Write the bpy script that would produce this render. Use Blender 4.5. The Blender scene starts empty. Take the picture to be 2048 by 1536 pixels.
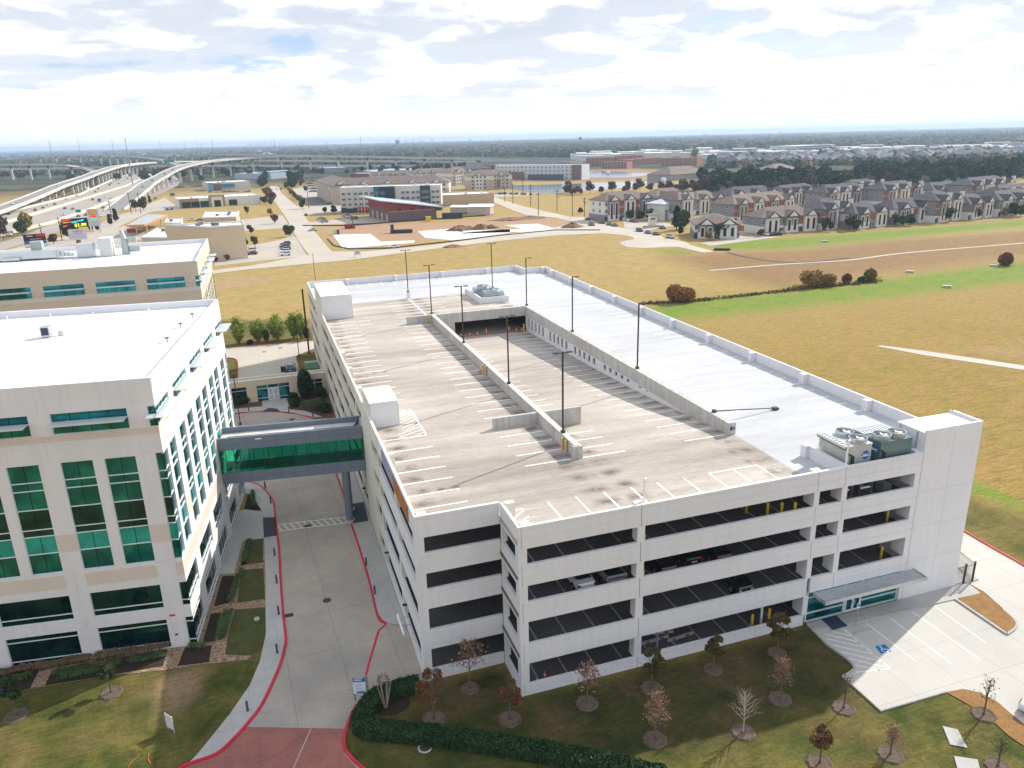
import bpy, math, random
import numpy as np
from mathutils import Vector, Matrix
random.seed(7); RND = np.random.RandomState(11)
S = bpy.context.scene
COL = S.collection
rad = math.radians

# ------------------------------------------------------------------ camera
CAM = np.array([-16.399, -49.729, 44.239])
YAW, PITCH, ROLL, FPX = 18.076, -17.892, -1.464, 1525.449      # FPX: focal length in pixels of a 2048 px wide picture
_y, _p, _r = rad(YAW), rad(PITCH), rad(ROLL)
FW = np.array([math.sin(_y)*math.cos(_p), math.cos(_y)*math.cos(_p), math.sin(_p)])
_R0 = np.array([math.cos(_y), -math.sin(_y), 0.0]); _U0 = np.cross(_R0, FW)
RT = _R0*math.cos(_r)+_U0*math.sin(_r); UP = -_R0*math.sin(_r)+_U0*math.cos(_r)
cd = bpy.data.cameras.new('camera'); cam = bpy.data.objects.new('camera', cd); COL.objects.link(cam)
cam.matrix_world = Matrix(((RT[0], UP[0], -FW[0], CAM[0]), (RT[1], UP[1], -FW[1], CAM[1]), (RT[2], UP[2], -FW[2], CAM[2]), (0, 0, 0, 1)))
cd.sensor_fit = 'HORIZONTAL'; cd.sensor_width = 36.0; cd.lens = FPX/2048*36.0
cd.clip_start = 0.5; cd.clip_end = 60000
S.camera = cam

# ------------------------------------------------------------------ sky and sun
SUN_AZ, SUN_EL = 22.5, 34.0        # azimuth counted from +x towards +y
w = bpy.data.worlds.new("World"); S.world = w; w.use_nodes = True
nt = w.node_tree; nt.nodes.clear()
def N(nt, t, **k):
    n = nt.nodes.new(t)
    for a, b in k.items(): setattr(n, a, b)
    return n
def wire(nt, a, b): nt.links.new(a, b)
out = N(nt, 'ShaderNodeOutputWorld'); bg = N(nt, 'ShaderNodeBackground'); bg.inputs[1].default_value = 0.105
sky = N(nt, 'ShaderNodeTexSky', sky_type='NISHITA', sun_disc=False)
sky.sun_elevation = rad(SUN_EL); sky.sun_rotation = rad(90-SUN_AZ); sky.air_density = 1.0; sky.dust_density = 1.0; sky.ozone_density = 1.5
tc = N(nt, 'ShaderNodeTexCoord')
sep = N(nt, 'ShaderNodeSeparateXYZ'); wire(nt, tc.outputs['Generated'], sep.inputs[0])
def M(op, a, b=None, c=None, nt=nt, clamp=False):
    n = N(nt, 'ShaderNodeMath', operation=op, use_clamp=clamp)
    for i, v in enumerate((a, b, c)):
        if v is None: continue
        if isinstance(v, (int, float)): n.inputs[i].default_value = v
        else: wire(nt, v, n.inputs[i])
    return n.outputs[0]
zc = M('MAXIMUM', sep.outputs[2], 0.0)
den = M('ADD', zc, 0.17)
px = M('DIVIDE', sep.outputs[0], den); py = M('DIVIDE', sep.outputs[1], den)
cmb = N(nt, 'ShaderNodeCombineXYZ'); wire(nt, px, cmb.inputs[0]); wire(nt, py, cmb.inputs[1])
def noise(nt, vec, scale, detail=6, rough=0.55, dist=0.0):
    n = N(nt, 'ShaderNodeTexNoise'); n.inputs['Scale'].default_value = scale; n.inputs['Detail'].default_value = detail
    n.inputs['Roughness'].default_value = rough; n.inputs['Distortion'].default_value = dist
    if vec is not None: wire(nt, vec, n.inputs['Vector'])
    return n.outputs[0]
def ramp(nt, fac, stops, interp='LINEAR'):
    r = N(nt, 'ShaderNodeValToRGB'); r.color_ramp.interpolation = interp
    e = r.color_ramp.elements
    while len(e) > 1: e.remove(e[-1])
    e[0].position = stops[0][0]; c = stops[0][1]; e[0].color = (*c, 1) if not isinstance(c, (int, float)) else (c, c, c, 1)
    for p, c in stops[1:]:
        x = e.new(p); x.color = (*c, 1) if not isinstance(c, (int, float)) else (c, c, c, 1)
    if fac is not None: wire(nt, fac, r.inputs[0])
    return r.outputs[0]
def mix(nt, f, a, b, mode='MIX'):
    n = N(nt, 'ShaderNodeMix', data_type='RGBA', blend_type=mode)
    for i, v in ((0, f), (6, a), (7, b)):
        if isinstance(v, (int, float)): n.inputs[i].default_value = v
        elif isinstance(v, tuple): n.inputs[i].default_value = (*v, 1) if len(v) == 3 else v
        else: wire(nt, v, n.inputs[i])
    return n.outputs[2]
def cloudfield(k):
    v = N(nt, 'ShaderNodeVectorMath', operation='MULTIPLY'); wire(nt, cmb.outputs[0], v.inputs[0]); v.inputs[1].default_value = (k, k, k)
    o = N(nt, 'ShaderNodeVectorMath', operation='ADD'); wire(nt, v.outputs[0], o.inputs[0]); o.inputs[1].default_value = (3.7, 1.9, 0)
    a = noise(nt, o.outputs[0], 1.15, 2, 0.5, 0.0); b = noise(nt, o.outputs[0], 3.2, 9, 0.56, 0.3)
    return M('ADD', M('MULTIPLY', a, 0.55), M('MULTIPLY', b, 0.45)), a
(cov, lo), (covup, loup) = cloudfield(1.0), cloudfield(0.90)
lit = M('SUBTRACT', cov, covup)
cover = ramp(nt, cov, [(0.36, 0.0), (0.42, 0.75), (0.48, 1.0)], 'EASE')
thick = ramp(nt, lo, [(0.40, (9.0, 9.05, 9.2)), (0.50, (7.9, 8.05, 8.4)), (0.60, (6.0, 6.35, 7.0))])
lt = M('ADD', M('MULTIPLY', lit, 4.6), 0.5)
thick = mix(nt, ramp(nt, lt, [(0.50, 0.0), (0.74, 0.85)]), thick, (9.9, 9.8, 9.7))
thick = mix(nt, ramp(nt, lt, [(0.24, 0.8), (0.50, 0.0)]), thick, (5.3, 5.7, 6.5))
blue = mix(nt, 0.5, sky.outputs[0], (3.6, 5.2, 8.4))
c1 = mix(nt, cover, blue, thick)
hz = ramp(nt, zc, [(0.0, 1.0), (0.022, 0.72), (0.06, 0.22), (0.13, 0.0)], 'EASE')
c1 = mix(nt, ramp(nt, zc, [(0.2, 0.0), (0.6, 0.25)]), c1, (3.6, 5.0, 8.0))
c2 = mix(nt, hz, c1, (8.9, 9.1, 9.5))
wire(nt, c2, bg.inputs[0]); wire(nt, bg.outputs[0], out.inputs[0])

sd = bpy.data.lights.new('sun', 'SUN'); sun = bpy.data.objects.new('sun', sd); COL.objects.link(sun)
sd.energy = 4.7; sd.angle = rad(0.6); sd.color = (1.0, 0.95, 0.86)
sdir = Vector((math.cos(rad(SUN_AZ))*math.cos(rad(SUN_EL)), math.sin(rad(SUN_AZ))*math.cos(rad(SUN_EL)), math.sin(rad(SUN_EL))))
sun.rotation_euler = (-sdir).to_track_quat('-Z', 'Y').to_euler(); sun.location = (60, 20, 90)
S.view_settings.view_transform = 'Standard'; S.view_settings.look = 'None'; S.view_settings.exposure = 0.36; S.view_settings.gamma = 1.0
S.cycles.max_bounces = 6; S.cycles.diffuse_bounces = 3; S.cycles.glossy_bounces = 3; S.cycles.transparent_max_bounces = 12

# ------------------------------------------------------------------ helpers
def G(px, py, z=0.0):
    """point of the level z seen at a picture position (2048 x 1536), from the surveyed camera: gives world x, y, z"""
    d = RT*(px-1024)/FPX+UP*(768-py)/FPX+FW; t = (z-CAM[2])/d[2]; p = CAM+d*t
    return (float(p[0]), float(p[1]), z)
def HT(base, py):
    """height of something that stands on the ground point base and reaches up to picture row py"""
    lo, hi = 0.0, 200.0
    for _ in range(40):
        m = (lo+hi)/2; d = np.array([base[0], base[1], m])-CAM
        if 768-FPX*(d@UP)/(d@FW) > py: lo = m
        else: hi = m
    return lo
def proj(p):
    d = np.array(p)-CAM
    return 1024+FPX*(d@RT)/(d@FW), 768-FPX*(d@UP)/(d@FW)

MATS = {}
def mat(name, col, rough=0.8, var=0.0, scale=1.0, spec=0.4, metal=0.0, stretch=(1, 1, 1), col2=None, fine=0.0, fscale=12.0, bump=0.0, emit=None, dirt=0.0, joints=None, streak=0.0):
    if name in MATS: return MATS[name]
    m = bpy.data.materials.new(name); m.use_nodes = True; nt = m.node_tree
    b = nt.nodes['Principled BSDF']; b.inputs['Roughness'].default_value = rough; b.inputs['Metallic'].default_value = metal
    b.inputs['Specular IOR Level'].default_value = spec
    base = None
    if var or fine or col2 or dirt or bump or joints:
        g = N(nt, 'ShaderNodeNewGeometry'); mp = N(nt, 'ShaderNodeMapping'); mp.inputs['Scale'].default_value = stretch
        wire(nt, g.outputs['Position'], mp.inputs[0])
        c2 = col2 or tuple(max(0, c*(1-var)) for c in col)
        base = mix(nt, ramp(nt, noise(nt, mp.outputs[0], scale, 5, 0.6), [(0.36, 0.0), (0.66, 1.0)]), col, c2)
        if fine:
            f = ramp(nt, noise(nt, mp.outputs[0], fscale, 3, 0.7), [(0.3, 1-fine), (0.7, 1+fine*0.4)])
            base = mix(nt, 1.0, base, f, 'MULTIPLY')
        if dirt:
            d = ramp(nt, noise(nt, mp.outputs[0], scale*0.31, 7, 0.65, 0.4), [(0.45, 1.0), (0.72, 1-dirt)])
            base = mix(nt, 1.0, base, d, 'MULTIPLY')
        if streak:
            m3 = N(nt, 'ShaderNodeMapping'); m3.inputs['Scale'].default_value = (1.0, 1.0, 0.07); wire(nt, g.outputs['Position'], m3.inputs[0])
            base = mix(nt, 1.0, base, ramp(nt, noise(nt, m3.outputs[0], 2.1, 5, 0.65), [(0.42, 1.0), (0.75, 1-streak)]), 'MULTIPLY')
        if joints:
            dx, dy, rot_, wd, dark = joints; m2 = N(nt, 'ShaderNodeMapping'); m2.inputs['Rotation'].default_value = (0, 0, rad(rot_)); wire(nt, g.outputs['Position'], m2.inputs[0])
            sj = N(nt, 'ShaderNodeSeparateXYZ'); wire(nt, m2.outputs[0], sj.inputs[0]); jn = None
            for k_, dd in ((0, dx), (1, dy)):
                q_ = M('LESS_THAN', M('MULTIPLY', M('FRACT', M('DIVIDE', M('ADD', sj.outputs[k_], 1000.0, nt=nt), dd, nt=nt), nt=nt), dd, nt=nt), wd, nt=nt)
                jn = q_ if jn is None else M('MAXIMUM', jn, q_, nt=nt)
            base = mix(nt, M('MULTIPLY', jn, dark, nt=nt), base, (.05, .045, .04))
        wire(nt, base, b.inputs['Base Color'])
        if bump:
            bn = N(nt, 'ShaderNodeBump'); bn.inputs['Strength'].default_value = bump; bn.inputs['Distance'].default_value = 0.1
            wire(nt, noise(nt, g.outputs['Position'], fscale, 3, 0.6), bn.inputs['Height']); wire(nt, bn.outputs[0], b.inputs['Normal'])
    else: b.inputs['Base Color'].default_value = (*col, 1)
    if emit: b.inputs['Emission Color'].default_value = (*emit[0], 1); b.inputs['Emission Strength'].default_value = emit[1]
    MATS[name] = m; return m

class MB:
    def __init__(s): s.v = []; s.f = []; s.m = []
    def add(s, vs, fs, m=0):
        o = len(s.v); s.v += [tuple(map(float, p)) for p in vs]; s.f += [tuple(i+o for i in f) for f in fs]; s.m += [m]*len(fs); return s
    def box(s, x0, x1, y0, y1, z0, z1, m=0):
        return s.add([(x0, y0, z0), (x1, y0, z0), (x1, y1, z0), (x0, y1, z0), (x0, y0, z1), (x1, y0, z1), (x1, y1, z1), (x0, y1, z1)],
                     [(0, 3, 2, 1), (4, 5, 6, 7), (0, 1, 5, 4), (1, 2, 6, 5), (2, 3, 7, 6), (3, 0, 4, 7)], m)
    def quad(s, a, b, c, d, m=0): return s.add([a, b, c, d], [(0, 1, 2, 3)], m)
    def face(s, pts, m=0): return s.add(pts, [tuple(range(len(pts)))], m)
    def prism(s, pts, z0, z1, m=0, bottom=False):
        n = len(pts)
        if sum(pts[i][0]*pts[(i+1) % n][1]-pts[(i+1) % n][0]*pts[i][1] for i in range(n)) < 0: pts = pts[::-1]
        vs = [(p[0], p[1], z1) for p in pts]+[(p[0], p[1], z0) for p in pts]
        fs = [tuple(range(n))]+[(i, n+i, n+(i+1) % n, (i+1) % n) for i in range(n)]
        if bottom: fs.append(tuple(range(2*n-1, n-1, -1)))
        return s.add(vs, fs, m)
    def tube(s, p, q, r1, r2=None, n=8, m=0, cap=True):
        r2 = r1 if r2 is None else r2
        p = Vector(p); q = Vector(q); d = (q-p)
        if d.length < 1e-6: return s
        d.normalize(); a = d.orthogonal().normalized(); b = d.cross(a)
        vs = [];
        for c, r in ((p, r1), (q, r2)):
            for i in range(n):
                t = 2*math.pi*i/n; vs.append(c+a*math.cos(t)*r+b*math.sin(t)*r)
        fs = [(i, (i+1) % n, n+(i+1) % n, n+i) for i in range(n)]
        if cap: fs += [tuple(range(n-1, -1, -1)), tuple(range(n, 2*n))]
        return s.add(vs, fs, m)
    def obox(s, c, ax, ay, hx, hy, z0, z1, m=0):   # oriented box, ax and ay unit vectors in plan
        P = [(c[0]+ax[0]*i*hx+ay[0]*j*hy, c[1]+ax[1]*i*hx+ay[1]*j*hy) for i, j in ((-1, -1), (1, -1), (1, 1), (-1, 1))]
        return s.prism(P, z0, z1, m, True)
    def build(s, name, mats, parent=None, smooth=False, loc=None):
        me = bpy.data.meshes.new(name); me.from_pydata(s.v, [], s.f)
        if not isinstance(mats, (list, tuple)): mats = [mats]
        for x in mats: me.materials.append(x)
        if len(mats) > 1: me.polygons.foreach_set('material_index', s.m)
        if smooth: me.polygons.foreach_set('use_smooth', [True]*len(s.f))
        me.update(); o = bpy.data.objects.new(name, me); COL.objects.link(o)
        if parent is not None: o.parent = parent
        if loc: o.location = loc
        return o
def B(*a, **k): return MB().box(*a, **k)
def tag(o, label=None, cat=None, group=None, kind=None):
    if label: o['label'] = label
    if cat: o['category'] = cat
    if group: o['group'] = group
    if kind: o['kind'] = kind
    return o
def empty(name, loc=(0, 0, 0), rz=0.0, label=None, cat=None, group=None):
    o = bpy.data.objects.new(name, None); COL.objects.link(o); o.location = loc; o.rotation_euler = (0, 0, rz); o.empty_display_size = 0.5
    return tag(o, label, cat, group)
def kids(o):
    return KID.get(o.name, [])
KID = {}
def reg(root):
    """remember parts of a prototype so that copies can be made"""
    KID[root.name] = [c for c in COL.objects if c.parent == root]
    for c in KID[root.name]: KID[c.name] = [d for d in COL.objects if d.parent == c]
    return root
def copy_tree(o, loc=None, rz=None, label=None, group=None, scale=None):
    c = o.copy(); COL.objects.link(c)
    if loc is not None: c.location = loc
    if rz is not None: c.rotation_euler = (0, 0, rz)
    if scale is not None: c.scale = (scale, scale, scale) if isinstance(scale, (int, float)) else scale
    if label: c['label'] = label
    if group: c['group'] = group
    for k in KID.get(o.name, []):
        d = k.copy(); COL.objects.link(d); d.parent = c
        for g in KID.get(k.name, []):
            e = g.copy(); COL.objects.link(e); e.parent = d
    return c
def sheet(name, pts, z, m, kind='structure', label=None, cat=None, z0=None):
    mb = MB()
    if z0 is None:
        n = len(pts)
        if sum(pts[i][0]*pts[(i+1) % n][1]-pts[(i+1) % n][0]*pts[i][1] for i in range(n)) < 0: pts = pts[::-1]
        mb.face([(p[0], p[1], z) for p in pts])
    else: mb.prism(pts, z0, z)
    o = mb.build(name, m)
    if kind: o['kind'] = kind
    return tag(o, label, cat)
def smoothline(pts, n=6):
    """Catmull-Rom through plan points"""
    P = [np.array(p[:2]) for p in pts]; P = [2*P[0]-P[1]]+P+[2*P[-1]-P[-2]]; r = []
    for i in range(1, len(P)-2):
        for k in range(n):
            t = k/n; a, b, c, d = P[i-1], P[i], P[i+1], P[i+2]
            r.append(0.5*((2*b)+(-a+c)*t+(2*a-5*b+4*c-d)*t*t+(-a+3*b-3*c+d)*t**3))
    r.append(P[-2]); return [tuple(x) for x in r]
def offset(pts, d):
    r = []
    for i, p in enumerate(pts):
        a = np.array(pts[max(0, i-1)][:2]); b = np.array(pts[min(len(pts)-1, i+1)][:2]); t = b-a; t = t/(np.linalg.norm(t)+1e-9)
        r.append((p[0]-t[1]*d, p[1]+t[0]*d))
    return r
def ribbon(mb, pts, wd, z0, z1, m=0, side=0):
    """strip along plan points; side 0 centred, +1 to the left"""
    a = offset(pts, wd/2 if side == 0 else (wd if side > 0 else 0)); b = offset(pts, -wd/2 if side == 0 else (0 if side > 0 else -wd))
    for i in range(len(pts)-1):
        A, B2, C2, D2 = a[i], a[i+1], b[i+1], b[i]
        if z0 is None: mb.quad((*D2, z1), (*C2, z1), (*B2, z1), (*A, z1), m)
        else:
            mb.quad((*D2, z1), (*C2, z1), (*B2, z1), (*A, z1), m); mb.quad((*A, z1), (*B2, z1), (*B2, z0), (*A, z0), m); mb.quad((*C2, z1), (*D2, z1), (*D2, z0), (*C2, z0), m)
    if z0 is not None:
        for i in (0, -1):
            A, D2 = a[i], b[i]; mb.quad((*A, z0), (*D2, z0), (*D2, z1), (*A, z1), m)
    return mb
def text_mesh(txt, size, depth=0.0, align='CENTER', bold=0.0):
    c = bpy.data.curves.new('lettering', 'FONT'); c.body = txt; c.size = size; c.extrude = depth; c.align_x = align; c.align_y = 'CENTER'; c.offset = bold; c.resolution_u = 2
    o = bpy.data.objects.new('lettering', c); COL.objects.link(o)
    dg = bpy.context.evaluated_depsgraph_get(); me = bpy.data.meshes.new_from_object(o.evaluated_get(dg))
    bpy.data.objects.remove(o); bpy.data.curves.remove(c); return me
def text(name, txt, size, m, parent, loc, rot, depth=0.01, bold=0.0, sx=1.0):
    me = text_mesh(txt, size, depth, bold=bold); me.materials.clear(); me.materials.append(m)
    o = bpy.data.objects.new(name, me); COL.objects.link(o); o.parent = parent; o.location = loc; o.rotation_euler = rot; o.scale = (sx, 1, 1)
    return o
# ------------------------------------------------------------------ materials
m_paint = mat('painted_precast', (0.735, 0.73, 0.74), 0.75, 0.05, 0.25, fine=0.04, fscale=5, streak=0.06)
m_cream = mat('cream_precast', (0.71, 0.67, 0.59), 0.8, 0.06, 0.3, fine=0.04, fscale=5, streak=0.14)
m_pale = mat('pale_concrete_wall', (0.56, 0.54, 0.50), 0.85, 0.14, 0.5, fine=0.07, fscale=7, streak=0.3)
m_decktan = mat('deck_worn_concrete', (0.54, 0.485, 0.425), 0.9, 0.0, 0.14, stretch=(0.4, 2.6, 1), col2=(0.41, 0.35, 0.30), fine=0.20, fscale=2.6, dirt=0.36, joints=(10.6, 3.55, 0, .05, .22))
def stall_stains_shade(m):  # stall stains, with extra shadow tone painted in beside the walls
    nt = m.node_tree; b = nt.nodes['Principled BSDF']; src = b.inputs['Base Color'].links[0].from_socket
    g = N(nt, 'ShaderNodeNewGeometry'); s = N(nt, 'ShaderNodeSeparateXYZ'); wire(nt, g.outputs['Position'], s.inputs[0]); tot = None
    for x0, wd in ((-5.4, 1.2), (9.4, 1.5), (12.3, 1.2), (26.4, 1.7)):
        e = M('SUBTRACT', 1.0, M('POWER', M('DIVIDE', M('ABSOLUTE', M('SUBTRACT', s.outputs[0], x0, nt=nt), nt=nt), wd, nt=nt), 2.0, nt=nt), nt=nt, clamp=True)
        tot = e if tot is None else M('MAXIMUM', tot, e, nt=nt)
    fy = M('ABSOLUTE', M('SUBTRACT', M('FRACT', M('DIVIDE', M('ADD', s.outputs[1], 0.2, nt=nt), 2.645, nt=nt), nt=nt), 0.5, nt=nt), nt=nt)
    e2 = M('SUBTRACT', 1.0, M('MULTIPLY', fy, 2.6, nt=nt), nt=nt, clamp=True)
    n = ramp(nt, noise(nt, g.outputs['Position'], .55, 5, .7), [(.36, 0.0), (.56, 1.0)]); k = M('MULTIPLY', M('MULTIPLY', tot, e2, nt=nt), n, nt=nt)
    c = mix(nt, M('MULTIPLY', k, .95, nt=nt), src, (.10, .08, .068))
    tr = ramp(nt, noise(nt, g.outputs['Position'], .06, 3, .5), [(.4, 1.0), (.7, .86)]); wire(nt, mix(nt, 1.0, c, tr, 'MULTIPLY'), b.inputs['Base Color'])
stall_stains_shade(m_decktan)
m_deckwht = mat('deck_pale_concrete', (0.53, 0.535, 0.545), 0.9, 0.0, 0.14, stretch=(0.4, 2.4, 1), col2=(0.455, 0.46, 0.475), fine=0.09, fscale=3.0, dirt=0.18, joints=(8.9, 3.55, 0, .05, .14))
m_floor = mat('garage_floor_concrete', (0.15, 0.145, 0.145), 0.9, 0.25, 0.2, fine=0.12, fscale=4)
m_white = mat('white_membrane', (0.80, 0.80, 0.80), 0.85, 0.05, 0.3, dirt=0.10)
m_line = mat('white_marking_paint', (0.86, 0.85, 0.83), 0.8, 0.12, 2.0)
m_linefaint = mat('worn_marking_paint', (0.46, 0.46, 0.48), 0.8, 0.3, 1.0)
m_metal = mat('galvanised_steel', (0.55, 0.58, 0.60), 0.35, 0.12, 1.5, metal=0.75)
m_zinc = mat('bluish_galvanised_panel', (0.42, 0.50, 0.52), 0.4, 0.25, 0.9, metal=0.55)
m_pole = mat('dark_bronze_pole', (0.035, 0.03, 0.028), 0.5)
m_yellow = mat('yellow_bollard_paint', (0.72, 0.48, 0.03), 0.6, 0.15, 3)
m_amber = mat('ochre_bollard_paint', (0.62, 0.45, 0.17), 0.7, 0.15, 3)
m_alu = mat('white_aluminium_frame', (0.75, 0.77, 0.79), 0.4)
m_black = mat('black_opening', (0.01, 0.011, 0.013), 0.9)
m_dark = mat('black_rubber', (0.02, 0.02, 0.02), 0.8)
m_orange = mat('orange_plastic', (0.80, 0.13, 0.03), 0.6)
m_red = mat('red_kerb_paint', (0.62, 0.018, 0.05), 0.7, 0.25, 0.8, fine=0.1)
def glassmat(name, col, rough=0.04, spec=0.8, coat=0.25, var=None, metal=0.8):
    if name in MATS: return MATS[name]
    m = mat(name, col, rough, spec=spec, metal=metal); b = m.node_tree.nodes['Principled BSDF']
    b.inputs['Coat Weight'].default_value = coat; b.inputs['Coat Roughness'].default_value = 0.03; b.inputs['IOR'].default_value = 1.52
    if var:
        nt = m.node_tree; g = N(nt, 'ShaderNodeNewGeometry')
        wire(nt, mix(nt, ramp(nt, noise(nt, g.outputs['Position'], 0.35, 3, 0.6, 0.8), [(0.42, 0), (0.6, 1)]), col, var), b.inputs['Base Color'])
    return m
m_glass = glassmat('green_tinted_glass', (0.0, 0.13, 0.155), var=(0.01, 0.27, 0.31))
m_glassdk = glassmat('dark_tinted_glass', (0.001, 0.035, 0.040), var=(0.002, 0.085, 0.085))
m_glassteal = glassmat('teal_spandrel_glass', (0.0, 0.32, 0.32), var=(0.01, 0.42, 0.42), metal=.5)
m_glasssd = glassmat('blue_green_glass', (0.04, 0.19, 0.22), var=(0.02, 0.34, 0.30))

# ------------------------------------------------------------------ parking garage
ZD = 14.45; ZT = 15.7
TOPS = [15.7, 12.3, 8.9, 4.98, 1.05]; BOTS = [13.75, 10.42, 7.07, 3.1, -0.4]
FLOORS = [11.2, 7.8, 3.9, 0.06]
gar = empty('parking_garage', (0, 0, 0), 0, 'large white five level open parking garage with light poles and stalls on its roof deck', 'parking garage')
# roof deck around the ramp well
B(-6.95, 10.95, 4.85, 98, 14.1, ZD).box(10.95, 28.1, 0.2, 14, 14.1, ZD).box(-0.05, 10.95, 0.2, 4.85, 14.1, ZD).box(10.95, 27.6, 76.3, 98, 14.1, ZD).build('roof_deck', m_decktan, gar)
B(28.1, 46.05, 0.2, 98, 14.1, ZD).box(27.6, 28.1, 14, 98, 14.1, ZD).box(-6.95, 40.9, 98, 119.4, 14.1, ZD).box(40.9, 46.05, 98, 115.2, 14.1, ZD).build('pale_roof_deck', m_deckwht, gar)
RY = [14, 20, 26, 35, 45.5, 60, 76.3, 92]; RZ = [14.45, 14.05, 13.45, 12.88, 12.4, 11.88, 11.3, 11.25]
def rz(y): return float(np.interp(y, RY, RZ))
mb = MB()
for i in range(len(RY)-1):
    a, b = RY[i], RY[i+1]
    mb.add([(10.95, a, RZ[i]), (27.6, a, RZ[i]), (27.6, b, RZ[i+1]), (10.95, b, RZ[i+1]), (10.95, a, RZ[i]-.3), (27.6, a, RZ[i]-.3), (27.6, b, RZ[i+1]-.3), (10.95, b, RZ[i+1]-.3)], [(0, 1, 2, 3), (7, 6, 5, 4)])
mb.build('ramp', m_decktan, gar)
# floors
for z in FLOORS:
    mb = MB().box(-6.9, 10.9, 4.95, 119.2, z-.25, z).box(-.1, 10.9, 0.3, 4.95, z-.25, z)
    if z > 1: mb.box(10.9, 27.6, 0.3, 40 if z < 11 else 14, z-.25, z).box(27.6, 46, 0.3, 115, z-.25, z).box(10.9, 27.6, 76.3 if z > 11 else 40, 119, z-.25-.05, z-.05)
    else: mb.box(10.9, 46, 0.3, 115, z-.25, z)
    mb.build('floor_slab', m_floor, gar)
# spandrels and columns of the front
def spandrel(x0, x1, y, z0, z1, t=0.28, name='spandrel', m=m_paint, out=-1):
    """panel on a front facing -y: three courses with fine steps between them"""
    mb = MB(); h = z1-z0
    mb.box(x0, x1, y, y+t, z0, z0+h*.42).box(x0, x1, y+.05, y+t, z0+h*.42, z0+h*.465).box(x0, x1, y+.012, y+t, z0+h*.465, z0+h*.85).box(x0, x1, y+.04, y+t, z0+h*.85, z0+h*.872).box(x0, x1, y+.006, y+t, z0+h*.872, z1)
    return mb.build(name, m, gar)
for i, (t, b) in enumerate(zip(TOPS, BOTS)):
    spandrel(0.28, 10.62, 0.0, b, t)
    spandrel(10.68, 27.95, 0.0, b, t)
    if i < 4:
        spandrel(28.0, 30.90, 0.0, b, t) if i < 3 else spandrel(28.3, 30.90, 0.0, 3.4, t)
        spandrel(30.95, 39.55, 0.0, b if i < 3 else 3.4, t)
    spandrel(-6.98, -0.03, 4.615, b, t)
def column(x0, x1, y0, y1, z0, z1, m=m_paint): return B(x0, x1, y0, y1, z0, z1).build('column', m, gar)
for i in range(4):
    b, t = BOTS[i], TOPS[i+1]
    column(0.24, .72, 0.02, .75, t, b); column(10.32, 11.0, 0.02, .95, t, b)
    column(27.72, 28.28, 0.02, 1.4, t, b)
    if i < 3: column(30.7, 31.3, 0.02, 1.4, t, b); column(38.95, 39.55, 0.02, 1.6, t, b)
    column(-6.98, -6.47, 4.63, 5.3, t, b)
B(-0.0, 0.235, -0.02, 0.8, -0.4, 15.7).build('corner_column', m_paint, gar)
B(-7.16, -6.985, 4.6, 5.4, -0.4, 15.7).build('corner_column', m_paint, gar)
# return wall x = 0
for t, b in zip(TOPS, BOTS): B(0.002, .25, 0.81, 4.6, b, t).build('spandrel', m_paint, gar)
for i in range(4): B(0.006, .45, 4.15, 4.6, TOPS[i+1], BOTS[i]).build('column', m_paint, gar)
# stair tower
mb = B(39.57, 46.29, 0, 3.5, -0.4, 17.55).box(39.57, 46.29, 0, .2, 17.55, 17.87).box(46.09, 46.29, .2, 3.5, 17.55, 17.87).box(46.0, 46.29, 3.3, 3.5, 17.55, 17.87)
tw = mb.build('stair_tower', m_paint, gar)
B(39.6, 46.07, .22, 3.48, 17.555, 17.575).build('roof_sheet', m_white, tw)
B(39.5, 39.56, 3.0, 3.1, ZD, 17.5).box(39.5, 39.56, .9, 1.0, ZD, 17.5).build('wall_joint', m_metal, tw)
mb = MB()
for z in (4.2, 7.9, 11.6): mb.box(39.6, 46.25, -.006, 0.0, z, z+.03)
for x in (39.6, 43.0): mb.box(x, x+.025, -.006, 0, -.2, 17.3)
mb.build('panel_joints', mat('joint_sealant', (.5, .49, .47), .9), tw)
# left side (x = -7.16)
LB = [(5.4, 13.5), (14.5, 22.9), (36.6, 41), (42, 49.4), (50.4, 57.8), (58.8, 66.2), (67.2, 74.6), (75.6, 83.9), (101.5, 109), (110, 119)]
for a, b_ in ((5.4, 23.4), (36.2, 85.4), (100.0, 119.2)):
    for t, b in zip(TOPS, BOTS):
        mb = MB(); h = t-b
        mb.box(-7.16, -6.9, a, b_, b, b+h*.42).box(-7.13, -6.9, a, b_, b+h*.42, b+h*.46).box(-7.15, -6.9, a, b_, b+h*.46, t)
        mb.build('spandrel', m_cream if a > 30 else m_paint, gar)
for k in range(len(LB)-1):
    a, b_ = LB[k][1], LB[k+1][0]
    if b_-a > 5: continue
    for i in range(4): B(-7.12, -6.3, a, b_, TOPS[i+1], BOTS[i]).build('column', m_cream, gar)
for k in (5.4, 118.6):
    for i in range(4): B(-7.12, -6.6, k, k+.6, TOPS[i+1], BOTS[i]).build('column', m_paint, gar)
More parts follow.
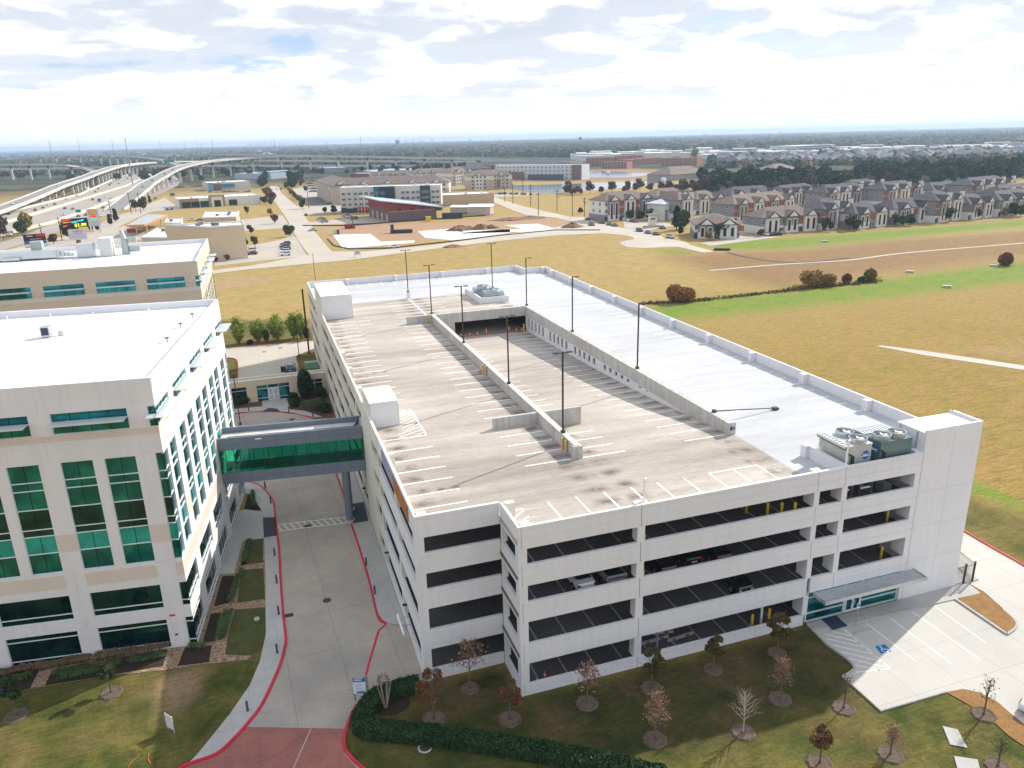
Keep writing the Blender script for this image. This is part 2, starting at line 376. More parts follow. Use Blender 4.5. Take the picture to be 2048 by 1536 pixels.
# solid stair cores on the left side with narrow openings
def core(y0, y1, ztop, holes):
    mb = MB(); ys = sorted({y0, y1, *[h[0] for h in holes], *[h[1] for h in holes]}); zs = sorted({-.4, ztop, *[h[2] for h in holes], *[h[3] for h in holes]})
    for i in range(len(ys)-1):
        for j in range(len(zs)-1):
            cy, cz = (ys[i]+ys[i+1])/2, (zs[j]+zs[j+1])/2
            if any(h[0] < cy < h[1] and h[2] < cz < h[3] for h in holes): continue
            mb.box(-7.19, -6.9, ys[i], ys[i+1], zs[j], zs[j+1])
    return mb.build('stair_core_wall', m_cream, gar)
core(23.4, 36.2, 15.7, [(24.2, 28.0, TOPS[i+1]+.05, BOTS[i]-.1) for i in range(4)])
core(85.4, 100.0, 15.7, [(86.5, 88.3, TOPS[i+1]+.3, BOTS[i]-.3) for i in range(4)]+[(97.4, 99.2, TOPS[i+1]+.3, BOTS[i]-.3) for i in range(4)])
# penthouses
def penthouse(x0, x1, y0, y1, z1, panel):
    p = B(x0, x1, y0, y1, 14.46, z1-.08).build('stair_penthouse', mat('white_metal_siding', (.72, .73, .74), .6, .04, .6), gar)
    B(x0-.06, x1+.06, y0-.06, y1+.06, z1-.08, z1).build('roof', m_white, p)
    mb = MB()
    for k in range(1, 7): xx = x0+(x1-x0)*k/7; mb.box(xx-.012, xx+.012, y0-.012, y0, 14.5, z1-.1)
    mb.build('siding_seams', mat('siding_seam', (.6, .6, .6), .7), p)
    B(x0-.09, x0, y0+.05, y1-.05, 15.7, z1-.1).build('cream_side_wall', m_cream, p)
    B(x1, x1+.1, y0-.05, y0+.9, 14.46, z1-.3).build('door_jamb', m_cream, p)
penthouse(-6.9, -3.92, 28.95, 34.6, 17.35, 0)
penthouse(-6.9, -1.75, 85.5, 99.4, 18.7, 0)
# parapets on the other edges (front and left are the top spandrels)
def parapet(x0, x1, y0, y1): return B(x0, x1, y0, y1, 13.7, ZT).build('parapet', m_paint, gar)
parapet(46.05, 46.29, 3.52, 115.45); parapet(40.95, 46.05, 115.2, 115.45); parapet(40.7, 40.95, 115.2, 119.66); parapet(-6.9, 40.7, 119.42, 119.66)
for t, b in zip(TOPS[1:], BOTS[1:]):
    B(46.03, 46.28, 3.52, 115.4, b, t).build('spandrel', m_paint, gar); B(-7.1, 40.7, 119.4, 119.64, b, t).build('spandrel', m_cream, gar)
for k in range(11):
    y = 13.76+10.65*k
    if y < 114: B(45.35, 46.04, y-.45, y+.35, ZD, ZT-.02).build('parapet_pier', m_paint, gar)
    B(45.6, 46.2, y-.4, y+.4, -.4, 13.7).build('column', m_paint, gar)
for x in (1.5, 12.1, 22.8, 33.4): B(x-.35, x+.35, 118.75, 119.41, ZD, ZT-.02).build('parapet_pier', m_paint, gar)
for x, y in ((45.4, 114.5), (40.5, 118.6), (41.1, 114.6)): B(x-.3, x+.3, y-.3, y+.5, ZD, ZT+.0).build('parapet_pier', m_paint, gar)
for y in (18.6, 40.7, 49.8, 58.2, 66.6, 75.0): B(-6.88, -6.3, y-.35, y+.35, ZD, ZT-.1).build('parapet_pier', m_cream, gar)
for x, y in ((-6.5, 5.2), (0.75, .62), (.75, 4.4), (10.6, .6), (28.0, .6)): B(x-.42, x+.42, y-.3, y+.25, ZD, ZT+.03).build('parapet_pier', m_cream, gar)
# interior walls and columns on the roof
dw = B(10.4, 10.95, 13.4, 76.3, 11.0, ZT).box(10.2, 11.15, 13.1, 13.75, 14.3, ZT+.05).build('divider_wall', m_pale, gar)
B(10.38, 10.97, 13.35, 76.35, ZT+.052, ZT+.11).build('coping', mat('pale_coping', (.68, .62, .55), .8, .1, 2), dw)
B(5.3, 10.39, 23.6, 23.95, ZD, ZT).build('cross_wall', m_pale, gar)
B(10.96, 15.5, 23.6, 23.95, 13.3, ZT).build('cross_wall', m_pale, gar)
B(6.2, 10.39, 76.05, 76.5, ZD, ZT).build('cross_wall', m_pale, gar)
B(10.96, 27.6, 76.05, 76.3, 14.0, ZT).box(10.96, 14.5, 76.07, 76.3, 11.2, 14.0).build('ramp_head_wall', m_pale, gar)
mb = MB(); holes = []
for y0, y1 in ((66.9, 74.8), (56.6, 64.3), (46.2, 53.9), (35.5, 43.4), (25.2, 32.9)):
    n = 5; p = (y1-y0-.82)/(n-1)
    for k in range(n):
        a = y0+k*p; lo = rz(a)+.55
        if 13.85-lo > .1: holes.append((a, a+.82, lo, 13.85))
ys = sorted({14.0, 76.05, *[h[0] for h in holes], *[h[1] for h in holes]})
for i in range(len(ys)-1):
    c = (ys[i]+ys[i+1])/2; hh = [h for h in holes if h[0] < c < h[1]]
    if hh: mb.box(27.5, 27.75, ys[i], ys[i+1], 11.0, hh[0][2]).box(27.5, 27.75, ys[i], ys[i+1], 13.85, 14.0)
    else: mb.box(27.5, 27.75, ys[i], ys[i+1], 11.0, 14.0)
rw = mb.build('ramp_side_wall', m_paint, gar)
B(27.47, 28.2, 13.3, 76.3, 14.0, ZT).box(27.35, 28.3, 13.0, 13.7, 14.3, ZT+.04).build('parapet', m_pale, rw)
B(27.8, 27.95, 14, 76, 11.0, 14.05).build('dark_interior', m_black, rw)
B(27.62, 27.9, 12.985, 12.999, 14.9, 15.35).box(28.0, 28.15, 12.98, 12.999, 14.95, 15.25).build('wall_plate', mat('navy_plate', (.03, .03, .12), .5), rw)
# kerb around the equipment at the far end
mb = B(22.4, 22.7, 87.0, 97.1, ZD, 15.6).box(22.7, 28.1, 87.0, 87.3, ZD, 15.6).box(27.8, 28.1, 87.3, 92.5, ZD, 15.6).box(22.2, 22.75, 97.1, 97.7, ZD, 15.6)
mb.build('equipment_kerb_wall', m_paint, gar)
B(10.55, 11.15, 98.2, 98.8, ZD, ZT).build('pole_pedestal', m_white, gar)
B(31.1, 31.35, 0.3, 5.2, ZD, ZT).box(30.7, 31.4, 5.2, 5.9, ZD, ZT).build('equipment_screen_wall', m_paint, gar)
B(38.9, 39.55, .3, 1.0, ZD, ZT+.1).build('parapet_pier', m_paint, gar)
# dark backing core added so that far facades show no daylight through the levels
B(3, 25, 60, 60.3, 0.1, 10.9).box(2, 2.3, 30, 100, .1, 10.9).box(30, 44, 58, 58.3, .1, 14).build('backing_core', mat('backing_grey', (.2, .19, .18), .9), gar)
for i, z in enumerate(FLOORS):
    for x in (1.8, 12, 22, 33):
        B(x-.3, x+.3, 9, 9.6, z, z+2.9).box(x-.3, x+.3, 18, 18.6, z, z+2.9).build('column', m_floor, gar)
# stall markings on the roof
mk = MB(); zl = ZD+.006; W = .085
def lx(x0, x1, y, z=zl): mk.box(x0, x1, y-W, y+W, z-.004, z)
def ly(y0, y1, x, z=zl): mk.box(x-W, x+W, y0, y1, z-.004, z)
def lramp(x0, x1, y):
    z = rz(y)+.02; mk.quad((x0, y-W, rz(y-W)+.012), (x1, y-W, rz(y-W)+.012), (x1, y+W, rz(y+W)+.012), (x0, y+W, rz(y+W)+.012))
P = 2.645
for k in range(30):
    y = 8.25+P*(k-1)
    if y < 23.5 or 36 < y < 84.8: lx(-6.55, -1.8, y)
for k in range(25):
    y = 13.4+P*k
    if y < 22 or (25.5 < y < 75.8): lx(5.3, 10.1, y-.05 if y < 22 else y+.5)
for k in range(24):
    y = 13.2+2.42*k
    if y < 15: lx(11.2, 15.7, y)
    elif y < 21.5 or 25.8 < y < 68: lramp(11.2, 15.6, y)
for k in range(25):
    y = 13.25+2.43*k*1.045
    if y < 14.2: lx(22.5, 27.2, y)
    elif y < 75: lramp(22.1, 27.1, y)
for k in range(38):
    y = 16.2+P*k
    if y < 114: lx(28.5, 33.3, y)
    y = 13.8+P*k
    if y < 113.5: lx(40.9, 45.3, y)
for x in (4.62, 7.23, 9.86, 12.47, 15.1, 17.8, 20.45, 25.6): ly(0.35, 5.6, x)
ly(2.4, 5.6, 23.0); lx(20.45, 25.6, 5.6)
for k in range(16):
    x = -2+P*k
    if x < 40: ly(114.6, 119.2, x)
for k in range(7):
    y = 79.2+P*k
    lx(5.9, 15.6, y)
    if y < 85: lx(17.5, 22.5, y); lx(-1.2 if y < 84 else 0, 0.8, y)
ly(77, 98, 10.75)
for k in range(3): lx(23.5, 27.4, 79.2+P*k)
# hatched zones
pA = [(-3.9, 24.8), (-1.7, 24.8), (-1.7, 33.2), (-3.7, 33.2)]
ly(24.8, 33.2, -1.75); lx(-3.7, -1.75, 33.2); lx(-6.5, -1.75, 24.8)
for k in range(11):
    y = 24.9+k*.85; d = 2.2; x0 = -1.8; x1 = -3.85 if y+1.4 > 28.9 else -4.6
    mk.add([(x0, y, zl), (x0, y+.13, zl), (x1, y-1.5+.13, zl), (x1, y-1.5, zl)] if y-1.5 > 24.8 else [(x0, y, zl), (x0, y+.13, zl), (x0-(y-24.8)*1.35, 24.93, zl), (x0-(y-24.8)*1.35, 24.8, zl)], [(0, 1, 2, 3)])
for a, b in (((.8, 5.2), (2.2, 5.2)), ((2.2, 5.2), (2.2, .6))):
    mk.add([(a[0]-.08, a[1]-.06, zl), (b[0]+.08, b[1]-.06, zl), (b[0]+.08, b[1]+.06, zl), (a[0]-.08, a[1]+.06, zl)], [(0, 1, 2, 3)])
for k in range(4):
    y = 4.9-k*1.15; mk.add([(2.2, y+.1, zl), (2.2, y-.1, zl), (.8, y-1.3, zl), (.8, y-1.1, zl)], [(3, 2, 1, 0)])
for k in range(0):
    x = 20.9+k*.75; mk.add([(x, 5.5, zl), (x+.1, 5.5, zl), (x+1.4, 3.0, zl), (x+1.3, 3.0, zl)], [(3, 2, 1, 0)])
mk.build('stall_markings', m_line, gar)
# stall markings indoors
mk = MB()
for z in FLOORS:
    for k in range(15):
        x = 2.0+P*k
        if x < 38.5: mk.box(x-.075, x+.075, .4, 5.6, z+.004, z+.01)
    mk.box(1.2, 1.3, 2.5, 4.8, z+.004, z+.01)
mk.build('floor_markings', m_linefaint, gar)
# banner fixed to the left side
bn = B(-7.23, -7.18, 7.2, 14.2, 13.95, 15.35).build('banner', mat('orange_banner', (.50, .17, .03), .6, .25, .9, fine=.3, fscale=3), gar)
B(-7.23, -7.18, 14.2, 20.6, 13.95, 15.35).build('banner', mat('pale_blue_banner', (.36, .36, .50), .6, .35, .8, fine=.2, fscale=3), gar)
# lobby at the right end
lb = MB()
B(28.3, 39.3, 0.35, .42, .05, 3.4).build('lobby_glass', m_glass, gar)
fr = MB()
for x in (28.35, 32.75, 34.65, 39.1): fr.box(x-.06, x+.06, .2, .36, 0.05, 3.4)
fr.box(28.3, 39.1, .2, .35, 0.02, .1)
for a, b in ((28.4, 32.7), (34.7, 39.05)): fr.box(a, b, .22, .35, .92, 1.0)
fr.box(28.4, 32.7, .22, .35, 2.6, 2.68).box(34.7, 39.0, .22, .35, 2.6, 2.68).box(32.8, 34.6, .22, .35, 2.25, 2.35)
fr.build('lobby_frame', m_alu, gar)
for x in (32.84, 33.74):
    d = MB().box(x, x+.1, .15, .2, .08, 2.25).box(x+.74, x+.84, .15, .2, .08, 2.25).box(x+.1, x+.74, .15, .2, 2.12, 2.25).box(x+.1, x+.74, .15, .2, .08, .3).build('door', m_alu, gar)
    B(x+(.1 if x > 33 else .66), x+(.16 if x > 33 else .72), .06, .11, .9, 1.3).build('handle', m_metal, d)
cn = MB().box(28.7, 40.5, -1.75, -1.65, 3.05, 3.4).box(28.7, 28.8, -1.65, -.02, 3.05, 3.4).box(40.4, 40.5, -1.65, -.02, 3.05, 3.4)
for k in range(7):
    y = -1.60+k*.225; cn.box(28.8, 40.4, y, y+.20, 3.2+.012*k, 3.27+.012*k)
cn.build('entrance_canopy', m_metal, gar)
B(39.1, 39.57, .02, .5, -.3, 3.4).build('column', m_paint, gar)
# wire fence panels in the upper front bay (equipment room) and pipes
mb = MB()
for x in (32.4, 33.9, 34.8, 36.2): mb.tube((x, 2.2, 11.2), (x, 2.2, 13.9), .09, n=8)
for x, z in ((32.0, 12.3), (33.1, 12.8), (34.4, 12.2), (35.4, 13.1)): mb.tube((x, 1.8, z), (x+1.1, 1.8, z), .16, n=8).tube((x+.5, 1.8, z), (x+.5, 3.2, z), .14, n=8)
mb.box(37, 37.9, 1.5, 2.5, 11.2, 12.2)
mb.build('equipment_pipes', m_metal, gar)
# ------------------------------------------------------------------ office buildings (local frame: u along the front to the left is negative, v backwards)
TH = rad(-7.35); OA = (-26.1, 17.0, 0.0)
EX = np.array([math.cos(TH), math.sin(TH)]); EY = np.array([-math.sin(TH), math.cos(TH)])
def LA(u, v, z=0): return (OA[0]+EX[0]*u+EY[0]*v, OA[1]+EX[1]*u+EY[1]*v, z)
m_grey = mat('white_precast_office', (0.71, 0.695, 0.69), 0.8, 0.04, 0.3, fine=0.03, fscale=5, streak=0.08)
m_tan = mat('tan_precast_office', (0.64, 0.56, 0.48), 0.8, 0.05, 0.4, fine=0.04, fscale=5)
m_roof = mat('white_roof_membrane', (0.78, 0.77, 0.765), 0.8, 0.05, 0.25, fine=0.04, dirt=0.20)
m_shade = mat('aluminium_sunshade', (0.62, 0.66, 0.70), 0.45, metal=0.4)
m_shadebl = mat('shaded_blue_louvre', (0.30, 0.42, 0.50), 0.5)

def office(name, loc, L_front, L_side, label, wallm, bandm, th=TH):
    root = empty(name, loc, th, label, 'office building')
    H = 26.06
    def band(u, z, side):
        if 21.17 < z < 21.75: return 1
        m = bay(u)
        if 11.0 < z < 12.68 and not m: return 1
        if 7.5 < z < 8.8 and m and not side: return 1
        if 7.3 < z < 8.6 and side: return 1
        return 0
    def bay(u): return any(a < u < b for a, b in BW)
    for side in (0, 1):
        L = L_side if side else L_front
        if side: BW = [(0, 4.55), (6.35, 12.15), (14.05, 19.95), (21.65, 27.3), (29.35, L)]
        else:
            BW = [(0, 0.67)]; k = 2.25
            while k < L: BW.append((k, min(k+5.9, L))); k += 7.56
        holes = []     # u0,u1,z0,z1,kind
        for a, b in BW:
            corner = a == 0; end = side and b == L
            holes.append((a, b, 21.8, 23.5 if side else 23.62, 'top'))
            if corner and not side: holes.append((a, b, 9.15, 19.4, 'tall'))
            elif corner: holes += [(0, 1.5, 9.15, 19.3, 'tall'), (2.3, 4.5, 9.15, 19.3, 'tall')]
            elif end: holes += [(a, a+2.3, 9.15, 19.2, 'tall'), (L-1.1, L, 9.15, 19.2, 'tall')]
            elif b-a > 5: holes += [(a, a+(2.3 if side else 2.48), 9.12, 19.3, 'tall'), (b-(2.35 if side else 2.52), b, 9.12, 19.3, 'tall')]
            holes.append((a, b, 4.3, 6.75, 'mid')); holes.append((a, b, 0.08, 3.1, 'low'))
        us = sorted({0, L, *[h[0] for h in holes], *[h[1] for h in holes], *[c for a, b in BW for c in (a, b)]})
        zs = sorted({-.3, H, 21.17, 21.75, 11.0, 12.68, 7.5, 8.8, *[h[2] for h in holes], *[h[3] for h in holes]})
        def P(u, z, d=0): return (d*-1, u, z) if side else (-u, d, z)
        wb = MB()
        def q(u0, u1, z0, z1, d, m, fl=False):
            c = [P(u0, z0, d), P(u1, z0, d), P(u1, z1, d), P(u0, z1, d)]
            wb.face(c if side else c[::-1], m)
        for i in range(len(us)-1):
            for j in range(len(zs)-1):
                cu, cz = (us[i]+us[i+1])/2, (zs[j]+zs[j+1])/2
                if any(h[0] < cu < h[1] and h[2] < cz < h[3] for h in holes): continue
                q(us[i], us[i+1], zs[j], zs[j+1], 0, band(cu, cz, side))
        D = .16
        for u0, u1, z0, z1, kd in holes:
            for a, b in (((u0, z0), (u1, z0)), ((u0, z1), (u1, z1)), ((u0, z0), (u0, z1)), ((u1, z0), (u1, z1))):
                if a[0] == b[0] == 0: continue
                wb.face([P(*a), P(*b), P(*b, D), P(*a, D)], 0)
            g = MB(); fr = MB(); zs2 = [z0, z1]
            if kd == 'tall': zs2 = [z0, 11.03, 12.69, 13.34, 15.2, 16.95, 17.7, z1]
            if kd == 'top': zs2 = [z0, 22.85, z1]
            if kd == 'mid': zs2 = [z0, 4.87, z1]
            if kd == 'low': zs2 = [z0, .63, 2.58, z1]
            n = 2 if kd == 'tall' and u1-u0 > 1.2 else (4 if u1-u0 > 3 else 1); e0 = 0 if u0 == 0 else u0
            def mi(zc):
                if kd == 'tall': return 2 if 11.03 < zc < 12.69 else (1 if 12.69 < zc < 15.2 and not side else (3 if side and zc > 15 else 0))
                if kd == 'low' or kd == 'mid': return 1
                return 3 if side else 0
            for j in range(len(zs2)-1):
                c = [P(u0, zs2[j], D), P(u1, zs2[j], D), P(u1, zs2[j+1], D), P(u0, zs2[j+1], D)]
                g.face(c if side else c[::-1], mi((zs2[j]+zs2[j+1])/2))
            def bar(ua, ub, za, zb, pr=.06):
                if side: fr.box(-D, -D+pr, ua, ub, za, zb)
                else: fr.box(-ub, -ua, D-pr, D, za, zb)
            for z in zs2[1:-1]: bar(u0, u1, z-.035, z+.035, .10 if side else .07)
            for e in (z0, z1): bar(u0, u1, e-.03 if e == z1 else e, e if e == z1 else e+.03)
            for e in (u0, u1):
                if e != 0: bar(e-.04 if e == u1 else e, e if e == u1 else e+.04, z0, z1)
            win = g.build('window', [m_glass, m_glassdk, m_glassteal, m_glasssd], root)
            fr.build('frame', m_alu, win)
            if n > 1:
                fd = MB()
                for k in range(1, n):
                    uu = u0+(u1-u0)*k/n
                    if side: fd.box(-D, -D+.03, uu-.02, uu+.02, z0, z1)
                    else: fd.box(-uu-.02, -uu+.02, D-.03, D, z0, z1)
                fd.build('dark_mullion', m_black, win)
            if kd == 'top':
                sh = MB(); r_ = 1.15; zz = 22.9
                for k in range(5):
                    a = .08+k*.21
                    if side: sh.box(a, a+.17, u0-(.0 if u0 else 1.15), u1-.1, zz, zz+.04)
                    else: sh.box(-u1+.05, -u0, -a-.17, -a, zz, zz+.04)
                m_ = int((u1-u0)/1.1)
                for k in range(m_+1):
                    uu = min(u0+.05+k*1.1, u1-.12)
                    if side: sh.box(0.0, r_, uu, uu+.05, zz-.05, zz-.005)
                    else: sh.box(-uu-.05, -uu, -r_, 0.0, zz-.05, zz-.005)
                if side: sh.box(r_-.03, r_+.01, u0-(0 if u0 else 1.15), u1-.1, zz-.06, zz+.06)
                else: sh.box(-u1+.05, -u0, -r_-.01, -r_+.03, zz-.06, zz+.06)
                sh.build('sunshade', m_shade, root)
        wb.build('side_wall' if side else 'front_wall', [wallm, bandm], root)
        # fine vertical joints
        jt = MB(); k = 8.96 if not side else 5.45
        while k < L:
            for z0, z1 in ((23.7, H), (19.45, 21.7), (6.8, 9.05), (3.2, 4.25)) if True else ():
                if side: jt.box(0.0, .004, k-.015, k+.015, z0, z1)
                else: jt.box(-k-.015, -k+.015, -.004, 0, z0, z1)
            k += 7.56 if not side else 7.7
        for z in (21.75, 19.5, 12.7, 10.95, 8.95, 26.0-1.9):
            if side: jt.box(0, .003, 4.6, 6.3, z, z+.02)
            else: jt.box(-2.2, -.7, -.003, 0, z, z+.02)
        jt.build('wall_joints', mat('joint_line', (.48, .46, .45), .9), root)
    # other walls, roof, parapet
    MB().quad((-L_front, 0, -.3), (-L_front, L_side, -.3), (-L_front, L_side, H), (-L_front, 0, H)).quad((-L_front, L_side, -.3), (0, L_side, -.3), (0, L_side, H), (-L_front, L_side, H)).build('rear_wall', wallm, root)
    rf_ = B(-L_front+.2, -.3, .3, L_side-.3, 24.9, 25.3).build('roof', m_roof, root); sm_ = MB()
    for k in range(1, int(L_side/3.1)): sm_.box(-L_front+.3, -.4, .3+k*3.1, .3+k*3.1+.05, 25.3, 25.306)
    for k in range(1, int(L_front/12)): sm_.box(-k*12, -k*12+.05, .4, L_side-.4, 25.3, 25.309)
    sm_.build('membrane_seams', mat('membrane_seam', (.62, .61, .60), .9), rf_)
    pr = MB().box(-L_front, 0, .004, .3, 25.3, H+.02).box(-L_front, 0, L_side-.3, L_side, 25.3, H+.02).box(-.3, -.004, .3, L_side-.3, 25.3, H+.02)
    pr.build('parapet', mat('parapet_membrane', (.72, .73, .76), .8, .05, 1), root)
    # floors behind the glass are dark
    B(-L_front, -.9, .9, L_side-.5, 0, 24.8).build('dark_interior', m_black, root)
    return root
offA = office('office_building', OA, 39.65, 33.85, 'white five storey office building with green glass, nearest at left, joined by a skybridge', m_grey, m_tan)
lb_ = (-26.2, 87.4, 0)
TB = rad(-0.8); BX = np.array([math.cos(TB), math.sin(TB)]); BY = np.array([-math.sin(TB), math.cos(TB)])
offB = office('office_building', lb_, 39.65, 32.9, 'tan five storey office building with ducts on its roof, behind the white one', mat('beige_precast_office', (.58, .49, .385), .8, .04, .3, fine=.03), mat('pale_band_office', (.62, .58, .54), .8, .04, .3), TB)
# roof equipment, each fixed to its building
def hvac(parent, u, v, s=1.0):
    p = B(u, u+.9*s, v, v+1.0*s, 25.45, 26.5).build('rooftop_unit', m_metal, parent)
    B(u+.1, u+.8*s, v-.02, v, 25.6, 26.4).build('grille', mat('dark_grille', (.04, .05, .07), .6), p)
    return p
z25 = 25.31
def RG(px, py): # roof point in local u, v of building A
    g = G(px, py, z25); d = np.array(g[:2])-np.array(OA[:2]); return float(d@EX), float(d@EY)
u, v = RG(95, 676); hvac(offA, u-.6, v)
u, v = RG(123, 671); B(u-.25, u+.25, v-.2, v+.2, z25, z25+.5).build('vent_cap', m_metal, offA)
for p in ((187, 633), (298, 624), (102, 636), (15, 640), (133, 759), (114, 676)):
    u, v = RG(*p); MB().tube((u, v, z25), (u, v, z25+.5), .07).tube((u, v, z25), (u, v, z25+.08), .22).build('vent_pipe', m_white, offA)
for p in ((335, 684), (362, 655), (385, 635), (406, 612)):
    u, v = RG(*p); MB().tube((u, v, z25), (u, v, z25+.35), .05).tube((u, v, z25+.35), (u, v, z25+.5), .1, .3).build('roof_drain_vent', mat('dark_vent', (.12, .12, .13), .6), offA)
def RGB(px, py):
    g = G(px, py, z25); d = np.array(g[:2])-np.array(lb_[:2]); return float(d@BX), float(d@BY)
u0, v0 = RGB(155, 516); u1, _ = RGB(190, 514)
B(u0, u1-.1, v0, v0+3, z25+.1, z25+2.4).build('air_handler', m_metal, offB)
u0, v0 = RGB(201, 514); u1, _ = RGB(226, 513)
B(u0, u1, v0, v0+3, z25+.05, z25+3.3).build('stair_box', mat('pale_grey_siding', (.62, .62, .60), .7, .05, 1), offB)
u0, v0 = RGB(242, 510)
MB().tube((u0+.8, v0+1, z25), (u0+.8, v0+1, z25+2.6), .7, .6, 12).tube((u0+.8, v0+1, z25+2.6), (u0+.5, v0+1.2, z25+4.4), .6, .3, 12).tube((u0+1.5, v0+1, z25+2.6), (u0+2.9, v0+1, z25+2.6), .5, .55, 10).tube((u0+1.5, v0+1, z25+.9), (u0+3.3, v0+1, z25+.9), .55, .55, 10).build('duct_stack', mat('grey_green_duct', (.40, .45, .43), .5, metal=.3), offB)
u0, v0 = RGB(14, 524)
mb = MB().box(u0-2.5, u0+8, v0, v0+2.6, z25+.3, z25+1.6).box(u0-.5, u0+2.2, v0-.6, v0+.4, z25+.2, z25+.7)
for k in range(4): mb.box(u0+8+k*.7, u0+8.5+k*.7, v0+.2, v0+2.4-.3*k, z25+.3, z25+1.5-.25*k)
mb.build('duct_run', m_metal, offB)
u0, v0 = RGB(66, 517); B(u0, u0+1.8, v0, v0+1.6, z25+.2, z25+3).build('fan_box', mat('grey_green_duct', (.4, .45, .43)), offB)
MB().box(-1.95, -1.45, -.01, 0, 3.35, 3.55).build('fire_bell_sign', m_red, offA)
MB().box(-1.75, -1.5, -.03, 0, 1.3, 1.5).build('wall_plate', mat('maroon_plate', (.2, .02, .03), .5), offA)

# ------------------------------------------------------------------ glazed bridge
m_bridge = mat('blue_grey_metal_panel', (.16, .19, .235), .5, .06, .4, spec=.5)
br = empty('enclosed_walkway', LA(0, 20.85), TH, 'blue grey skybridge with a green glass side between the office and the garage', 'footbridge')
mb = MB(); W_ = 3.75; Lb = 16.3
mb.box(0.05, Lb, 0, .25, 10.9, 12.4).box(0.05, Lb, W_-.25, W_, 10.9, 12.4).box(0.05, Lb, 0, .25, 6.75, 8.1).box(.05, Lb, W_-.25, W_, 6.75, 8.1).box(0.05, Lb, .25, W_-.25, 6.8, 7.2)
mb.build('side_panels', m_bridge, br)
B(.05, Lb, .25, W_-.25, 11.3, 11.75).build('roof', mat('bridge_roof', (.62, .60, .57), .8, .2, .8, dirt=.2), br)
jt = MB()
for k in range(1, 10):
    x = Lb*k/10
    for z0, z1 in ((10.9, 12.4), (6.75, 8.1)): jt.box(x-.012, x+.012, -.006, 0, z0, z1)
for z in (11.65, 7.4): jt.box(.05, Lb, -.005, 0, z, z+.02)
jt.build('panel_joints', mat('bridge_joint', (.06, .07, .09), .7), br)
def clearglass():
    m = bpy.data.materials.new('clear_green_glass'); m.use_nodes = True; nt = m.node_tree; nt.nodes.clear()
    o = N(nt, 'ShaderNodeOutputMaterial'); t = N(nt, 'ShaderNodeBsdfTransparent'); t.inputs[0].default_value = (.10, .72, .52, 1)
    g = N(nt, 'ShaderNodeBsdfGlossy'); g.inputs['Roughness'].default_value = .03; g.inputs[0].default_value = (.5, 1, .9, 1)
    d = N(nt, 'ShaderNodeBsdfDiffuse'); d.inputs[0].default_value = (0, .10, .07, 1)
    mx = N(nt, 'ShaderNodeMixShader'); f = N(nt, 'ShaderNodeFresnel'); f.inputs[0].default_value = 1.6
    wire(nt, f.outputs[0], mx.inputs[0]); m2 = N(nt, 'ShaderNodeMixShader'); m2.inputs[0].default_value = .12
    wire(nt, t.outputs[0], m2.inputs[1]); wire(nt, d.outputs[0], m2.inputs[2]); wire(nt, m2.outputs[0], mx.inputs[1]); wire(nt, g.outputs[0], mx.inputs[2]); wire(nt, mx.outputs[0], o.inputs[0])
    return m
m_clear = clearglass()
MB().quad((.05, .1, 8.1), (Lb, .1, 8.1), (Lb, .1, 10.9), (.05, .1, 10.9)).build('glass', m_clear, br)
MB().quad((.05, W_-.1, 8.1), (Lb, W_-.1, 8.1), (Lb, W_-.1, 10.9), (.05, W_-.1, 10.9)).build('glass', m_clear, br)
mb = MB()
for k in range(11):
    x = .05+(Lb-.1)*k/10; mb.box(x-.03, x+.03, .06, .18, 8.1, 10.9).box(x-.03, x+.03, W_-.18, W_-.06, 8.1, 10.9)
mb.build('mullions', mat('dark_green_mullion', (.01, .05, .04), .4), br)
B(.05, Lb, .25, W_-.25, 7.2, 7.25).build('floor', mat('bridge_floor', (.25, .22, .2), .7), br)
mb = MB().tube((1, 1.2, 12.0), (15.4, 1.2, 12.0), .13, n=8)
for k in range(9): mb.box(1.2+k*1.65, 1.75+k*1.65, 1.0, 1.4, 11.75, 11.95)
mb.tube((15.4, 1.2, 12), (15.7, 2.0, 12.1), .16, n=8).tube((15.7, 2.0, 12.1), (15.75, 3.2, 12.3), .18, n=8)
mb.build('roof_pipe', mat('dark_pipe', (.05, .07, .11), .5), br)
for v in (.5, 3.4):
    MB().tube((13.85, v, 0), (13.85, v, 6.8), .42, n=20).build('support_column', m_bridge, br, smooth=False)
    MB().tube((13.85, v, 0), (13.85, v, .25), .6, n=20).build('footing', m_pale, br)
MB().box(4.2, 4.9, -.02, -.006, 11.95, 12.1).build('light_fitting', m_white, br)

# ------------------------------------------------------------------ single storey link building
lk = empty('link_building', (-7.2, 88.4, 0), 0, 'low tan entrance building with double doors and green windows between office and garage', 'building')
wb = MB(); holes = [(-19.5, -14.05, 0, 3.0), (-12.35, -6.65, 0, 3.05), (-4.95, -.8, .3, 3.05)]
us = sorted({-20, 0, *[h[0] for h in holes], *[h[1] for h in holes]})
for i in range(len(us)-1):
    c = (us[i]+us[i+1])/2; hh = [h for h in holes if h[0] < c < h[1]]
    if hh: wb.box(us[i], us[i+1], 0, .3, 3.03, 4.1)
    else: wb.box(us[i], us[i+1], 0, .3, 0, 4.1)
wb.box(-20, 0, 2.1, 2.4, 0, 4.1)
wb.build('wall', mat('link_precast', (.66, .55, .41), .8, .05, .5, fine=.04), lk)
B(-20, 0, .3, 2.1, 3.6, 3.75).box(-20, 0, 0.004, .3, 4.1, 4.14).box(-20, 0, 2.1, 2.4, 4.1, 4.14).build('roof', m_roof, lk)
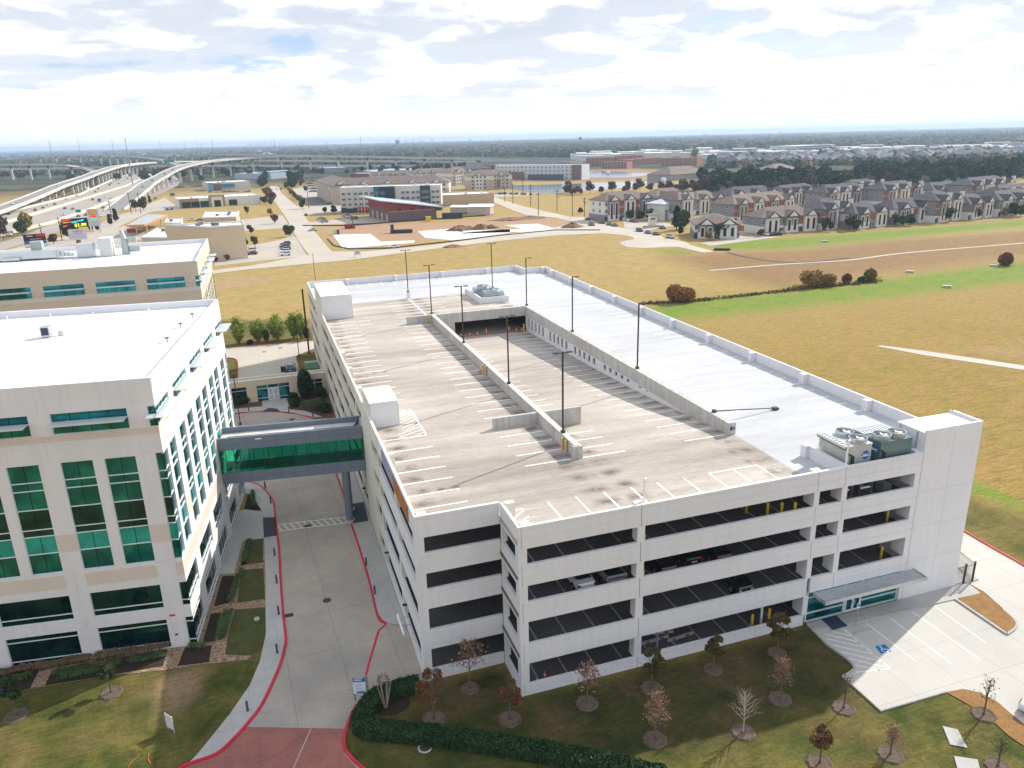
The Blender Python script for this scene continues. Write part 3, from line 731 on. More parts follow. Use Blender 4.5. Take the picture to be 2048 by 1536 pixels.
for h in holes:
    g = B(h[0], h[1], .18, .24, h[2], 3.03).build('window', m_glassdk if h[0] < -13 else m_glass, lk)
    f = MB(); n = 3
    for k in range(n+1): x = h[0]+(h[1]-h[0])*k/n; f.box(x-.04, x+.04, .12, .18, h[2], 3.03)
    for z in (.6, 2.35): f.box(h[0], h[1], .12, .18, z-.035, z+.035)
    f.build('frame', m_alu, g)
for x in (-10.4, -9.5):
    d = MB().box(x, x+.12, .05, .12, 0, 2.3).box(x+.74, x+.86, .05, .12, 0, 2.3).box(x+.12, x+.74, .05, .12, 2.15, 2.3).box(x+.12, x+.74, .05, .12, .9, 1.05).box(x+.12, x+.74, .05, .12, 0, .2).build('door', m_alu, lk)
    B(x+.12, x+.74, .08, .1, .2, 2.15).build('pane', mat('frosted_door_pane', (.45, .47, .45), .3), d)
for x in (-6, -15.5): MB().tube((x, 1.2, 3.75), (x, 1.2, 4.0), .12).build('vent_cap', mat('dark_vent', (.1, .1, .1)), lk)
# ------------------------------------------------------------------ ground
def gp(pts, z=0): return [G(x, y, z)[:2] for x, y in pts]
def groundmat():
    m = bpy.data.materials.new('field_grass'); m.use_nodes = True; nt = m.node_tree; b = nt.nodes['Principled BSDF']
    b.inputs['Roughness'].default_value = 0.95; b.inputs['Specular IOR Level'].default_value = 0.1
    g = N(nt, 'ShaderNodeNewGeometry'); P = g.outputs['Position']
    a1 = N(nt, 'ShaderNodeAttribute', attribute_name='zone'); s = N(nt, 'ShaderNodeSeparateColor'); wire(nt, a1.outputs['Color'], s.inputs[0])
    n_big = noise(nt, P, 0.035, 6, 0.6, 0.3); n_mid = noise(nt, P, 0.22, 5, 0.6, 0.4); n_fine = noise(nt, P, 2.4, 4, 0.7)
    mp = N(nt, 'ShaderNodeMapping'); mp.inputs['Rotation'].default_value = (0, 0, rad(-8)); mp.inputs['Scale'].default_value = (0.5, 2.6, 1); wire(nt, P, mp.inputs[0])
    n_str = noise(nt, mp.outputs[0], 0.45, 5, 0.65, 0.2)
    base = mix(nt, ramp(nt, n_big, [(.38, 0), (.62, 1)]), (.335, .235, .064), (.265, .205, .044))
    base = mix(nt, ramp(nt, n_mid, [(.42, 0), (.60, .75)]), base, (.36, .225, .082))
    base = mix(nt, ramp(nt, n_str, [(.48, 0), (.68, .75)]), base, (.205, .135, .042))
    sp = N(nt, 'ShaderNodeSeparateXYZ'); wire(nt, P, sp.inputs[0]); far_ = N(nt, 'ShaderNodeMapRange'); far_.interpolation_type = 'SMOOTHSTEP'; far_.inputs[1].default_value = 60; far_.inputs[2].default_value = 210; wire(nt, M('ADD', M('SUBTRACT', sp.outputs[1], M('MULTIPLY', sp.outputs[0], .15, nt=nt), nt=nt), M('MULTIPLY', n_big, 60, nt=nt), nt=nt), far_.inputs[0])
    base = mix(nt, far_.outputs[0], base, mix(nt, ramp(nt, n_mid, [(.38, 0), (.62, 1)]), (.42, .30, .12), (.345, .255, .09)))
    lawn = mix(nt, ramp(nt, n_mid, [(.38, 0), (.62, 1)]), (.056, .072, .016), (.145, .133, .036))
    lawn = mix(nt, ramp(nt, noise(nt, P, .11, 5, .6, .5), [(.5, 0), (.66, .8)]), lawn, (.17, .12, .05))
    green = mix(nt, ramp(nt, n_mid, [(.35, 0), (.65, 1)]), (.14, .25, .026), (.235, .25, .05))
    brown = mix(nt, ramp(nt, n_str, [(.35, 0), (.65, 1)]), (.30, .19, .09), (.235, .14, .065))
    jit = M('MULTIPLY', M('SUBTRACT', noise(nt, P, .3, 4, .7), .5, nt=nt), 1.3, nt=nt)
    def wgt(ch): return M('MULTIPLY', ch, M('ADD', 1.0, jit, nt=nt), nt=nt, clamp=True)
    c = mix(nt, wgt(s.outputs[0]), base, green); c = mix(nt, wgt(s.outputs[1]), c, brown); c = mix(nt, wgt(s.outputs[2]), c, lawn)
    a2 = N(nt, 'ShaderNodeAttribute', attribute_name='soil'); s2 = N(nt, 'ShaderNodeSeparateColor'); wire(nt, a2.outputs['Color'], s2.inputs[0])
    dirt = mix(nt, ramp(nt, n_str, [(.35, 0), (.7, 1)]), (.47, .31, .20), (.36, .215, .13))
    c = mix(nt, wgt(s2.outputs[0]), c, dirt)
    lush_shade = mix(nt, ramp(nt, n_mid, [(.36, 0), (.62, 1)]), (.032, .046, .011), (.075, .068, .022)); lush_shade = mix(nt, ramp(nt, noise(nt, P, .16, 5, .6, .5), [(.5, 0), (.66, .8)]), lush_shade, (.13, .085, .04)); c = mix(nt, wgt(s2.outputs[2]), c, lush_shade)  # darker green front lawn, with the garage's shade partly mixed into its colour
    farc = mix(nt, ramp(nt, noise(nt, P, .012, 6, .7), [(.45, 0), (.6, 1)]), (.035, .055, .03), (.12, .10, .06))
    c = mix(nt, s2.outputs[1], c, farc)
    md = ramp(nt, noise(nt, mp.outputs[0], 1.3, 6, .72, .6), [(.36, .74), (.66, 1.16)]); c = mix(nt, 1.0, c, md, 'MULTIPLY')
    f = ramp(nt, n_fine, [(.3, .76), (.7, 1.15)]); c = mix(nt, 1.0, c, f, 'MULTIPLY')
    f2 = ramp(nt, noise(nt, P, 9, 2, .6), [(.3, .82), (.7, 1.1)]); c = mix(nt, 1.0, c, f2, 'MULTIPLY')
    wire(nt, c, b.inputs['Base Color'])
    bn = N(nt, 'ShaderNodeBump'); bn.inputs['Strength'].default_value = .5; bn.inputs['Distance'].default_value = .25; wire(nt, n_fine, bn.inputs['Height']); wire(nt, bn.outputs[0], b.inputs['Normal'])
    return m
m_ground = groundmat()
xs = np.concatenate([np.linspace(-20300, -1500, 12), np.linspace(-1200, -240, 16), np.linspace(-200, -62, 24), np.arange(-60, 260, 1.6), np.linspace(262, 600, 90), np.linspace(620, 1600, 60), np.linspace(1800, 20300, 24)])
ysg = np.concatenate([np.linspace(-9000, -300, 8), np.linspace(-200, -42, 12), np.arange(-40, 180, 1.6), np.linspace(182, 520, 130), np.linspace(530, 1300, 80), np.linspace(1400, 20300, 40)])
XX, YY = np.meshgrid(xs, ysg); PX = np.stack([XX.ravel(), YY.ravel()], 1)
def zone(poly, soft):
    P_ = np.array(poly); n = len(P_); ins = np.zeros(len(PX), bool); dm = np.full(len(PX), 1e9)
    for i in range(n):
        a, b = P_[i], P_[(i+1) % n]; d = b-a
        c = ((a[1] > PX[:, 1]) != (b[1] > PX[:, 1])) & (PX[:, 0] < (b[0]-a[0])*(PX[:, 1]-a[1])/(b[1]-a[1]+1e-12)+a[0]); ins ^= c
        t = np.clip(((PX-a)@d)/(d@d+1e-9), 0, 1); q = a+t[:, None]*d; dm = np.minimum(dm, np.hypot(*(PX-q).T))
    sd = np.where(ins, dm, -dm); return np.clip(.5+sd/soft/2, 0, 1)
Z4 = np.zeros((len(PX), 4)); Z4[:, 3] = 1; SO = np.zeros((len(PX), 4)); SO[:, 3] = 1
def zadd(arr, ch, pts, soft, amt=1.0): arr[:, ch] = np.maximum(arr[:, ch], zone(gp(pts), soft)*amt)
zadd(Z4, 0, [(1230, 640), (1300, 614), (1400, 598), (1560, 583), (1700, 567), (1860, 546), (2048, 523), (2200, 505), (2200, 545), (2048, 562), (1860, 585), (1700, 603), (1560, 619), (1400, 636), (1260, 655)], 5)
zadd(Z4, 0, [(1405, 490), (1500, 480), (1700, 467), (1900, 451), (2100, 436), (2100, 448), (1900, 466), (1700, 486), (1560, 499), (1460, 500)], 6)
zadd(Z4, 0, [(1300, 500), (1350, 496), (1400, 505), (1345, 511)], 4, .8)
zadd(Z4, 0, [(1925, 950), (1960, 965), (2048, 1010), (2120, 1060), (2120, 1090), (2048, 1030), (1950, 985), (1920, 980)], 1.0)
zadd(Z4, 2, [(1920, 990), (2048, 1030), (2200, 1100), (2200, 1200), (2048, 1130), (1900, 1060)], 1.5, .8)
zadd(Z4, 1, [(1330, 515), (1420, 506), (1600, 500), (1760, 482), (2048, 462), (2300, 445), (2300, 520), (2048, 510), (1850, 536), (1700, 552), (1560, 575), (1500, 566)], 8, .95)
zadd(Z4, 0, [(1490, 545), (1640, 572), (1590, 585), (1400, 527)], 4, .5)
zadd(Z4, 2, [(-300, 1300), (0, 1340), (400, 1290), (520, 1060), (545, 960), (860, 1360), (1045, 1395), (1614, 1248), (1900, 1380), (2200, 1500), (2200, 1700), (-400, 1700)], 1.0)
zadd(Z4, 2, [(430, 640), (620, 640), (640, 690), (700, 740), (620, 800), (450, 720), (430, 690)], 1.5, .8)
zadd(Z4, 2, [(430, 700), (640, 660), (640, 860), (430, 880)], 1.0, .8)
zadd(SO, 0, [(560, 553), (480, 575), (430, 580), (430, 562), (490, 556)], 3, .7)
zadd(SO, 0, [(648, 455), (700, 441), (900, 447), (1040, 428), (1150, 443), (1180, 460), (1010, 466), (840, 484), (700, 500), (660, 480)], 3)
zadd(SO, 0, [(340, 1350), (400, 1345), (380, 1400), (345, 1420), (320, 1380)], 1.2, .95)
zadd(SO, 0, [(1960, 695), (2048, 700), (2048, 715), (1950, 705)], 3, .4)
zadd(SO, 2, [(700, 1440), (760, 1385), (852, 1366), (1009, 1326), (1045, 1397), (1614, 1249), (1690, 1320), (1715, 1400), (1580, 1430), (1380, 1505), (1180, 1520), (950, 1480)], .8); zadd(SO, 2, [(690, 1470), (960, 1495), (1200, 1540), (1000, 1620), (740, 1560)], .8, .6); dist = np.hypot(PX[:, 0], PX[:, 1]); SO[:, 1] = np.clip((PX[:, 1]-760)/250, 0, 1)  # front lawn zones whose grass colour also carries the garage shade
SO[:, 1] = np.maximum(SO[:, 1], np.clip((np.abs(PX[:, 0]-100)-900)/300, 0, 1))
zadd(SO, 1, [(1380, 388), (1600, 386), (1760, 376), (2060, 356), (2300, 340), (2300, 300), (1200, 300), (1170, 332), (1330, 340), (1345, 352), (1390, 362)], 12)
nx, ny = len(xs), len(ysg)
ii = np.arange(nx*ny).reshape(ny, nx); F_ = np.stack([ii[:-1, :-1], ii[:-1, 1:], ii[1:, 1:], ii[1:, :-1]], -1).reshape(-1, 4)
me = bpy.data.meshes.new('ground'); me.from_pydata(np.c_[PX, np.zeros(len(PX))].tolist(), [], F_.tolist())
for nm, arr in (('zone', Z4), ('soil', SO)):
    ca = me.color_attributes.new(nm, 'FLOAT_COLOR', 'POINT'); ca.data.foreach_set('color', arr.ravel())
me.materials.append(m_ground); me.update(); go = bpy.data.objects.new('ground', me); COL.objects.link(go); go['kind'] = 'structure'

# ------------------------------------------------------------------ drives, pavements, kerbs
m_drive = mat('driveway_concrete', (.45, .385, .315), .9, .0, .18, col2=(.345, .315, .28), fine=.12, fscale=5, dirt=.28, joints=(4.7, 6.1, -3, .05, .4))
m_drivelt = mat('sunny_drive_concrete', (.50, .455, .39), .9, .08, .2, fine=.06, fscale=5, dirt=.16, joints=(4.5, 4.5, 0, .05, .3))
m_walk = mat('pavement_concrete', (.46, .445, .42), .9, .12, .35, fine=.08, fscale=6, dirt=.16, joints=(1.6, 1.6, -5, .03, .35))
m_brick = mat('brick_red_paving', (.36, .14, .10), .9, .0, .35, col2=(.25, .10, .09), fine=.28, fscale=6)
m_mulch = mat('dark_mulch', (.045, .028, .018), 1, .4, 3, fine=.5, fscale=14)
m_mulchtan = mat('tan_erosion_blanket', (.33, .175, .06), 1, .25, 1.2, fine=.35, fscale=9, bump=.6)
m_rock = mat('brown_river_rock', (.50, .34, .22), .95, .0, 2.6, col2=(.22, .13, .08), fine=.7, fscale=6, bump=1.0)
drive = gp([(575, 1700), (420, 1560), (560, 1400), (566, 1260), (553, 1074), (545, 1005), (517, 972), (490, 965), (440, 960), (440, 835), (470, 827), (520, 822), (560, 824), (600, 830), (625, 837), (690, 905), (760, 1240), (815, 1252), (852, 1364), (700, 1420), (660, 1470), (760, 1700)])
driveA = [(-21.9, -60), (-22.5, -20)]
dp = gp([(700, 1458), (722, 1385), (770, 1372), (850, 1350)])
sheet('driveway', gp([(330, 1560), (430, 1508), (495, 1445), (540, 1372), (566, 1300), (569, 1281), (563, 1220), (556, 1100), (549, 1037), (545, 1005), (535, 990), (517, 972), (490, 965)])+[(-23.6, 48.0), (-23.6, 82.9)]+gp([(520, 822), (560, 825), (600, 830), (625, 837)])+[(-10.2, 70), (-9.6, 41)]+gp([(698, 1025), (703, 1050), (738, 1160), (756, 1230), (773, 1248), (812, 1253), (853, 1366), (770, 1380), (722, 1410), (692, 1450), (690, 1500), (740, 1560)]), .02, m_drive)
sheet('brick_apron', gp([(478, 1454), (700, 1458), (685, 1480), (690, 1510), (735, 1560), (300, 1560), (430, 1508)]), .026, m_brick)
mb = MB(); ribbon(mb, gp([(622, 1458), (583, 1545)]), .09, None, .032); tag(mb.build('brick_joint', mat('pale_joint', (.45, .33, .27), .9)), kind='structure')
MB_ = MB(); MB_.face([(-60, -12.3, .034), (-17, -12.3, .034), (-17, -60, .034), (-60, -60, .034)][::-1])
Lc0 = smoothline(gp([(330, 1560), (365, 1532), (430, 1508), (463, 1480), (495, 1445), (520, 1412), (540, 1372), (558, 1330), (566, 1300), (569, 1281), (566, 1250), (563, 1220), (559, 1160), (556, 1100), (553, 1074), (549, 1037), (545, 1005), (535, 990), (517, 972), (490, 965), (470, 964)]), 4)
Lc = Lc0[5:]
Ls = gp([(465, 985), (500, 990), (522, 1020), (527, 1040), (528, 1075), (531, 1150), (532, 1270), (520, 1325), (500, 1372), (460, 1430), (420, 1480), (392, 1514)])
sheet('pavement', Lc+Ls, .12, m_walk, z0=-.05)
mb = MB(); ribbon(mb, Lc0, .24, -.05, .135, side=-1); ribbon(mb, smoothline(gp([(773, 1248), (760, 1241), (752, 1220), (738, 1160), (720, 1100), (703, 1050)]), 4), .22, -.05, .135)
ribbon(mb, gp([(698, 1025), (692, 1005), (683, 975), (672, 945), (655, 905)]), .16, -.05, .135)
ribbon(mb, gp([(773, 1248), (757, 1262), (752, 1280), (740, 1320), (727, 1370), (722, 1385)]), .22, None, .03)
ribbon(mb, smoothline(gp([(712, 1412), (700, 1438), (691, 1465), (688, 1485), (693, 1504), (708, 1522), (735, 1545)]), 4), .24, -.05, .135)
ribbon(mb, smoothline([(-23.6, 83.3), (-21.6, 83.2), (-18.5, 82.25), (-15.8, 80.95), (-13.95, 79.5), (-12.4, 77.6), (-10.95, 75.8), (-9.8, 71)], 5), .16, -.05, .135)
tag(mb.build('red_kerb', m_red), kind='structure')
sheet('pavement', gp([(773, 1248), (756, 1230), (738, 1160), (720, 1100), (703, 1050)])+[(-9.6, 37), (-9.4, 41), (-9.7, 60), (-10.3, 74), (-7.3, 74), (-7.25, 40)]+gp([(812, 1251)]), .12, m_walk, z0=-.05)
sheet('pavement', [(-24.5, 83.4), (-21.6, 83.3), (-18.5, 82.35), (-15.8, 81.05), (-13.95, 79.6), (-12.4, 77.7), (-10.9, 75.9), (-9.5, 75.8), (-11.9, 79.8), (-14.4, 81.7), (-14.6, 88.35), (-18.9, 88.35), (-18.9, 85.2), (-24.5, 85.8)], .12, m_walk, z0=-.05)
# entrance plaza of the near office and planting
sheet('plaza', gp([(436, 1150), (470, 1025), (490, 1020), (527, 1025), (528, 1078), (486, 1082), (468, 1148)]), .10, m_walk, z0=-.05)
sheet('rock_border', gp([(376, 1292), (440, 1150), (468, 1148), (487, 1080), (527, 1076), (530, 1130), (533, 1290), (495, 1320), (400, 1330), (335, 1340), (240, 1350), (170, 1360), (50, 1380), (-60, 1390), (-60, 1350)]), .035, m_rock)
m_bedlawn = mat('clipped_lawn', (.075, .082, .018), .95, .3, .8, fine=.25, fscale=7)
for q in ([(500, 1080), (526, 1078), (526, 1125), (487, 1130)], [(484, 1141), (527, 1137), (530, 1198), (474, 1207)], [(470, 1220), (531, 1215), (532, 1290), (505, 1312), (450, 1310), (455, 1280)]):
    sheet('lawn_bed', gp(q), .05, m_bedlawn)
for q in ([(445, 1153), (470, 1152), (457, 1206), (428, 1214)], [(422, 1228), (443, 1226), (430, 1283), (405, 1287)], [(370, 1296), (424, 1292), (418, 1325), (355, 1333)], [(492, 1080), (505, 1080), (492, 1130), (482, 1132)], [(500, 975), (516, 975), (523, 1000), (522, 1020), (487, 1022)]):
    sheet('mulch_bed', gp(q), .055, m_mulch)
for q in ([(335, 1300), (326, 1333), (180, 1358), (90, 1372), (105, 1340), (200, 1322)], [(80, 1338), (60, 1378), (-40, 1395), (-40, 1352)]):
    sheet('mulch_bed', gp(q), .055, m_mulch)
mats_ = mat('slate_mat', (.05, .055, .075), .9, .15, 2)
tag(sheet('entrance_mat', gp([(526, 1037), (551, 1036), (554, 1073), (528, 1077)]), .135, mats_, None), 'dark slate tactile mat on the pavement at the left end of the crosswalk', 'mat')
tag(sheet('entrance_mat', [(-9.4, 35.4), (-7.5, 35.4), (-7.3, 40.8), (-9.2, 40.8)], .135, mats_, None), 'dark slate mat on the pavement under the skybridge, beside the garage', 'mat')
tag(sheet('entrance_mat', [(-19.04, 82.5), (-17.84, 83.9), (-16.5, 82.9), (-16.0, 81.1), (-18.5, 82.2)], .135, mats_, None), 'dark slate ramp mat in front of the low entrance building', 'mat')
# crosswalk
mb = MB(); A_, B2_ = (-18.25, 38.7), (-9.5, 37.6); C_, D_ = (-18.24, 37.0), (-9.55, 35.95)
ribbon(mb, [A_, B2_], .12, None, .03); ribbon(mb, [C_, D_], .12, None, .03)
for k in range(11):
    t = k/11; ribbon(mb, [(A_[0]+(B2_[0]-A_[0])*t, A_[1]+(B2_[1]-A_[1])*t), (C_[0]+(D_[0]-C_[0])*(t+.07), C_[1]+(D_[1]-C_[1])*(t+.07))], .1, None, .031)
tag(mb.build('crosswalk', m_line), kind='structure')
# manholes, drain grates
def disc(name, x, y, r, m, z=.03, label=None, n=20):
    o = MB().prism([(r*math.cos(2*math.pi*i/n), r*math.sin(2*math.pi*i/n)) for i in range(n)], -.02, .012).build(name, m); o.location = (x, y, z); return tag(o, label, name.replace('_', ' '))
m_iron = mat('cast_iron', (.06, .045, .035), .7, .3, 8)
g = G(654, 1201); disc('manhole_cover', g[0], g[1], .42, m_iron, label='round dark manhole cover in the middle of the near driveway')
g = G(850, 1496); o = disc('manhole_cover', g[0], g[1], .42, m_iron, .05, label='round manhole cover in a pale ring on the grass below the hedge'); MB().prism([(.55*math.cos(.31*i), .55*math.sin(.31*i)) for i in range(20)], -.04, -.0).build('concrete_ring', m_pale, o)
g = G(584, 839); disc('manhole_cover', g[0], g[1], .45, m_iron, label='round manhole cover on the turnaround behind the skybridge')
for (x, y), lb in (((578, 1231), 'dark square storm grate beside the red kerb of the near driveway'), ((616, 1052), 'dark square storm grate on the crosswalk'), ((528, 704), 'small dark grate on the sunny drive behind the low building, left one'), ((561, 696), 'small dark grate on the sunny drive behind the low building, right one')):
    g = G(x, y); o = MB().box(-.42, .42, -.3, .3, -.02, .012); 
    for k in range(6): o.box(-.36, .36, -.25+k*.09, -.22+k*.09, .012, .02)
    o = o.build('storm_grate', m_iron); o.location = (g[0], g[1], .03); tag(o, lb, 'grate')
# sunny drive behind
sheet('rear_drive', [(-60, 131.2), (-25.85, 131.3), (-6.85, 130.0), (46, 126.5), (100, 60), (64.5, 18), (49, -2), (60, -40), (80, -40), (49, 1), (46.6, 4), (46.6, 119.9), (-7.3, 120), (-7.3, 122.3), (-10.4, 118.8), (-11.3, 117), (-11.2, 91), (-23.2, 91), (-23.3, 117.6), (-24.1, 120.9), (-25.5, 122.5), (-60, 123.5)] if 0 else [(-40, 131.6), (-25.85, 131.4), (-6.85, 130.0), (-5, 129.8), (-5, 121.0), (-7.3, 122.3), (-10.4, 118.8), (-11.3, 117), (-11.1, 91), (-23.2, 91), (-23.3, 117.6), (-24.1, 120.9), (-25.5, 122.5), (-40, 123.0)], .02, m_drivelt)
mb = MB(); ribbon(mb, [(-40, 131.7), (-25.85, 131.6), (-6.85, 130.2), (-4, 130)], .2, -.05, .14); ribbon(mb, smoothline([(-26, 122.6), (-24.1, 120.9), (-23.3, 117.6), (-23.2, 106), (-23.2, 91.2)], 4), .16, -.05, .14); ribbon(mb, [(-11.1, 91.2), (-11.2, 117), (-10.2, 119)], .16, -.05, .14)
tag(mb.build('red_kerb', mat('sunlit_red_kerb', (.55, .07, .05), .8, .2, 1)), kind='structure')
# front right parking court
court = [(28.4, -.05)]+gp([(1653, 1290), (1690, 1316), (1703, 1328), (1708, 1338), (1700, 1346), (1685, 1354), (1721, 1385), (1761, 1423), (1892, 1385)])+[(40.5, -13.2), (60, -40), (75, -40), (62, -5), (53.0, 4.5), (46.9, 12), (46.4, 12), (46.4, -.05)]
cc = gp([(1685, 1354), (1721, 1385), (1761, 1423), (1820, 1405), (1892, 1385)])
m_court = mat('court_concrete', (.53, .505, .46), .9, .06, .2, fine=.06, fscale=5, dirt=.14, joints=(4.6, 4.6, 0, .05, .3))
B1 = gp([(1892, 1385), (1927, 1379), (1959, 1386), (1994, 1404), (2019, 1426), (2048, 1449), (2130, 1520)]); 
sheet('parking_court', [(28.4, -.05)]+gp([(1653, 1290), (1690, 1316), (1703, 1328), (1708, 1338), (1700, 1346), (1685, 1354), (1721, 1385), (1761, 1423), (1820, 1405)])+B1+[(56, -34), (95, -34), (85, -20), (66, -9)]+gp([(2090, 1165), (2048, 1132), (2000, 1105), (1960, 1082), (1932, 1066)])+[(46.4, 14), (46.4, -.05)], .02, m_court)
mb = MB(); ribbon(mb, smoothline(gp([(2120, 1180), (2048, 1132), (2000, 1105), (1960, 1082), (1920, 1058), (1890, 1040)]), 3), .2, -.05, .15)
tag(mb.build('red_kerb', MATS['sunlit_red_kerb']), kind='structure')
sheet('lobby_pavement', [(28.45, -.03), (28.6, -.9)]+gp([(1690, 1257), (1697, 1247), (1722, 1244), (1794, 1226), (1911, 1200), (1962, 1188), (1937, 1169)])+[(46.8, -.03)], .13, m_walk, z0=-.05)
sheet('mulch_island', gp([(1915, 1201), (1962, 1188), (1937, 1169), (1968, 1186), (2006, 1220), (2028, 1240), (2030, 1256), (2015, 1268)]), .16, m_mulchtan, z0=-.05)
sheet('mulch_strip', B1[:6]+gp([(2048, 1493), (2019, 1474), (1984, 1442), (1940, 1412)]), .06, m_mulchtan)
mb = MB(); ribbon(mb, gp([(1911, 1200), (2014, 1270)]), .22, -.05, .17); ribbon(mb, smoothline(gp([(2014, 1270), (2031, 1257), (2030, 1243), (2006, 1220)]), 3), .2, -.05, .17)
ribbon(mb, gp([(1614, 1249), (1653, 1290), (1690, 1316)]), .16, -.05, .15); ribbon(mb, smoothline(gp([(1690, 1316), (1703, 1328), (1708, 1338), (1700, 1346), (1685, 1354)]), 3), .16, -.05, .15); ribbon(mb, gp([(1685, 1354), (1761, 1423), (1892, 1385)]), .16, -.05, .15)
tag(mb.build('kerb', m_walk), kind='structure')
mb = MB()
for a, b in (((1733, 1247), (1831, 1323)), ((1778, 1235), (1905, 1330)), ((1824, 1224), (1960, 1320)), ((1869, 1213), (1971, 1286)), ((1687, 1258), (1781, 1338))): ribbon(mb, gp([a, b]), .11, None, .03)
for a, b in (((1648, 1268), (1720, 1285)), ((1654, 1278), (1737, 1297)), ((1668, 1291), (1750, 1310)), ((1683, 1304), (1765, 1324)), ((1697, 1317), (1770, 1335)), ((1664, 1263), (1707, 1274)), ((1707, 1330), (1760, 1341))): ribbon(mb, gp([a, b]), .1, None, .03)
ribbon(mb, gp([(1712, 1345), (1781, 1338)]), .1, None, .03)
tag(mb.build('court_markings', m_line), kind='structure')
m_hc = mat('blue_marking_paint', (.01, .16, .42), .8)
q = gp([(1750, 1293), (1770, 1289), (1783, 1303), (1762, 1308)]); sheet('blue_marking', q, .034, m_hc)
c0 = np.mean(np.array(q), axis=0)
mb = MB().prism([(c0[0]+.09*math.cos(i), c0[1]+.35+.09*math.sin(i)) for i in range(6)], .03, .038); ribbon(mb, [(c0[0]-.05, c0[1]+.25), (c0[0], c0[1]-.1), (c0[0]+.3, c0[1]-.15), (c0[0]+.4, c0[1]-.4)], .08, None, .038)
ribbon(mb, [(c0[0]+.28*math.cos(a*.5)-.02, c0[1]-.2+.28*math.sin(a*.5)) for a in range(4, 13)], .07, None, .038)
tag(mb.build('wheelchair_marking', m_line), kind='structure')
g = G(1726, 1263); w_ = MB().prism([(-1.0, -.12), (1.0, -.12), (1.0, .12), (-1.0, .12)], 0, .13).build('wheel_stop', m_walk); w_.location = (g[0], g[1], .02); w_.rotation_euler = (0, 0, rad(2)); tag(w_, 'concrete wheel stop in the blue marked stall below the lobby', 'wheel stop')
for q in ([(1885, 1453), (1915, 1460), (1935, 1497), (1900, 1490)], [(1908, 1513), (1955, 1520), (1965, 1560), (1920, 1560)]): sheet('concrete_pad', gp(q), .06, m_walk)
tag(sheet('mat', gp([(1642, 1241), (1672, 1233), (1695, 1254), (1665, 1262)]), .135, mat('navy_mat', (.03, .05, .10), .9, .3, 1), None), 'navy mat on the pavement before the glazed lobby', 'mat')
# path and bare patches in the field
m_path = mat('pale_path_concrete', (.50, .45, .38), .9, .12, .2, fine=.08)
sheet('path', gp([(1752, 692), (1763, 691), (1850, 702), (2060, 733), (2060, 742), (1850, 711)]), .04, m_path)
mb = MB(); ribbon(mb, smoothline(gp([(1420, 541), (1560, 529), (1700, 520), (1820, 505), (2100, 482)]), 4), 1.5, None, .04); tag(mb.build('path', m_path), kind='structure')
mb = MB(); ribbon(mb, smoothline(gp([(1455, 505), (1500, 516), (1560, 524), (1620, 524), (1700, 516)]), 4), 2.0, None, .045); tag(mb.build('ditch_bed', mat('dark_wet_soil', (.07, .05, .04), .9, .3, .1)), kind='structure')
# ------------------------------------------------------------------ foliage tools
def leafmat(name, a, b, c=None, tr=0.0):
    if name in MATS: return MATS[name]
    m = bpy.data.materials.new(name); m.use_nodes = True; nt = m.node_tree; p = nt.nodes['Principled BSDF']; p.inputs['Roughness'].default_value = .75; p.inputs['Specular IOR Level'].default_value = .25
    g = N(nt, 'ShaderNodeNewGeometry'); r = ramp(nt, g.outputs['Random Per Island'], [(0, a), (.5, b), (1, c or a)])
    n = ramp(nt, noise(nt, g.outputs['Position'], .9, 3, .6), [(.3, .65), (.7, 1.2)])
    wire(nt, mix(nt, 1.0, r, n, 'MULTIPLY'), p.inputs['Base Color']); MATS[name] = m; return m
def cards(cs, size, aspect=1.6, up=0.0, rng=RND):
    """leaf clumps: two-triangle leaves scattered at the given centres"""
    cs = np.asarray(cs, float); n = len(cs); d = rng.normal(size=(n, 3)); d[:, 2] += up; d /= np.linalg.norm(d, axis=1)[:, None]
    e = rng.normal(size=(n, 3)); e -= (e*d).sum(1)[:, None]*d; e /= np.linalg.norm(e, axis=1)[:, None]
    s = size*(0.6+0.8*rng.rand(n))[:, None]; a = d*s*aspect/2; b = e*s/2
    v = np.stack([cs-a, cs+b*1.0, cs+a, cs-b*1.0], 1).reshape(-1, 3); f = np.arange(4*n).reshape(n, 4); return v, f
def cardmesh(name, v, f, m, parent=None):
    me = bpy.data.meshes.new(name); me.vertices.add(len(v)); me.vertices.foreach_set('co', v.astype(np.float32).ravel())
    me.loops.add(f.size); me.loops.foreach_set('vertex_index', f.astype(np.int32).ravel()); me.polygons.add(len(f)); me.polygons.foreach_set('loop_start', np.arange(0, f.size, f.shape[1], dtype=np.int32)); me.polygons.foreach_set('loop_total', np.full(len(f), f.shape[1], dtype=np.int32))
    me.materials.append(m); me.update(); me.validate(); o = bpy.data.objects.new(name, me); COL.objects.link(o)
    if parent: o.parent = parent
    return o
def blob(n, c, r, rng=RND, hollow=.55):
    d = rng.normal(size=(n, 3)); d /= np.linalg.norm(d, axis=1)[:, None]; k = (hollow+(1-hollow)*rng.rand(n))[:, None]; return np.array(c)+d*k*np.array(r)
def crown(n, z0, z1, r, rng, nb=9, squash=1.0):
    """uneven crown out of several clumps"""
    P_ = []
    for i in range(nb):
        t = (i+.5)/nb; z = z0+(z1-z0)*t; a = rng.rand()*6.28; rr = r*(.15+.55*math.sin(math.pi*min(.95, t*.8+.15)))*(.6+.6*rng.rand())
        q = r*(.38+.25*rng.rand())*(1.1-.55*t); P_.append(blob(n//nb, (rr*math.cos(a), rr*math.sin(a), z), (q, q, q*.85*squash), rng))
    return np.concatenate(P_)
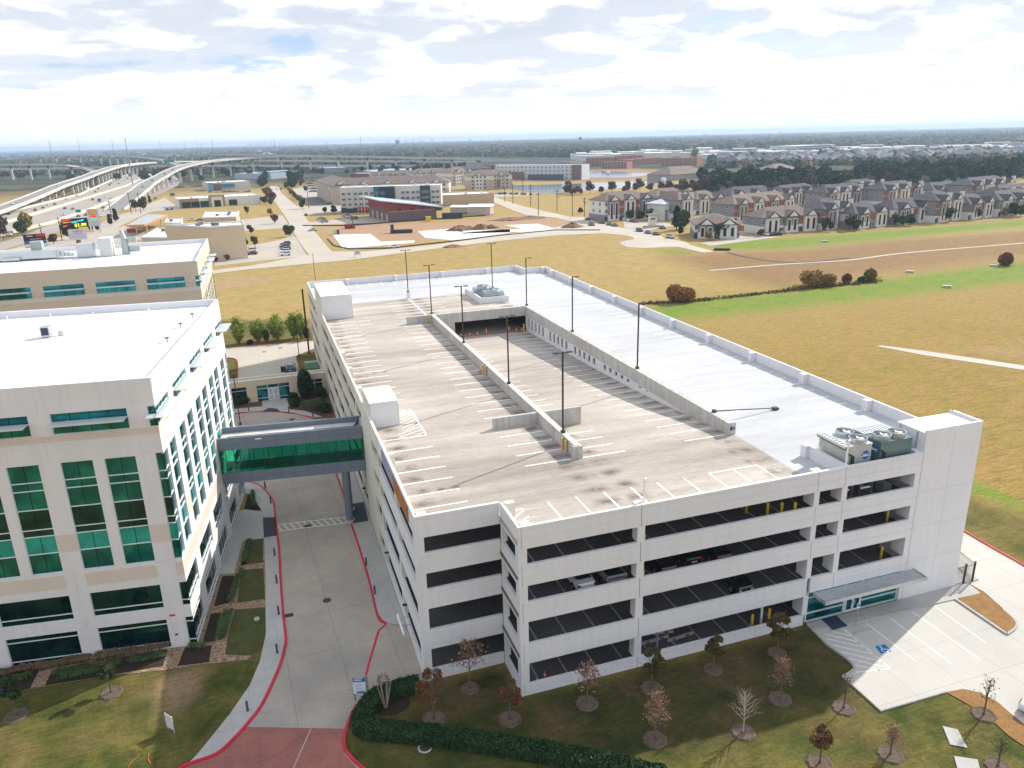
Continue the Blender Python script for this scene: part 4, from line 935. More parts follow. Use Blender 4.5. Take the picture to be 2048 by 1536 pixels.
def branches(mb, h, z0, spread, n, rng, r0=.05, droop=0, sub=3, m=0):
    tips = []
    for i in range(n):
        t = (i+.5)/n; z = z0+(h-z0)*t*.9; a = i*2.4+rng.rand(); L = spread*(1.15-t*.75)*(.7+.5*rng.rand()); q = Vector((math.cos(a)*L, math.sin(a)*L, L*(.9-droop)+.2)); p0 = Vector((0, 0, z)); p1 = p0+q*.55+Vector((0, 0, .02)); p2 = p0+q
        mb.tube(p0, p1, r0*.55, r0*.35, 5, m, False); mb.tube(p1, p2, r0*.35, r0*.12, 4, m, False); tips += [p1, p2]
        for j in range(sub):
            s = p0+q*(.3+.2*j); e = s+Vector(rng.normal(size=3))*L*.22+q*.22; mb.tube(s, e, r0*.25, r0*.08, 4, m, False); tips.append(e)
    return tips
m_bark = mat('grey_brown_bark', (.16, .12, .09), .9, .3, 4)
m_barkpale = mat('pale_bark', (.42, .36, .31), .9, .2, 4)
L_olive = leafmat('olive_autumn_leaves', (.06, .07, .02), (.11, .11, .03), (.18, .10, .035))
L_red = leafmat('rust_leaves', (.17, .06, .03), (.20, .10, .04), (.12, .075, .03))
L_pink = leafmat('pinkish_dry_leaves', (.34, .20, .15), (.26, .15, .12), (.38, .18, .10))
L_dark = leafmat('dark_green_leaves', (.022, .045, .016), (.045, .075, .022), (.03, .055, .03))
L_hedge = leafmat('hedge_leaves', (.02, .052, .018), (.036, .078, .024), (.026, .062, .024))
L_lily = leafmat('strap_leaves', (.055, .11, .035), (.11, .17, .06), (.04, .085, .028))
L_bamboo = leafmat('bamboo_leaves', (.15, .24, .035), (.24, .34, .06), (.30, .30, .07))
L_grass = leafmat('dry_grass_blades', (.17, .12, .07), (.24, .17, .10), (.12, .10, .05))
def young_tree(px, top, kind, label, group='young trees on the front lawn', seed=1, ring=True, rr=1.0):
    b = G(*px); h = max(1.8, HT(b, top)); rng = np.random.RandomState(seed); t = empty('young_tree', (b[0], b[1], 0), 0, label, 'tree', group)
    tr = MB(); pale = kind in ('bare', 'pink'); tr.tube((0, 0, 0), (.03, .02, h*.55), .075, .05, 7, 0, False); tr.tube((.03, .02, h*.55), (0, .0, h*.97), .05, .015, 6, 0, False)
    sp = {'bare': .30, 'pink': .20, 'olive': .24, 'rust': .24, 'sparse': .27, 'wispy': .22, 'twiggy': .16}[kind]*h
    tips = branches(tr, h, h*(.28 if kind in ('bare', 'pink') else .36), sp, 26 if kind == 'bare' else 16, rng, .05, .1 if kind != 'bare' else -.15, 4 if kind == 'bare' else 3)
    tr.build('trunk', m_barkpale if kind == 'bare' else m_bark, t)
    n, mt, s = {'bare': (0, None, 0), 'pink': (900, L_pink, .07), 'olive': (2600, L_olive, .13), 'rust': (1500, L_red, .12), 'sparse': (330, L_pink, .14), 'wispy': (3200, L_dark, .075), 'twiggy': (160, L_olive, .08)}[kind]
    if n:
        P_ = crown(n, h*.42, h*.93, sp*1.0, rng, 8); 
        if kind in ('sparse', 'pink', 'twiggy'): P_ = np.array([np.array(tips[i % len(tips)])+rng.normal(size=3)*.16 for i in range(n)])
        cardmesh('crown', *cards(P_, s, rng=rng), mt, t)
    if ring:
        q = MB(); n = 22
        for k, (r1, z) in enumerate(((1.15*rr, .03), (.95*rr, .13), (.7*rr, .07))):
            pass
        R_ = [(.95*rr, .02), (.82*rr, .13), (.6*rr, .07), (.12, .1)]
        vs = [(a*math.cos(i*6.283/n)*(1+.06*math.sin(3*i)), a*math.sin(i*6.283/n)*(1+.06*math.cos(2*i)), z) for a, z in R_ for i in range(n)]
        q.add(vs, [(k*n+i, k*n+(i+1) % n, (k+1)*n+(i+1) % n, (k+1)*n+i) for k in range(3) for i in range(n)]); q.build('mulch_ring', mat('grey_brown_mulch', (.165, .12, .09), 1, .35, 3, fine=.4, fscale=10), t)
    return t
young_tree((940, 1377), 1283, 'sparse', 'thin nearly bare young tree in the recess left of the garage corner', seed=3, rr=.85)
young_tree((1020, 1439), 1357, 'rust', 'rust leaved young tree at the foot of the garage corner', seed=4)
young_tree((1174, 1407), 1333, 'sparse', 'young tree with sparse pink leaves below the first front bay', seed=5)
young_tree((1303, 1377), 1293, 'olive', 'young tree with olive leaves in front of the garage panel joint', seed=6)
young_tree((1426, 1339), 1268, 'olive', 'young tree with brown tinged leaves, second olive one from the court', seed=7, rr=.9)
young_tree((1310, 1480), 1384, 'pink', 'tall thin pinkish sapling on the shaded lawn, nearest the hedge end', seed=8)
young_tree((1486, 1465), 1387, 'bare', 'bare pale branched young tree at the edge of the shadow', seed=9)
young_tree((1554, 1306), 1222, 'olive', 'darkest leafy young tree beside the glazed lobby', seed=10, rr=.9)
young_tree((1560, 1398), 1318, 'pink', 'bushy pinkish sapling on the shaded lawn below the lobby', seed=11)
young_tree((1687, 1417), 1352, 'twiggy', 'twiggy young tree beside the corner of the parking court', seed=12)
young_tree((1639, 1527), 1452, 'rust', 'reddish young tree in the sun at the bottom edge', seed=13)
young_tree((1780, 1510), 1455, 'pink', 'pale sapling in a deep mulch ring on the sunny lawn', seed=14)
young_tree((1967, 1430), 1358, 'twiggy', 'bare twiggy sapling in the tan mulch strip', seed=15)
young_tree((1995, 1533), 1480, 'twiggy', 'bare sapling at the lower right corner of the lawn', seed=16)
young_tree((223, 1386), 1320, 'wispy', 'wispy dark young tree before the office, right of two', 'young trees on the office lawn', 17)
young_tree((33, 1432), 1350, 'wispy', 'wispy dark young tree before the office, left of two', 'young trees on the office lawn', 18)
young_tree((868, 1438), 1335, 'rust', 'young tree with orange leaves inside the hedge', seed=19)
# multi stem tree inside the hedge bend
b = G(772, 1415); t = empty('crape_myrtle', (b[0], b[1], 0), 0, 'bare multi stemmed tree with pale stems in the bend of the hedge', 'tree'); tr = MB(); rng = np.random.RandomState(5)
for i in range(6):
    a = i*1.05; e = Vector((math.cos(a)*.55, math.sin(a)*.55, 2.3+.3*rng.rand())); tr.tube((math.cos(a)*.1, math.sin(a)*.1, 0), e, .05, .025, 5, 0, False)
    for j in range(3): tr.tube(e, e+Vector((rng.normal()*.2, rng.normal()*.2, .6+.3*rng.rand())), .02, .008, 4, 0, False)
tr.build('trunk', m_barkpale, t); cardmesh('crown', *cards(blob(120, (0, 0, 2.8), (.6, .6, .5)), .09), L_red, t)
disc_pts = [(b[0]+1.5*math.cos(i*.35)+.5, b[1]+1.1*math.sin(i*.35)) for i in range(18)]; sheet('mulch_bed', disc_pts, .04, m_mulch)
# hedge
def hedge(path, wd, ht, n, label, s=.13, m=L_hedge, name='hedge'):
    pts = np.array(smoothline(path, 8)); seg = np.hypot(*np.diff(pts, axis=0).T); cum = np.r_[0, np.cumsum(seg)]; L = cum[-1]; rng = np.random.RandomState(3)
    core = MB(); ribbon(core, [tuple(p) for p in pts], wd*.82, 0, ht*.86); root = empty(name, (0, 0, 0), 0, label, 'hedge')
    core.build('twig_core', mat('hedge_core', (.012, .022, .008), 1), root)
    t = rng.rand(n)*L; x = np.interp(t, cum, pts[:, 0]); y = np.interp(t, cum, pts[:, 1]); k = np.clip(np.searchsorted(cum, t)-1, 0, len(seg)-1); d = np.diff(pts, axis=0)[k]/seg[k][:, None]; nn = np.c_[-d[:, 1], d[:, 0]]
    side = rng.rand(n); u = np.where(side < .5, rng.uniform(-.5, .5, n), np.sign(rng.rand(n)-.5)*.5)*wd; z = np.where(side < .5, ht, rng.uniform(.05, 1, n)*ht)
    z = z*(1+.05*np.sin(t*2.1)+.04*np.sin(t*5.3)); P_ = np.c_[x+nn[:, 0]*u, y+nn[:, 1]*u, z]+rng.normal(size=(n, 3))*.055
    cardmesh('foliage', *cards(P_, s, rng=rng), m, root); return root
hedge(gp([(838, 1368), (800, 1376), (770, 1386), (742, 1404), (728, 1425), (722, 1442), (735, 1456), (790, 1462), (880, 1472), (980, 1486), (1080, 1502), (1180, 1520), (1270, 1540), (1330, 1555)], .5), 1.35, .9, 42000, 'clipped dark green hedge curving from the driveway along the front lawn')
# shrubs and bedding
def clump_rows(px_list, kind, label, group, s=1.0, name='strap_leaf_plant'):
    for i, p in enumerate(px_list):
        b = G(*p); o = copy_tree(PLANT[kind], (b[0], b[1], .05), RND.rand()*6, label, group, s*(.85+.3*RND.rand()))
def strap_plant(n=70, h=.65, r=.6, m=L_lily, name='strap_leaf_plant'):
    rng = RND; V = []; F = []
    for i in range(n):
        a = rng.rand()*6.28; L = r*(.5+.6*rng.rand()); dx, dy = math.cos(a), math.sin(a); wd = .035; o = len(V)
        for t, z in ((0, 0), (.5, h*(.75+.3*rng.rand())), (1, h*(.35+.4*rng.rand()))):
            V += [(dx*L*t-dy*wd*(1.1-t), dy*L*t+dx*wd*(1.1-t), z), (dx*L*t+dy*wd*(1.1-t), dy*L*t-dx*wd*(1.1-t), z)]
        F += [(o, o+1, o+3, o+2), (o+2, o+3, o+5, o+4)]
    return cardmesh(name, np.array(V), np.array(F), m)
PLANT = {}
PLANT['lily'] = tag(strap_plant(), 'green strap leaved plant', 'plant'); PLANT['lily'].location = G(492, 1110)
PLANT['grass'] = tag(strap_plant(110, .75, .55, L_grass, 'ornamental_grass'), 'tuft of dry ornamental grass at the foot of the near office front', 'plant', 'dry grasses along the office front'); b = G(210, 1318); PLANT['grass'].location = b
for k in list(PLANT): KID[PLANT[k].name] = []
PLANT['lily']['group'] = 'strap leaved plants in the beds beside the near office'; PLANT['lily']['label'] = 'green strap leaved plant in the planting beds beside the near office'
rows = []
for a, b, n in (((503, 985), (512, 1015), 7), ((500, 1085), (488, 1128), 9), ((482, 1145), (462, 1206), 11), ((437, 1222), (450, 1280), 0), ((452, 1226), (437, 1280), 12), ((463, 1224), (446, 1278), 10), ((380, 1298), (412, 1296), 4), ((330, 1315), (260, 1327), 9), ((240, 1331), (110, 1352), 16), ((228, 1340), (120, 1360), 12), ((60, 1356), (0, 1372), 7)):
    for i in range(n):
        t = (i+.5)/n; rows.append((a[0]+(b[0]-a[0])*t+RND.uniform(-2, 2), a[1]+(b[1]-a[1])*t+RND.uniform(-1, 1)))
clump_rows(rows, 'lily', None, None, .82)
rows = [(335+(0-335)*t+RND.uniform(-2, 2), 1297+(1352-1297)*t+RND.uniform(-1.5, 1.5)) for t in np.linspace(0, 1, 44) if not (.44 < t < .46)]
clump_rows(rows, 'grass', None, None, .9)
def shrub(px, r, h, n, m, label, name='shrub', s=.14, up=0, cat='shrub', group=None, zc=.55):
    b = px if len(px) == 3 else G(*px); rng = RND
    P_ = np.concatenate([blob(n//5, ((rng.rand()-.5)*r*.9, (rng.rand()-.5)*r*.9, h*(zc-.1+.2*rng.rand())), (r*.62, r*.62, h*.45), rng) for _ in range(5)]); P_[:, 2] = np.abs(P_[:, 2])
    t = empty(name, (b[0], b[1], 0), 0, label, cat, group)
    cardmesh('crown', *cards(P_, s, up=up, rng=rng), m, t)
    st = MB()
    for i in range(4): st.tube((0, 0, 0), ((rng.rand()-.5)*r*.6, (rng.rand()-.5)*r*.6, h*.5), .05, .02, 5, 0, False)
    st.build('trunk', m_bark, t); return t
def en(x, y): return G(430+x/6.4, 620+y/6.4)
shrub(en(1180, 1130), 1.6, 5.2, 5200, L_dark, 'tall dark magnolia standing before the right window of the entrance building', 'magnolia_tree', .26, cat='tree', zc=.58)
L_sage = leafmat('sage_green_leaves', (.09, .12, .05), (.13, .16, .07), (.06, .10, .04))
for i, (x, y, r, h, m, lb) in enumerate(((1270, 1270, 2.3, 1.6, L_sage, 'wide sage green shrub in the bed between the round kerb and the garage'), (1380, 1310, 1.6, 1.4, L_dark, 'dark green shrub against the garage just behind the skybridge'), (1060, 1230, 1.3, 1.3, L_hedge, 'mid green shrub left of the sage green one'), (1340, 1130, 1.5, 2.0, L_dark, 'dark shrub under the right window of the entrance building'), (1010, 1165, 1.0, 1.6, L_dark, 'dark shrub right of the entrance path'), (360, 1200, 1.5, 1.2, L_dark, 'low dark shrub left of the entrance path'), (480, 1165, .8, 2.2, L_olive, 'thin olive bush beside the entrance doors'), (260, 1210, 1.4, 1.3, L_dark, 'dark shrub at the corner of the entrance building'))):
    shrub(en(x, y), r, h, 2600, m, lb)
sheet('mulch_bed', [en(920, 1140)[:2], en(945, 1280)[:2], en(1150, 1305)[:2], en(1370, 1375)[:2], (-7.3, 74), (-7.3, 88.3)], .05, mat('bark_mulch', (.16, .075, .045), 1, .35, 2, fine=.4, fscale=9))
sheet('mulch_bed', [en(610, 1185)[:2], en(610, 1240)[:2], (-24.5, 85.9), (-24.5, 88.3), (-19, 88.3)], .05, MATS['bark_mulch'])
# bamboo row behind the drive
for i, (x, y, r, h, m, lb) in enumerate(((310, 450, 1.6, 6.3, L_bamboo, 'bamboo clump nearest the office corner, leftmost of the row'), (560, 425, 2.0, 5.2, L_bamboo, 'second bamboo clump from the office'), (815, 400, 2.5, 6.2, L_bamboo, 'largest round bamboo clump in the middle of the row'), (1020, 385, 1.8, 6.0, L_bamboo, 'bamboo clump behind the lamp post, with some brown canes'), (1115, 385, 1.6, 6.2, L_bamboo, 'bamboo clump beside the rear corner of the garage'))):
    b = en(x, y); b = (b[0], b[1]+1.5, 0); rng = np.random.RandomState(40+i); t = empty('bamboo_clump', b, 0, lb, 'bamboo', 'bamboo clumps along the rear drive'); st = MB(); P_ = []
    for k in range(34):
        a = rng.rand()*6.28; q = rng.rand()*r; e = Vector((math.cos(a)*q, math.sin(a)*q, h*(.75+.3*rng.rand())*(1-.12*q))); s = Vector((math.cos(a)*q*.25, math.sin(a)*q*.25, 0)); st.tube(s, e, .03, .01, 4, 0, False)
        for j in range(75): tt = .18+.85*rng.rand()**.8; P_.append(np.array(s+(e-s)*tt)+rng.normal(size=3)*.24*(.5+tt))
    st.build('canes', mat('bamboo_cane', (.25, .20, .07), .7), t); cardmesh('foliage', *cards(np.array(P_), .2, 2.4, .6, rng), m, t)
for x, y, lb in ((665, 425, 'dark conical shrub between two bamboo clumps'), (1180, 388, 'dark shrub against the rear corner of the garage'), (450, 440, 'low dark shrub left in the bamboo row')): shrub(en(x, y), .9, 3.2 if x != 450 else 1.1, 1800, L_dark, lb)
# ditch shrubs in the field
def field_shrub(px, rpx, top, m, lb, n=2600):
    b = G(*px); h = HT(b, top); r = rpx/FPX*np.linalg.norm(np.array(b)-CAM); shrub(b, r, h*1.05, n, m, lb, s=.42*max(.5, h/5), zc=.5)
L_gold = leafmat('golden_autumn_leaves', (.30, .18, .045), (.40, .23, .06), (.22, .15, .05))
field_shrub((1362, 604), 27, 572, leafmat('red_tinged_leaves', (.17, .16, .05), (.42, .14, .06), (.24, .19, .06)), 'big round red tinged bush in the field just behind the garage', 5200)
for i, (x, y, r, tp, m, lb) in enumerate(((1622, 573, 22, 540, L_gold, 'golden bush, leftmost of the group in the ditch'), (1655, 572, 16, 547, L_gold, 'second golden bush in the ditch group'), (1692, 567, 12, 547, L_red, 'reddish bush in the middle of the ditch group'), (1740, 562, 11, 537, leafmat('yellow_green_leaves', (.16, .16, .03), (.22, .20, .04), (.10, .11, .03)), 'yellow green bush at the right end of the ditch group'), (1722, 566, 8, 553, L_dark, 'small dark bush in the ditch group'), (2010, 530, 15, 505, L_red, 'small orange tree at the far right of the field'))): field_shrub((x, y), r, tp, m, lb)
br_ = np.array(smoothline(gp([(1290, 607), (1360, 605), (1440, 597), (1520, 588), (1590, 580), (1660, 573), (1752, 564)]), 12)); P_ = []
for q in br_:
    for k in range(int(14+30*abs(math.sin(q[0]*.21)))): P_.append((q[0]+RND.normal()*1.3, q[1]+RND.normal()*.7, abs(RND.normal())*.22))
for q in br_[46:]:
    for k in range(30): P_.append((q[0]+RND.normal()*1.2, q[1]+RND.normal()*.8, abs(RND.normal())*.55))
tag(cardmesh('ditch_undergrowth', *cards(np.array(P_), .38), leafmat('undergrowth', (.09, .08, .025), (.16, .12, .04), (.11, .08, .03))), kind='stuff')

# ------------------------------------------------------------------ cars
PAINT = {}
def paint(name, col, rough=.3, metal=.0):
    m = mat('car_paint_'+name, col, rough, metal=metal, spec=.6); m.node_tree.nodes['Principled BSDF'].inputs['Coat Weight'].default_value = .6; return m
CP = {'white': paint('white', (.72, .73, .74)), 'silver': paint('silver', (.42, .44, .46), .35, .5), 'black': paint('black', (.01, .01, .012)), 'grey': paint('grey', (.10, .105, .115), .35, .3), 'red': paint('red', (.35, .015, .015)), 'blue': paint('blue', (.03, .08, .22)), 'maroon': paint('maroon', (.12, .015, .02)), 'tan': paint('tan', (.36, .31, .24), .4, .3)}
m_cglass = mat('car_window_glass', (.012, .016, .02), .06, spec=.9); m_lampr = mat('tail_lamp_red', (.45, .01, .01), .2); m_lampw = mat('head_lamp', (.8, .82, .85), .15)
def loft(mb, secs, m=0, cap=True):
    """sections of equally many points"""
    n = len(secs[0]); vs = [p for s in secs for p in s]; fs = []
    for i in range(len(secs)-1):
        for j in range(n): fs.append((i*n+j, i*n+(j+1) % n, (i+1)*n+(j+1) % n, (i+1)*n+j))
    if cap: fs += [tuple(range(n-1, -1, -1)), tuple(range((len(secs)-1)*n, len(secs)*n))]
    return mb.add(vs, fs, m)
def sec(x, w, z0, z1, sh=.78):
    zm = z0+(z1-z0)*.55
    return [(x, -w*.9, z0), (x, -w, z0+(z1-z0)*.25), (x, -w, zm), (x, -w*sh, z1), (x, w*sh, z1), (x, w, zm), (x, w, z0+(z1-z0)*.25), (x, w*.9, z0)]
def car_shape(kind):
    if kind == 'sedan': L = 2.35; body = [(-L, .70, .45, .85), (-L+.12, .84, .30, .98), (-1.5, .90, .26, 1.03), (-.9, .92, .25, .98), (.9, .92, .25, .95), (1.6, .90, .26, .90), (L-.15, .83, .3, .75), (L, .68, .4, .62)]; cab = [(-1.75, .72, .95, .99), (-.95, .70, .95, 1.42), (-.2, .70, .95, 1.47), (.35, .69, .93, 1.42), (1.15, .70, .90, .94)]
    elif kind == 'suv': L = 2.4; body = [(-L, .78, .45, 1.05), (-L+.1, .90, .34, 1.15), (-1.5, .95, .3, 1.15), (1.0, .95, .3, 1.10), (1.8, .93, .32, 1.02), (L-.12, .86, .36, .9), (L, .72, .42, .75)]; cab = [(-2.3, .76, 1.08, 1.15), (-2.0, .76, 1.1, 1.68), (-.3, .77, 1.1, 1.74), (.4, .75, 1.1, 1.66), (1.2, .76, 1.04, 1.08)]
    else: L = 2.85; body = [(-L, .92, .55, 1.12), (-L+.06, .95, .5, 1.15), (-1.0, .96, .45, 1.15), (1.2, .96, .42, 1.15), (2.3, .95, .42, 1.10), (L-.1, .9, .45, 1.0), (L, .78, .5, .85)]; cab = [(-.95, .80, 1.12, 1.18), (-.8, .80, 1.14, 1.82), (.6, .80, 1.14, 1.86), (.85, .78, 1.14, 1.8), (1.55, .80, 1.12, 1.16)]
    return L, body, cab
def make_car(kind, colour, loc, rz, label, group=None, detail=True, name='parked_car', z=0.02):
    L, body, cab = car_shape(kind); cat = {'sedan': 'car', 'suv': 'car', 'pickup': 'pickup truck'}[kind]; t = empty(name, (loc[0], loc[1], z), rz, label, cat, group)
    mb = MB(); loft(mb, [sec(x, w_, a, b, .9) for x, w_, a, b in body])
    top = [(x, w_*.80 if 0 < i < len(cab)-1 else w_*.9, b-.045, b) for i, (x, w_, a, b) in enumerate(cab)]
    if kind == 'pickup': pass
    loft(mb, [[(x, -w_*.80, b-.05), (x, -w_*.74, b+.01), (x, w_*.74, b+.01), (x, w_*.80, b-.05)] for x, w_, a, b in cab[1:-1]])
    if kind == 'pickup':
        mb.box(-L+.05, -.95, -.93, -.82, 1.1, 1.32).box(-L+.05, -.95, .82, .93, 1.1, 1.32).box(-L, -L+.1, -.93, .93, 1.0, 1.32)
    mb.build('body', CP[colour], t, smooth=False)
    w2 = MB(); loft(w2, [[(x, -w_, a), (x, -w_*.8, b-.03), (x, w_*.8, b-.03), (x, w_, a)] for x, w_, a, b in cab]); w2.build('windows', m_cglass, t)
    if kind == 'pickup': B(-L+.1, -.97, -.82, .82, 1.15, 1.16).build('cargo_bed', m_black, t)
    wr = .34 if kind == 'sedan' else .39
    for x in (-L+.95, L-.95):
        for s in (-1, 1):
            y = s*(.78 if kind == 'sedan' else .82); wl = MB().tube((x, y, wr), (x, y+s*.2, wr), wr, n=14).build('wheel', m_dark, t)
            if detail: MB().tube((x, y+s*.2, wr), (x, y+s*.212, wr), wr*.62, n=10).build('rim', m_metal, wl)
    if detail:
        w_ = body[0][1]
        for s in (-1, 1):
            MB().box(-L-.01, -L+.18, s*w_-(.12 if s > 0 else .12), s*w_+.10*(1), .72, .9).build('tail_light', m_lampr, t)
            MB().box(L-.16, L+.012, s*.62-.14, s*.62+.14, .6, .76).build('headlight', m_lampw, t)
        MB().box(-L-.02, -L+.02, -.26, .26, .55, .68).build('number_plate', m_white, t)
        for s in (-1, 1): MB().box(.75, .92, s*1.0-.07, s*1.0+.07, 1.0, 1.12).build('mirror', CP[colour], t)
    return t
R90 = math.pi/2
make_car('sedan', 'white', (6.3, 3.35), R90, 'white hatchback parked nose in on the second open level of the garage', z=7.8, name='parked_car')
make_car('pickup', 'silver', (8.95, 3.65), R90, 'silver pickup with black bed cover beside the white car in the garage', z=7.8, name='pickup_truck')
make_car('sedan', 'black', (13.9, 3.1), R90, 'dark blue black sedan in the garage, nearest the yellow bollard', z=7.8)
make_car('sedan', 'black', (16.7, 3.7), R90, 'black sedan half hidden between two dark cars in the garage', z=7.8)
make_car('sedan', 'black', (19.4, 3.1), R90, 'dark sedan with red lamps, right of the three in the garage', z=7.8)
make_car('pickup', 'black', (22.05, 3.8), -R90, 'black pickup facing out with chrome lamps on the third open level', z=3.9, name='pickup_truck')
g = G(2062, 1418); make_car('suv', 'white', (g[0]+1.1, g[1]-.2), rad(180+12), 'white SUV cut by the right edge of the photo on the parking court')
g = G(588, 742); make_car('suv', 'blue', (g[0]-.6, g[1]+.8), rad(88), 'blue pickup like car parked behind the low entrance building')

# ------------------------------------------------------------------ lamp posts on the garage roof
def lamp_post(loc, h, heads, label, group='tall dark lamp posts on the garage roof', w_=.075, ax=0.0):
    t = empty('lamp_post', loc, ax, label, 'lamp post', group)
    MB().box(-w_, w_, -w_, w_, .1, h).build('pole', m_pole, t); MB().box(-.2, .2, -.2, .2, 0, .22).build('base_plate', m_pole, t)
    for s in heads:
        hd = MB().box(min(0, s*.45), max(0, s*.45), -.03, .03, h-.12, h-.06).box(min(s*.4, s*1.0), max(s*.4, s*1.0), -.19, .19, h-.12, h-.02).build('lamp_head', m_pole, t)
        MB().box(min(s*.45, s*.95), max(s*.45, s*.95), -.15, .15, h-.13, h-.121).build('lens', mat('lamp_lens', (.6, .6, .55), .3), hd)
    return t
names = ['at the near end of the divider wall', 'on the divider wall just beyond the cross wall', 'on the middle of the divider wall', 'at the far end of the divider wall']
for y, lb in zip((16.9, 34.3, 55.4, 76.5), names): lamp_post((10.62, y, 15.8), 8.45, (-1, 1), 'twin head lamp post '+lb)
lamp_post((10.85, 98.5, 15.7), 8.3, (-1, 1), 'twin head lamp post on the white pedestal at the far deck')
for y, lb in zip((34.2, 55.55, 76.5), ('nearest on the right ramp wall', 'middle one on the right ramp wall', 'far one at the head of the ramp')): lamp_post((27.93, y, 15.7), 8.5, (1,), 'single head lamp post, '+lb)
lamp_post((29.4, 102.1, 14.45), 9.2, (-1, 1), 'lamp post behind the rooftop cooling units at the far end')
lamp_post((-22.55, 77.17, .1), 8.7, (1,), 'ground lamp post in front of the entrance building by the office', None, .07, rad(90))
lamp_post((-10.55, 117.8, .0), 8.7, (-1,), 'ground lamp post at the grass corner behind the garage side', None)
lamp_post((-5.2, 121.2, 0), 21.5, (), 'slim mast behind the far left corner of the garage', None, .05)
g = G(622, 690); lamp_post((-8.3, 119, 0), HT((-8.3, 119, 0), 578), (), 'thick dark mast against the far left side of the garage', None, .17)
t = empty('fallen_lamp_post', (27.9, 16.55, 15.82), 0, 'fallen lamp post leaning from the ramp wall onto the pale deck', 'lamp post')
MB().tube((0, 0, 0), (8.5, 1.05, -1.15), .08, .06, 6).build('pole', m_pole, t); MB().tube((-.1, 0, .02), (.25, .03, -.03), .22, n=6).build('base_plate', m_pole, t); MB().box(8.4, 9.0, .75, 1.35, -1.3, -1.1).build('lamp_head', m_pole, t)

# ------------------------------------------------------------------ rooftop cooling towers
m_panel = mat('cream_steel_panel', (.50, .53, .50), .45, .15, 1.0, metal=.35)
m_louv = mat('white_louvre', (.66, .68, .67), .5)
m_badge = mat('blue_badge', (.01, .10, .42), .4)
def fan(mb_parent, x, y, z, r=.82):
    f = empty('fan', (0, 0, 0)); 
    o = MB(); n = 24; vs = []
    for rr, zz in ((r, 0), (r, .42), (r*.93, .42), (r*.93, 0)): vs += [(x+rr*math.cos(i*6.2832/n), y+rr*math.sin(i*6.2832/n), z+zz) for i in range(n)]
    o.add(vs, [(k*n+i, k*n+(i+1) % n, (k+1)*n+(i+1) % n, (k+1)*n+i) for k in range(3) for i in range(n)]); bpy.data.objects.remove(f)
    ring = o.build('fan_ring', m_metal, mb_parent)
    MB().prism([(x+r*.92*math.cos(i*.2618), y+r*.92*math.sin(i*.2618)) for i in range(24)], z, z+.03).build('dark_well', mat('dark_well', (.06, .055, .06), .9), ring)
    b = MB()
    for k in range(6):
        a = k*1.047; c, s = math.cos(a), math.sin(a); b.face([(x+c*.15-s*.05, y+s*.15+c*.05, z+.30), (x+c*.15+s*.12, y+s*.15-c*.12, z+.22), (x+c*r*.86+s*.16, y+s*r*.86-c*.16, z+.22), (x+c*r*.86-s*.1, y+s*r*.86+c*.1, z+.30)])
    b.tube((x, y, z+.1), (x, y, z+.36), .16, n=10); b.build('fan_blades', m_louv, ring)
    g_ = MB()
    for k in range(9): q = -r+r*2*(k+.5)/9; hw = math.sqrt(max(0, r*r-q*q)); g_.box(x-hw, x+hw, y+q-.008, y+q+.008, z+.42, z+.43)
    g_.build('guard', m_metal, ring)
def tower(name, box, louv, fans, label, mbody, badge, side):
    x0, x1, y0, y1 = box; t = empty(name, ((x0+x1)/2, y0, ZD), 0, label, 'cooling tower', 'cooling towers on the garage roof'); ox, oy = (x0+x1)/2, y0
    a = MB().box(x0-ox, x1-ox, 0, y1-oy, .2, 2.75); a.box(x0-ox-.04, x1-ox+.04, -.04, y1-oy+.04, 1.55, 1.62); a.box(x0-ox-.05, x1-ox+.05, -.05, y1-oy+.05, 2.68, 2.77); a.build('casing', mbody, t)
    l0, l1, l2, l3 = louv; lv = MB()
    B(l0-ox, l1-ox, l2-oy, l3-oy, 2.5, 2.6).build('louvre_tray', mat('dark_well', (.06, .055, .06), .9), t)
    if l3-l2 > l1-l0:
        for k in range(9): y = l2+(l3-l2)*(k+.2)/9-oy; lv.box(l0-ox+.1, l1-ox-.05, y, y+.16, 2.72, 2.80)
        lv.box(l0-ox, l0-ox+.08, l2-oy, l3-oy, 2.55, 2.85).box((l0+l1)/2-ox, (l0+l1)/2-ox+.06, l2-oy, l3-oy, 2.62, 2.84)
        for k in range(7): pass
    else:
        for k in range(10): x = l0+(l1-l0)*(k+.2)/10-ox; lv.box(x, x+.16, l2-oy+.06, l3-oy-.05, 2.72, 2.8)
        lv.box(l0-ox, l1-ox, l2-oy, l2-oy+.07, 2.55, 2.86).box(l0-ox, l1-ox, (l2+l3)/2-oy, (l2+l3)/2-oy+.06, 2.62, 2.84)
    lv.build('louvre_cover', m_louv, t)
    for x, y in fans: fan(t, x-ox, y-oy, 2.77)
    bx, bz, face = badge
    n = 24
    if face == 'front': vs = [(bx-ox+.42*math.cos(i*6.2832/n), -.02, bz-ZD+.42*math.sin(i*6.2832/n)) for i in range(n)]
    else: vs = [(x0-ox-.02, bx-oy-.42*math.cos(i*6.2832/n), bz-ZD+.42*math.sin(i*6.2832/n)) for i in range(n)]
    bd = MB().face(vs).build('badge', m_badge, t)
    text('lettering', 'BAC', .34, m_white, bd, (bx-ox, -.035, bz-ZD) if face == 'front' else (x0-ox-.035, bx-oy, bz-ZD), (R90, 0, 0) if face == 'front' else (R90, 0, -R90), bold=.012)
    pp = MB().tube((x0-ox+.3, -.1, .3), (x0-ox+.3, -.1, 1.9), .07).tube((x0-ox+.5, -.12, .3), (x0-ox+.5, -.12, 1.8), .07).tube((x0-ox+.3, -.1, 1.9), (x0-ox-.1, -.1, 2.1), .07); pp.build('dark_pipes', m_pole, t); return t
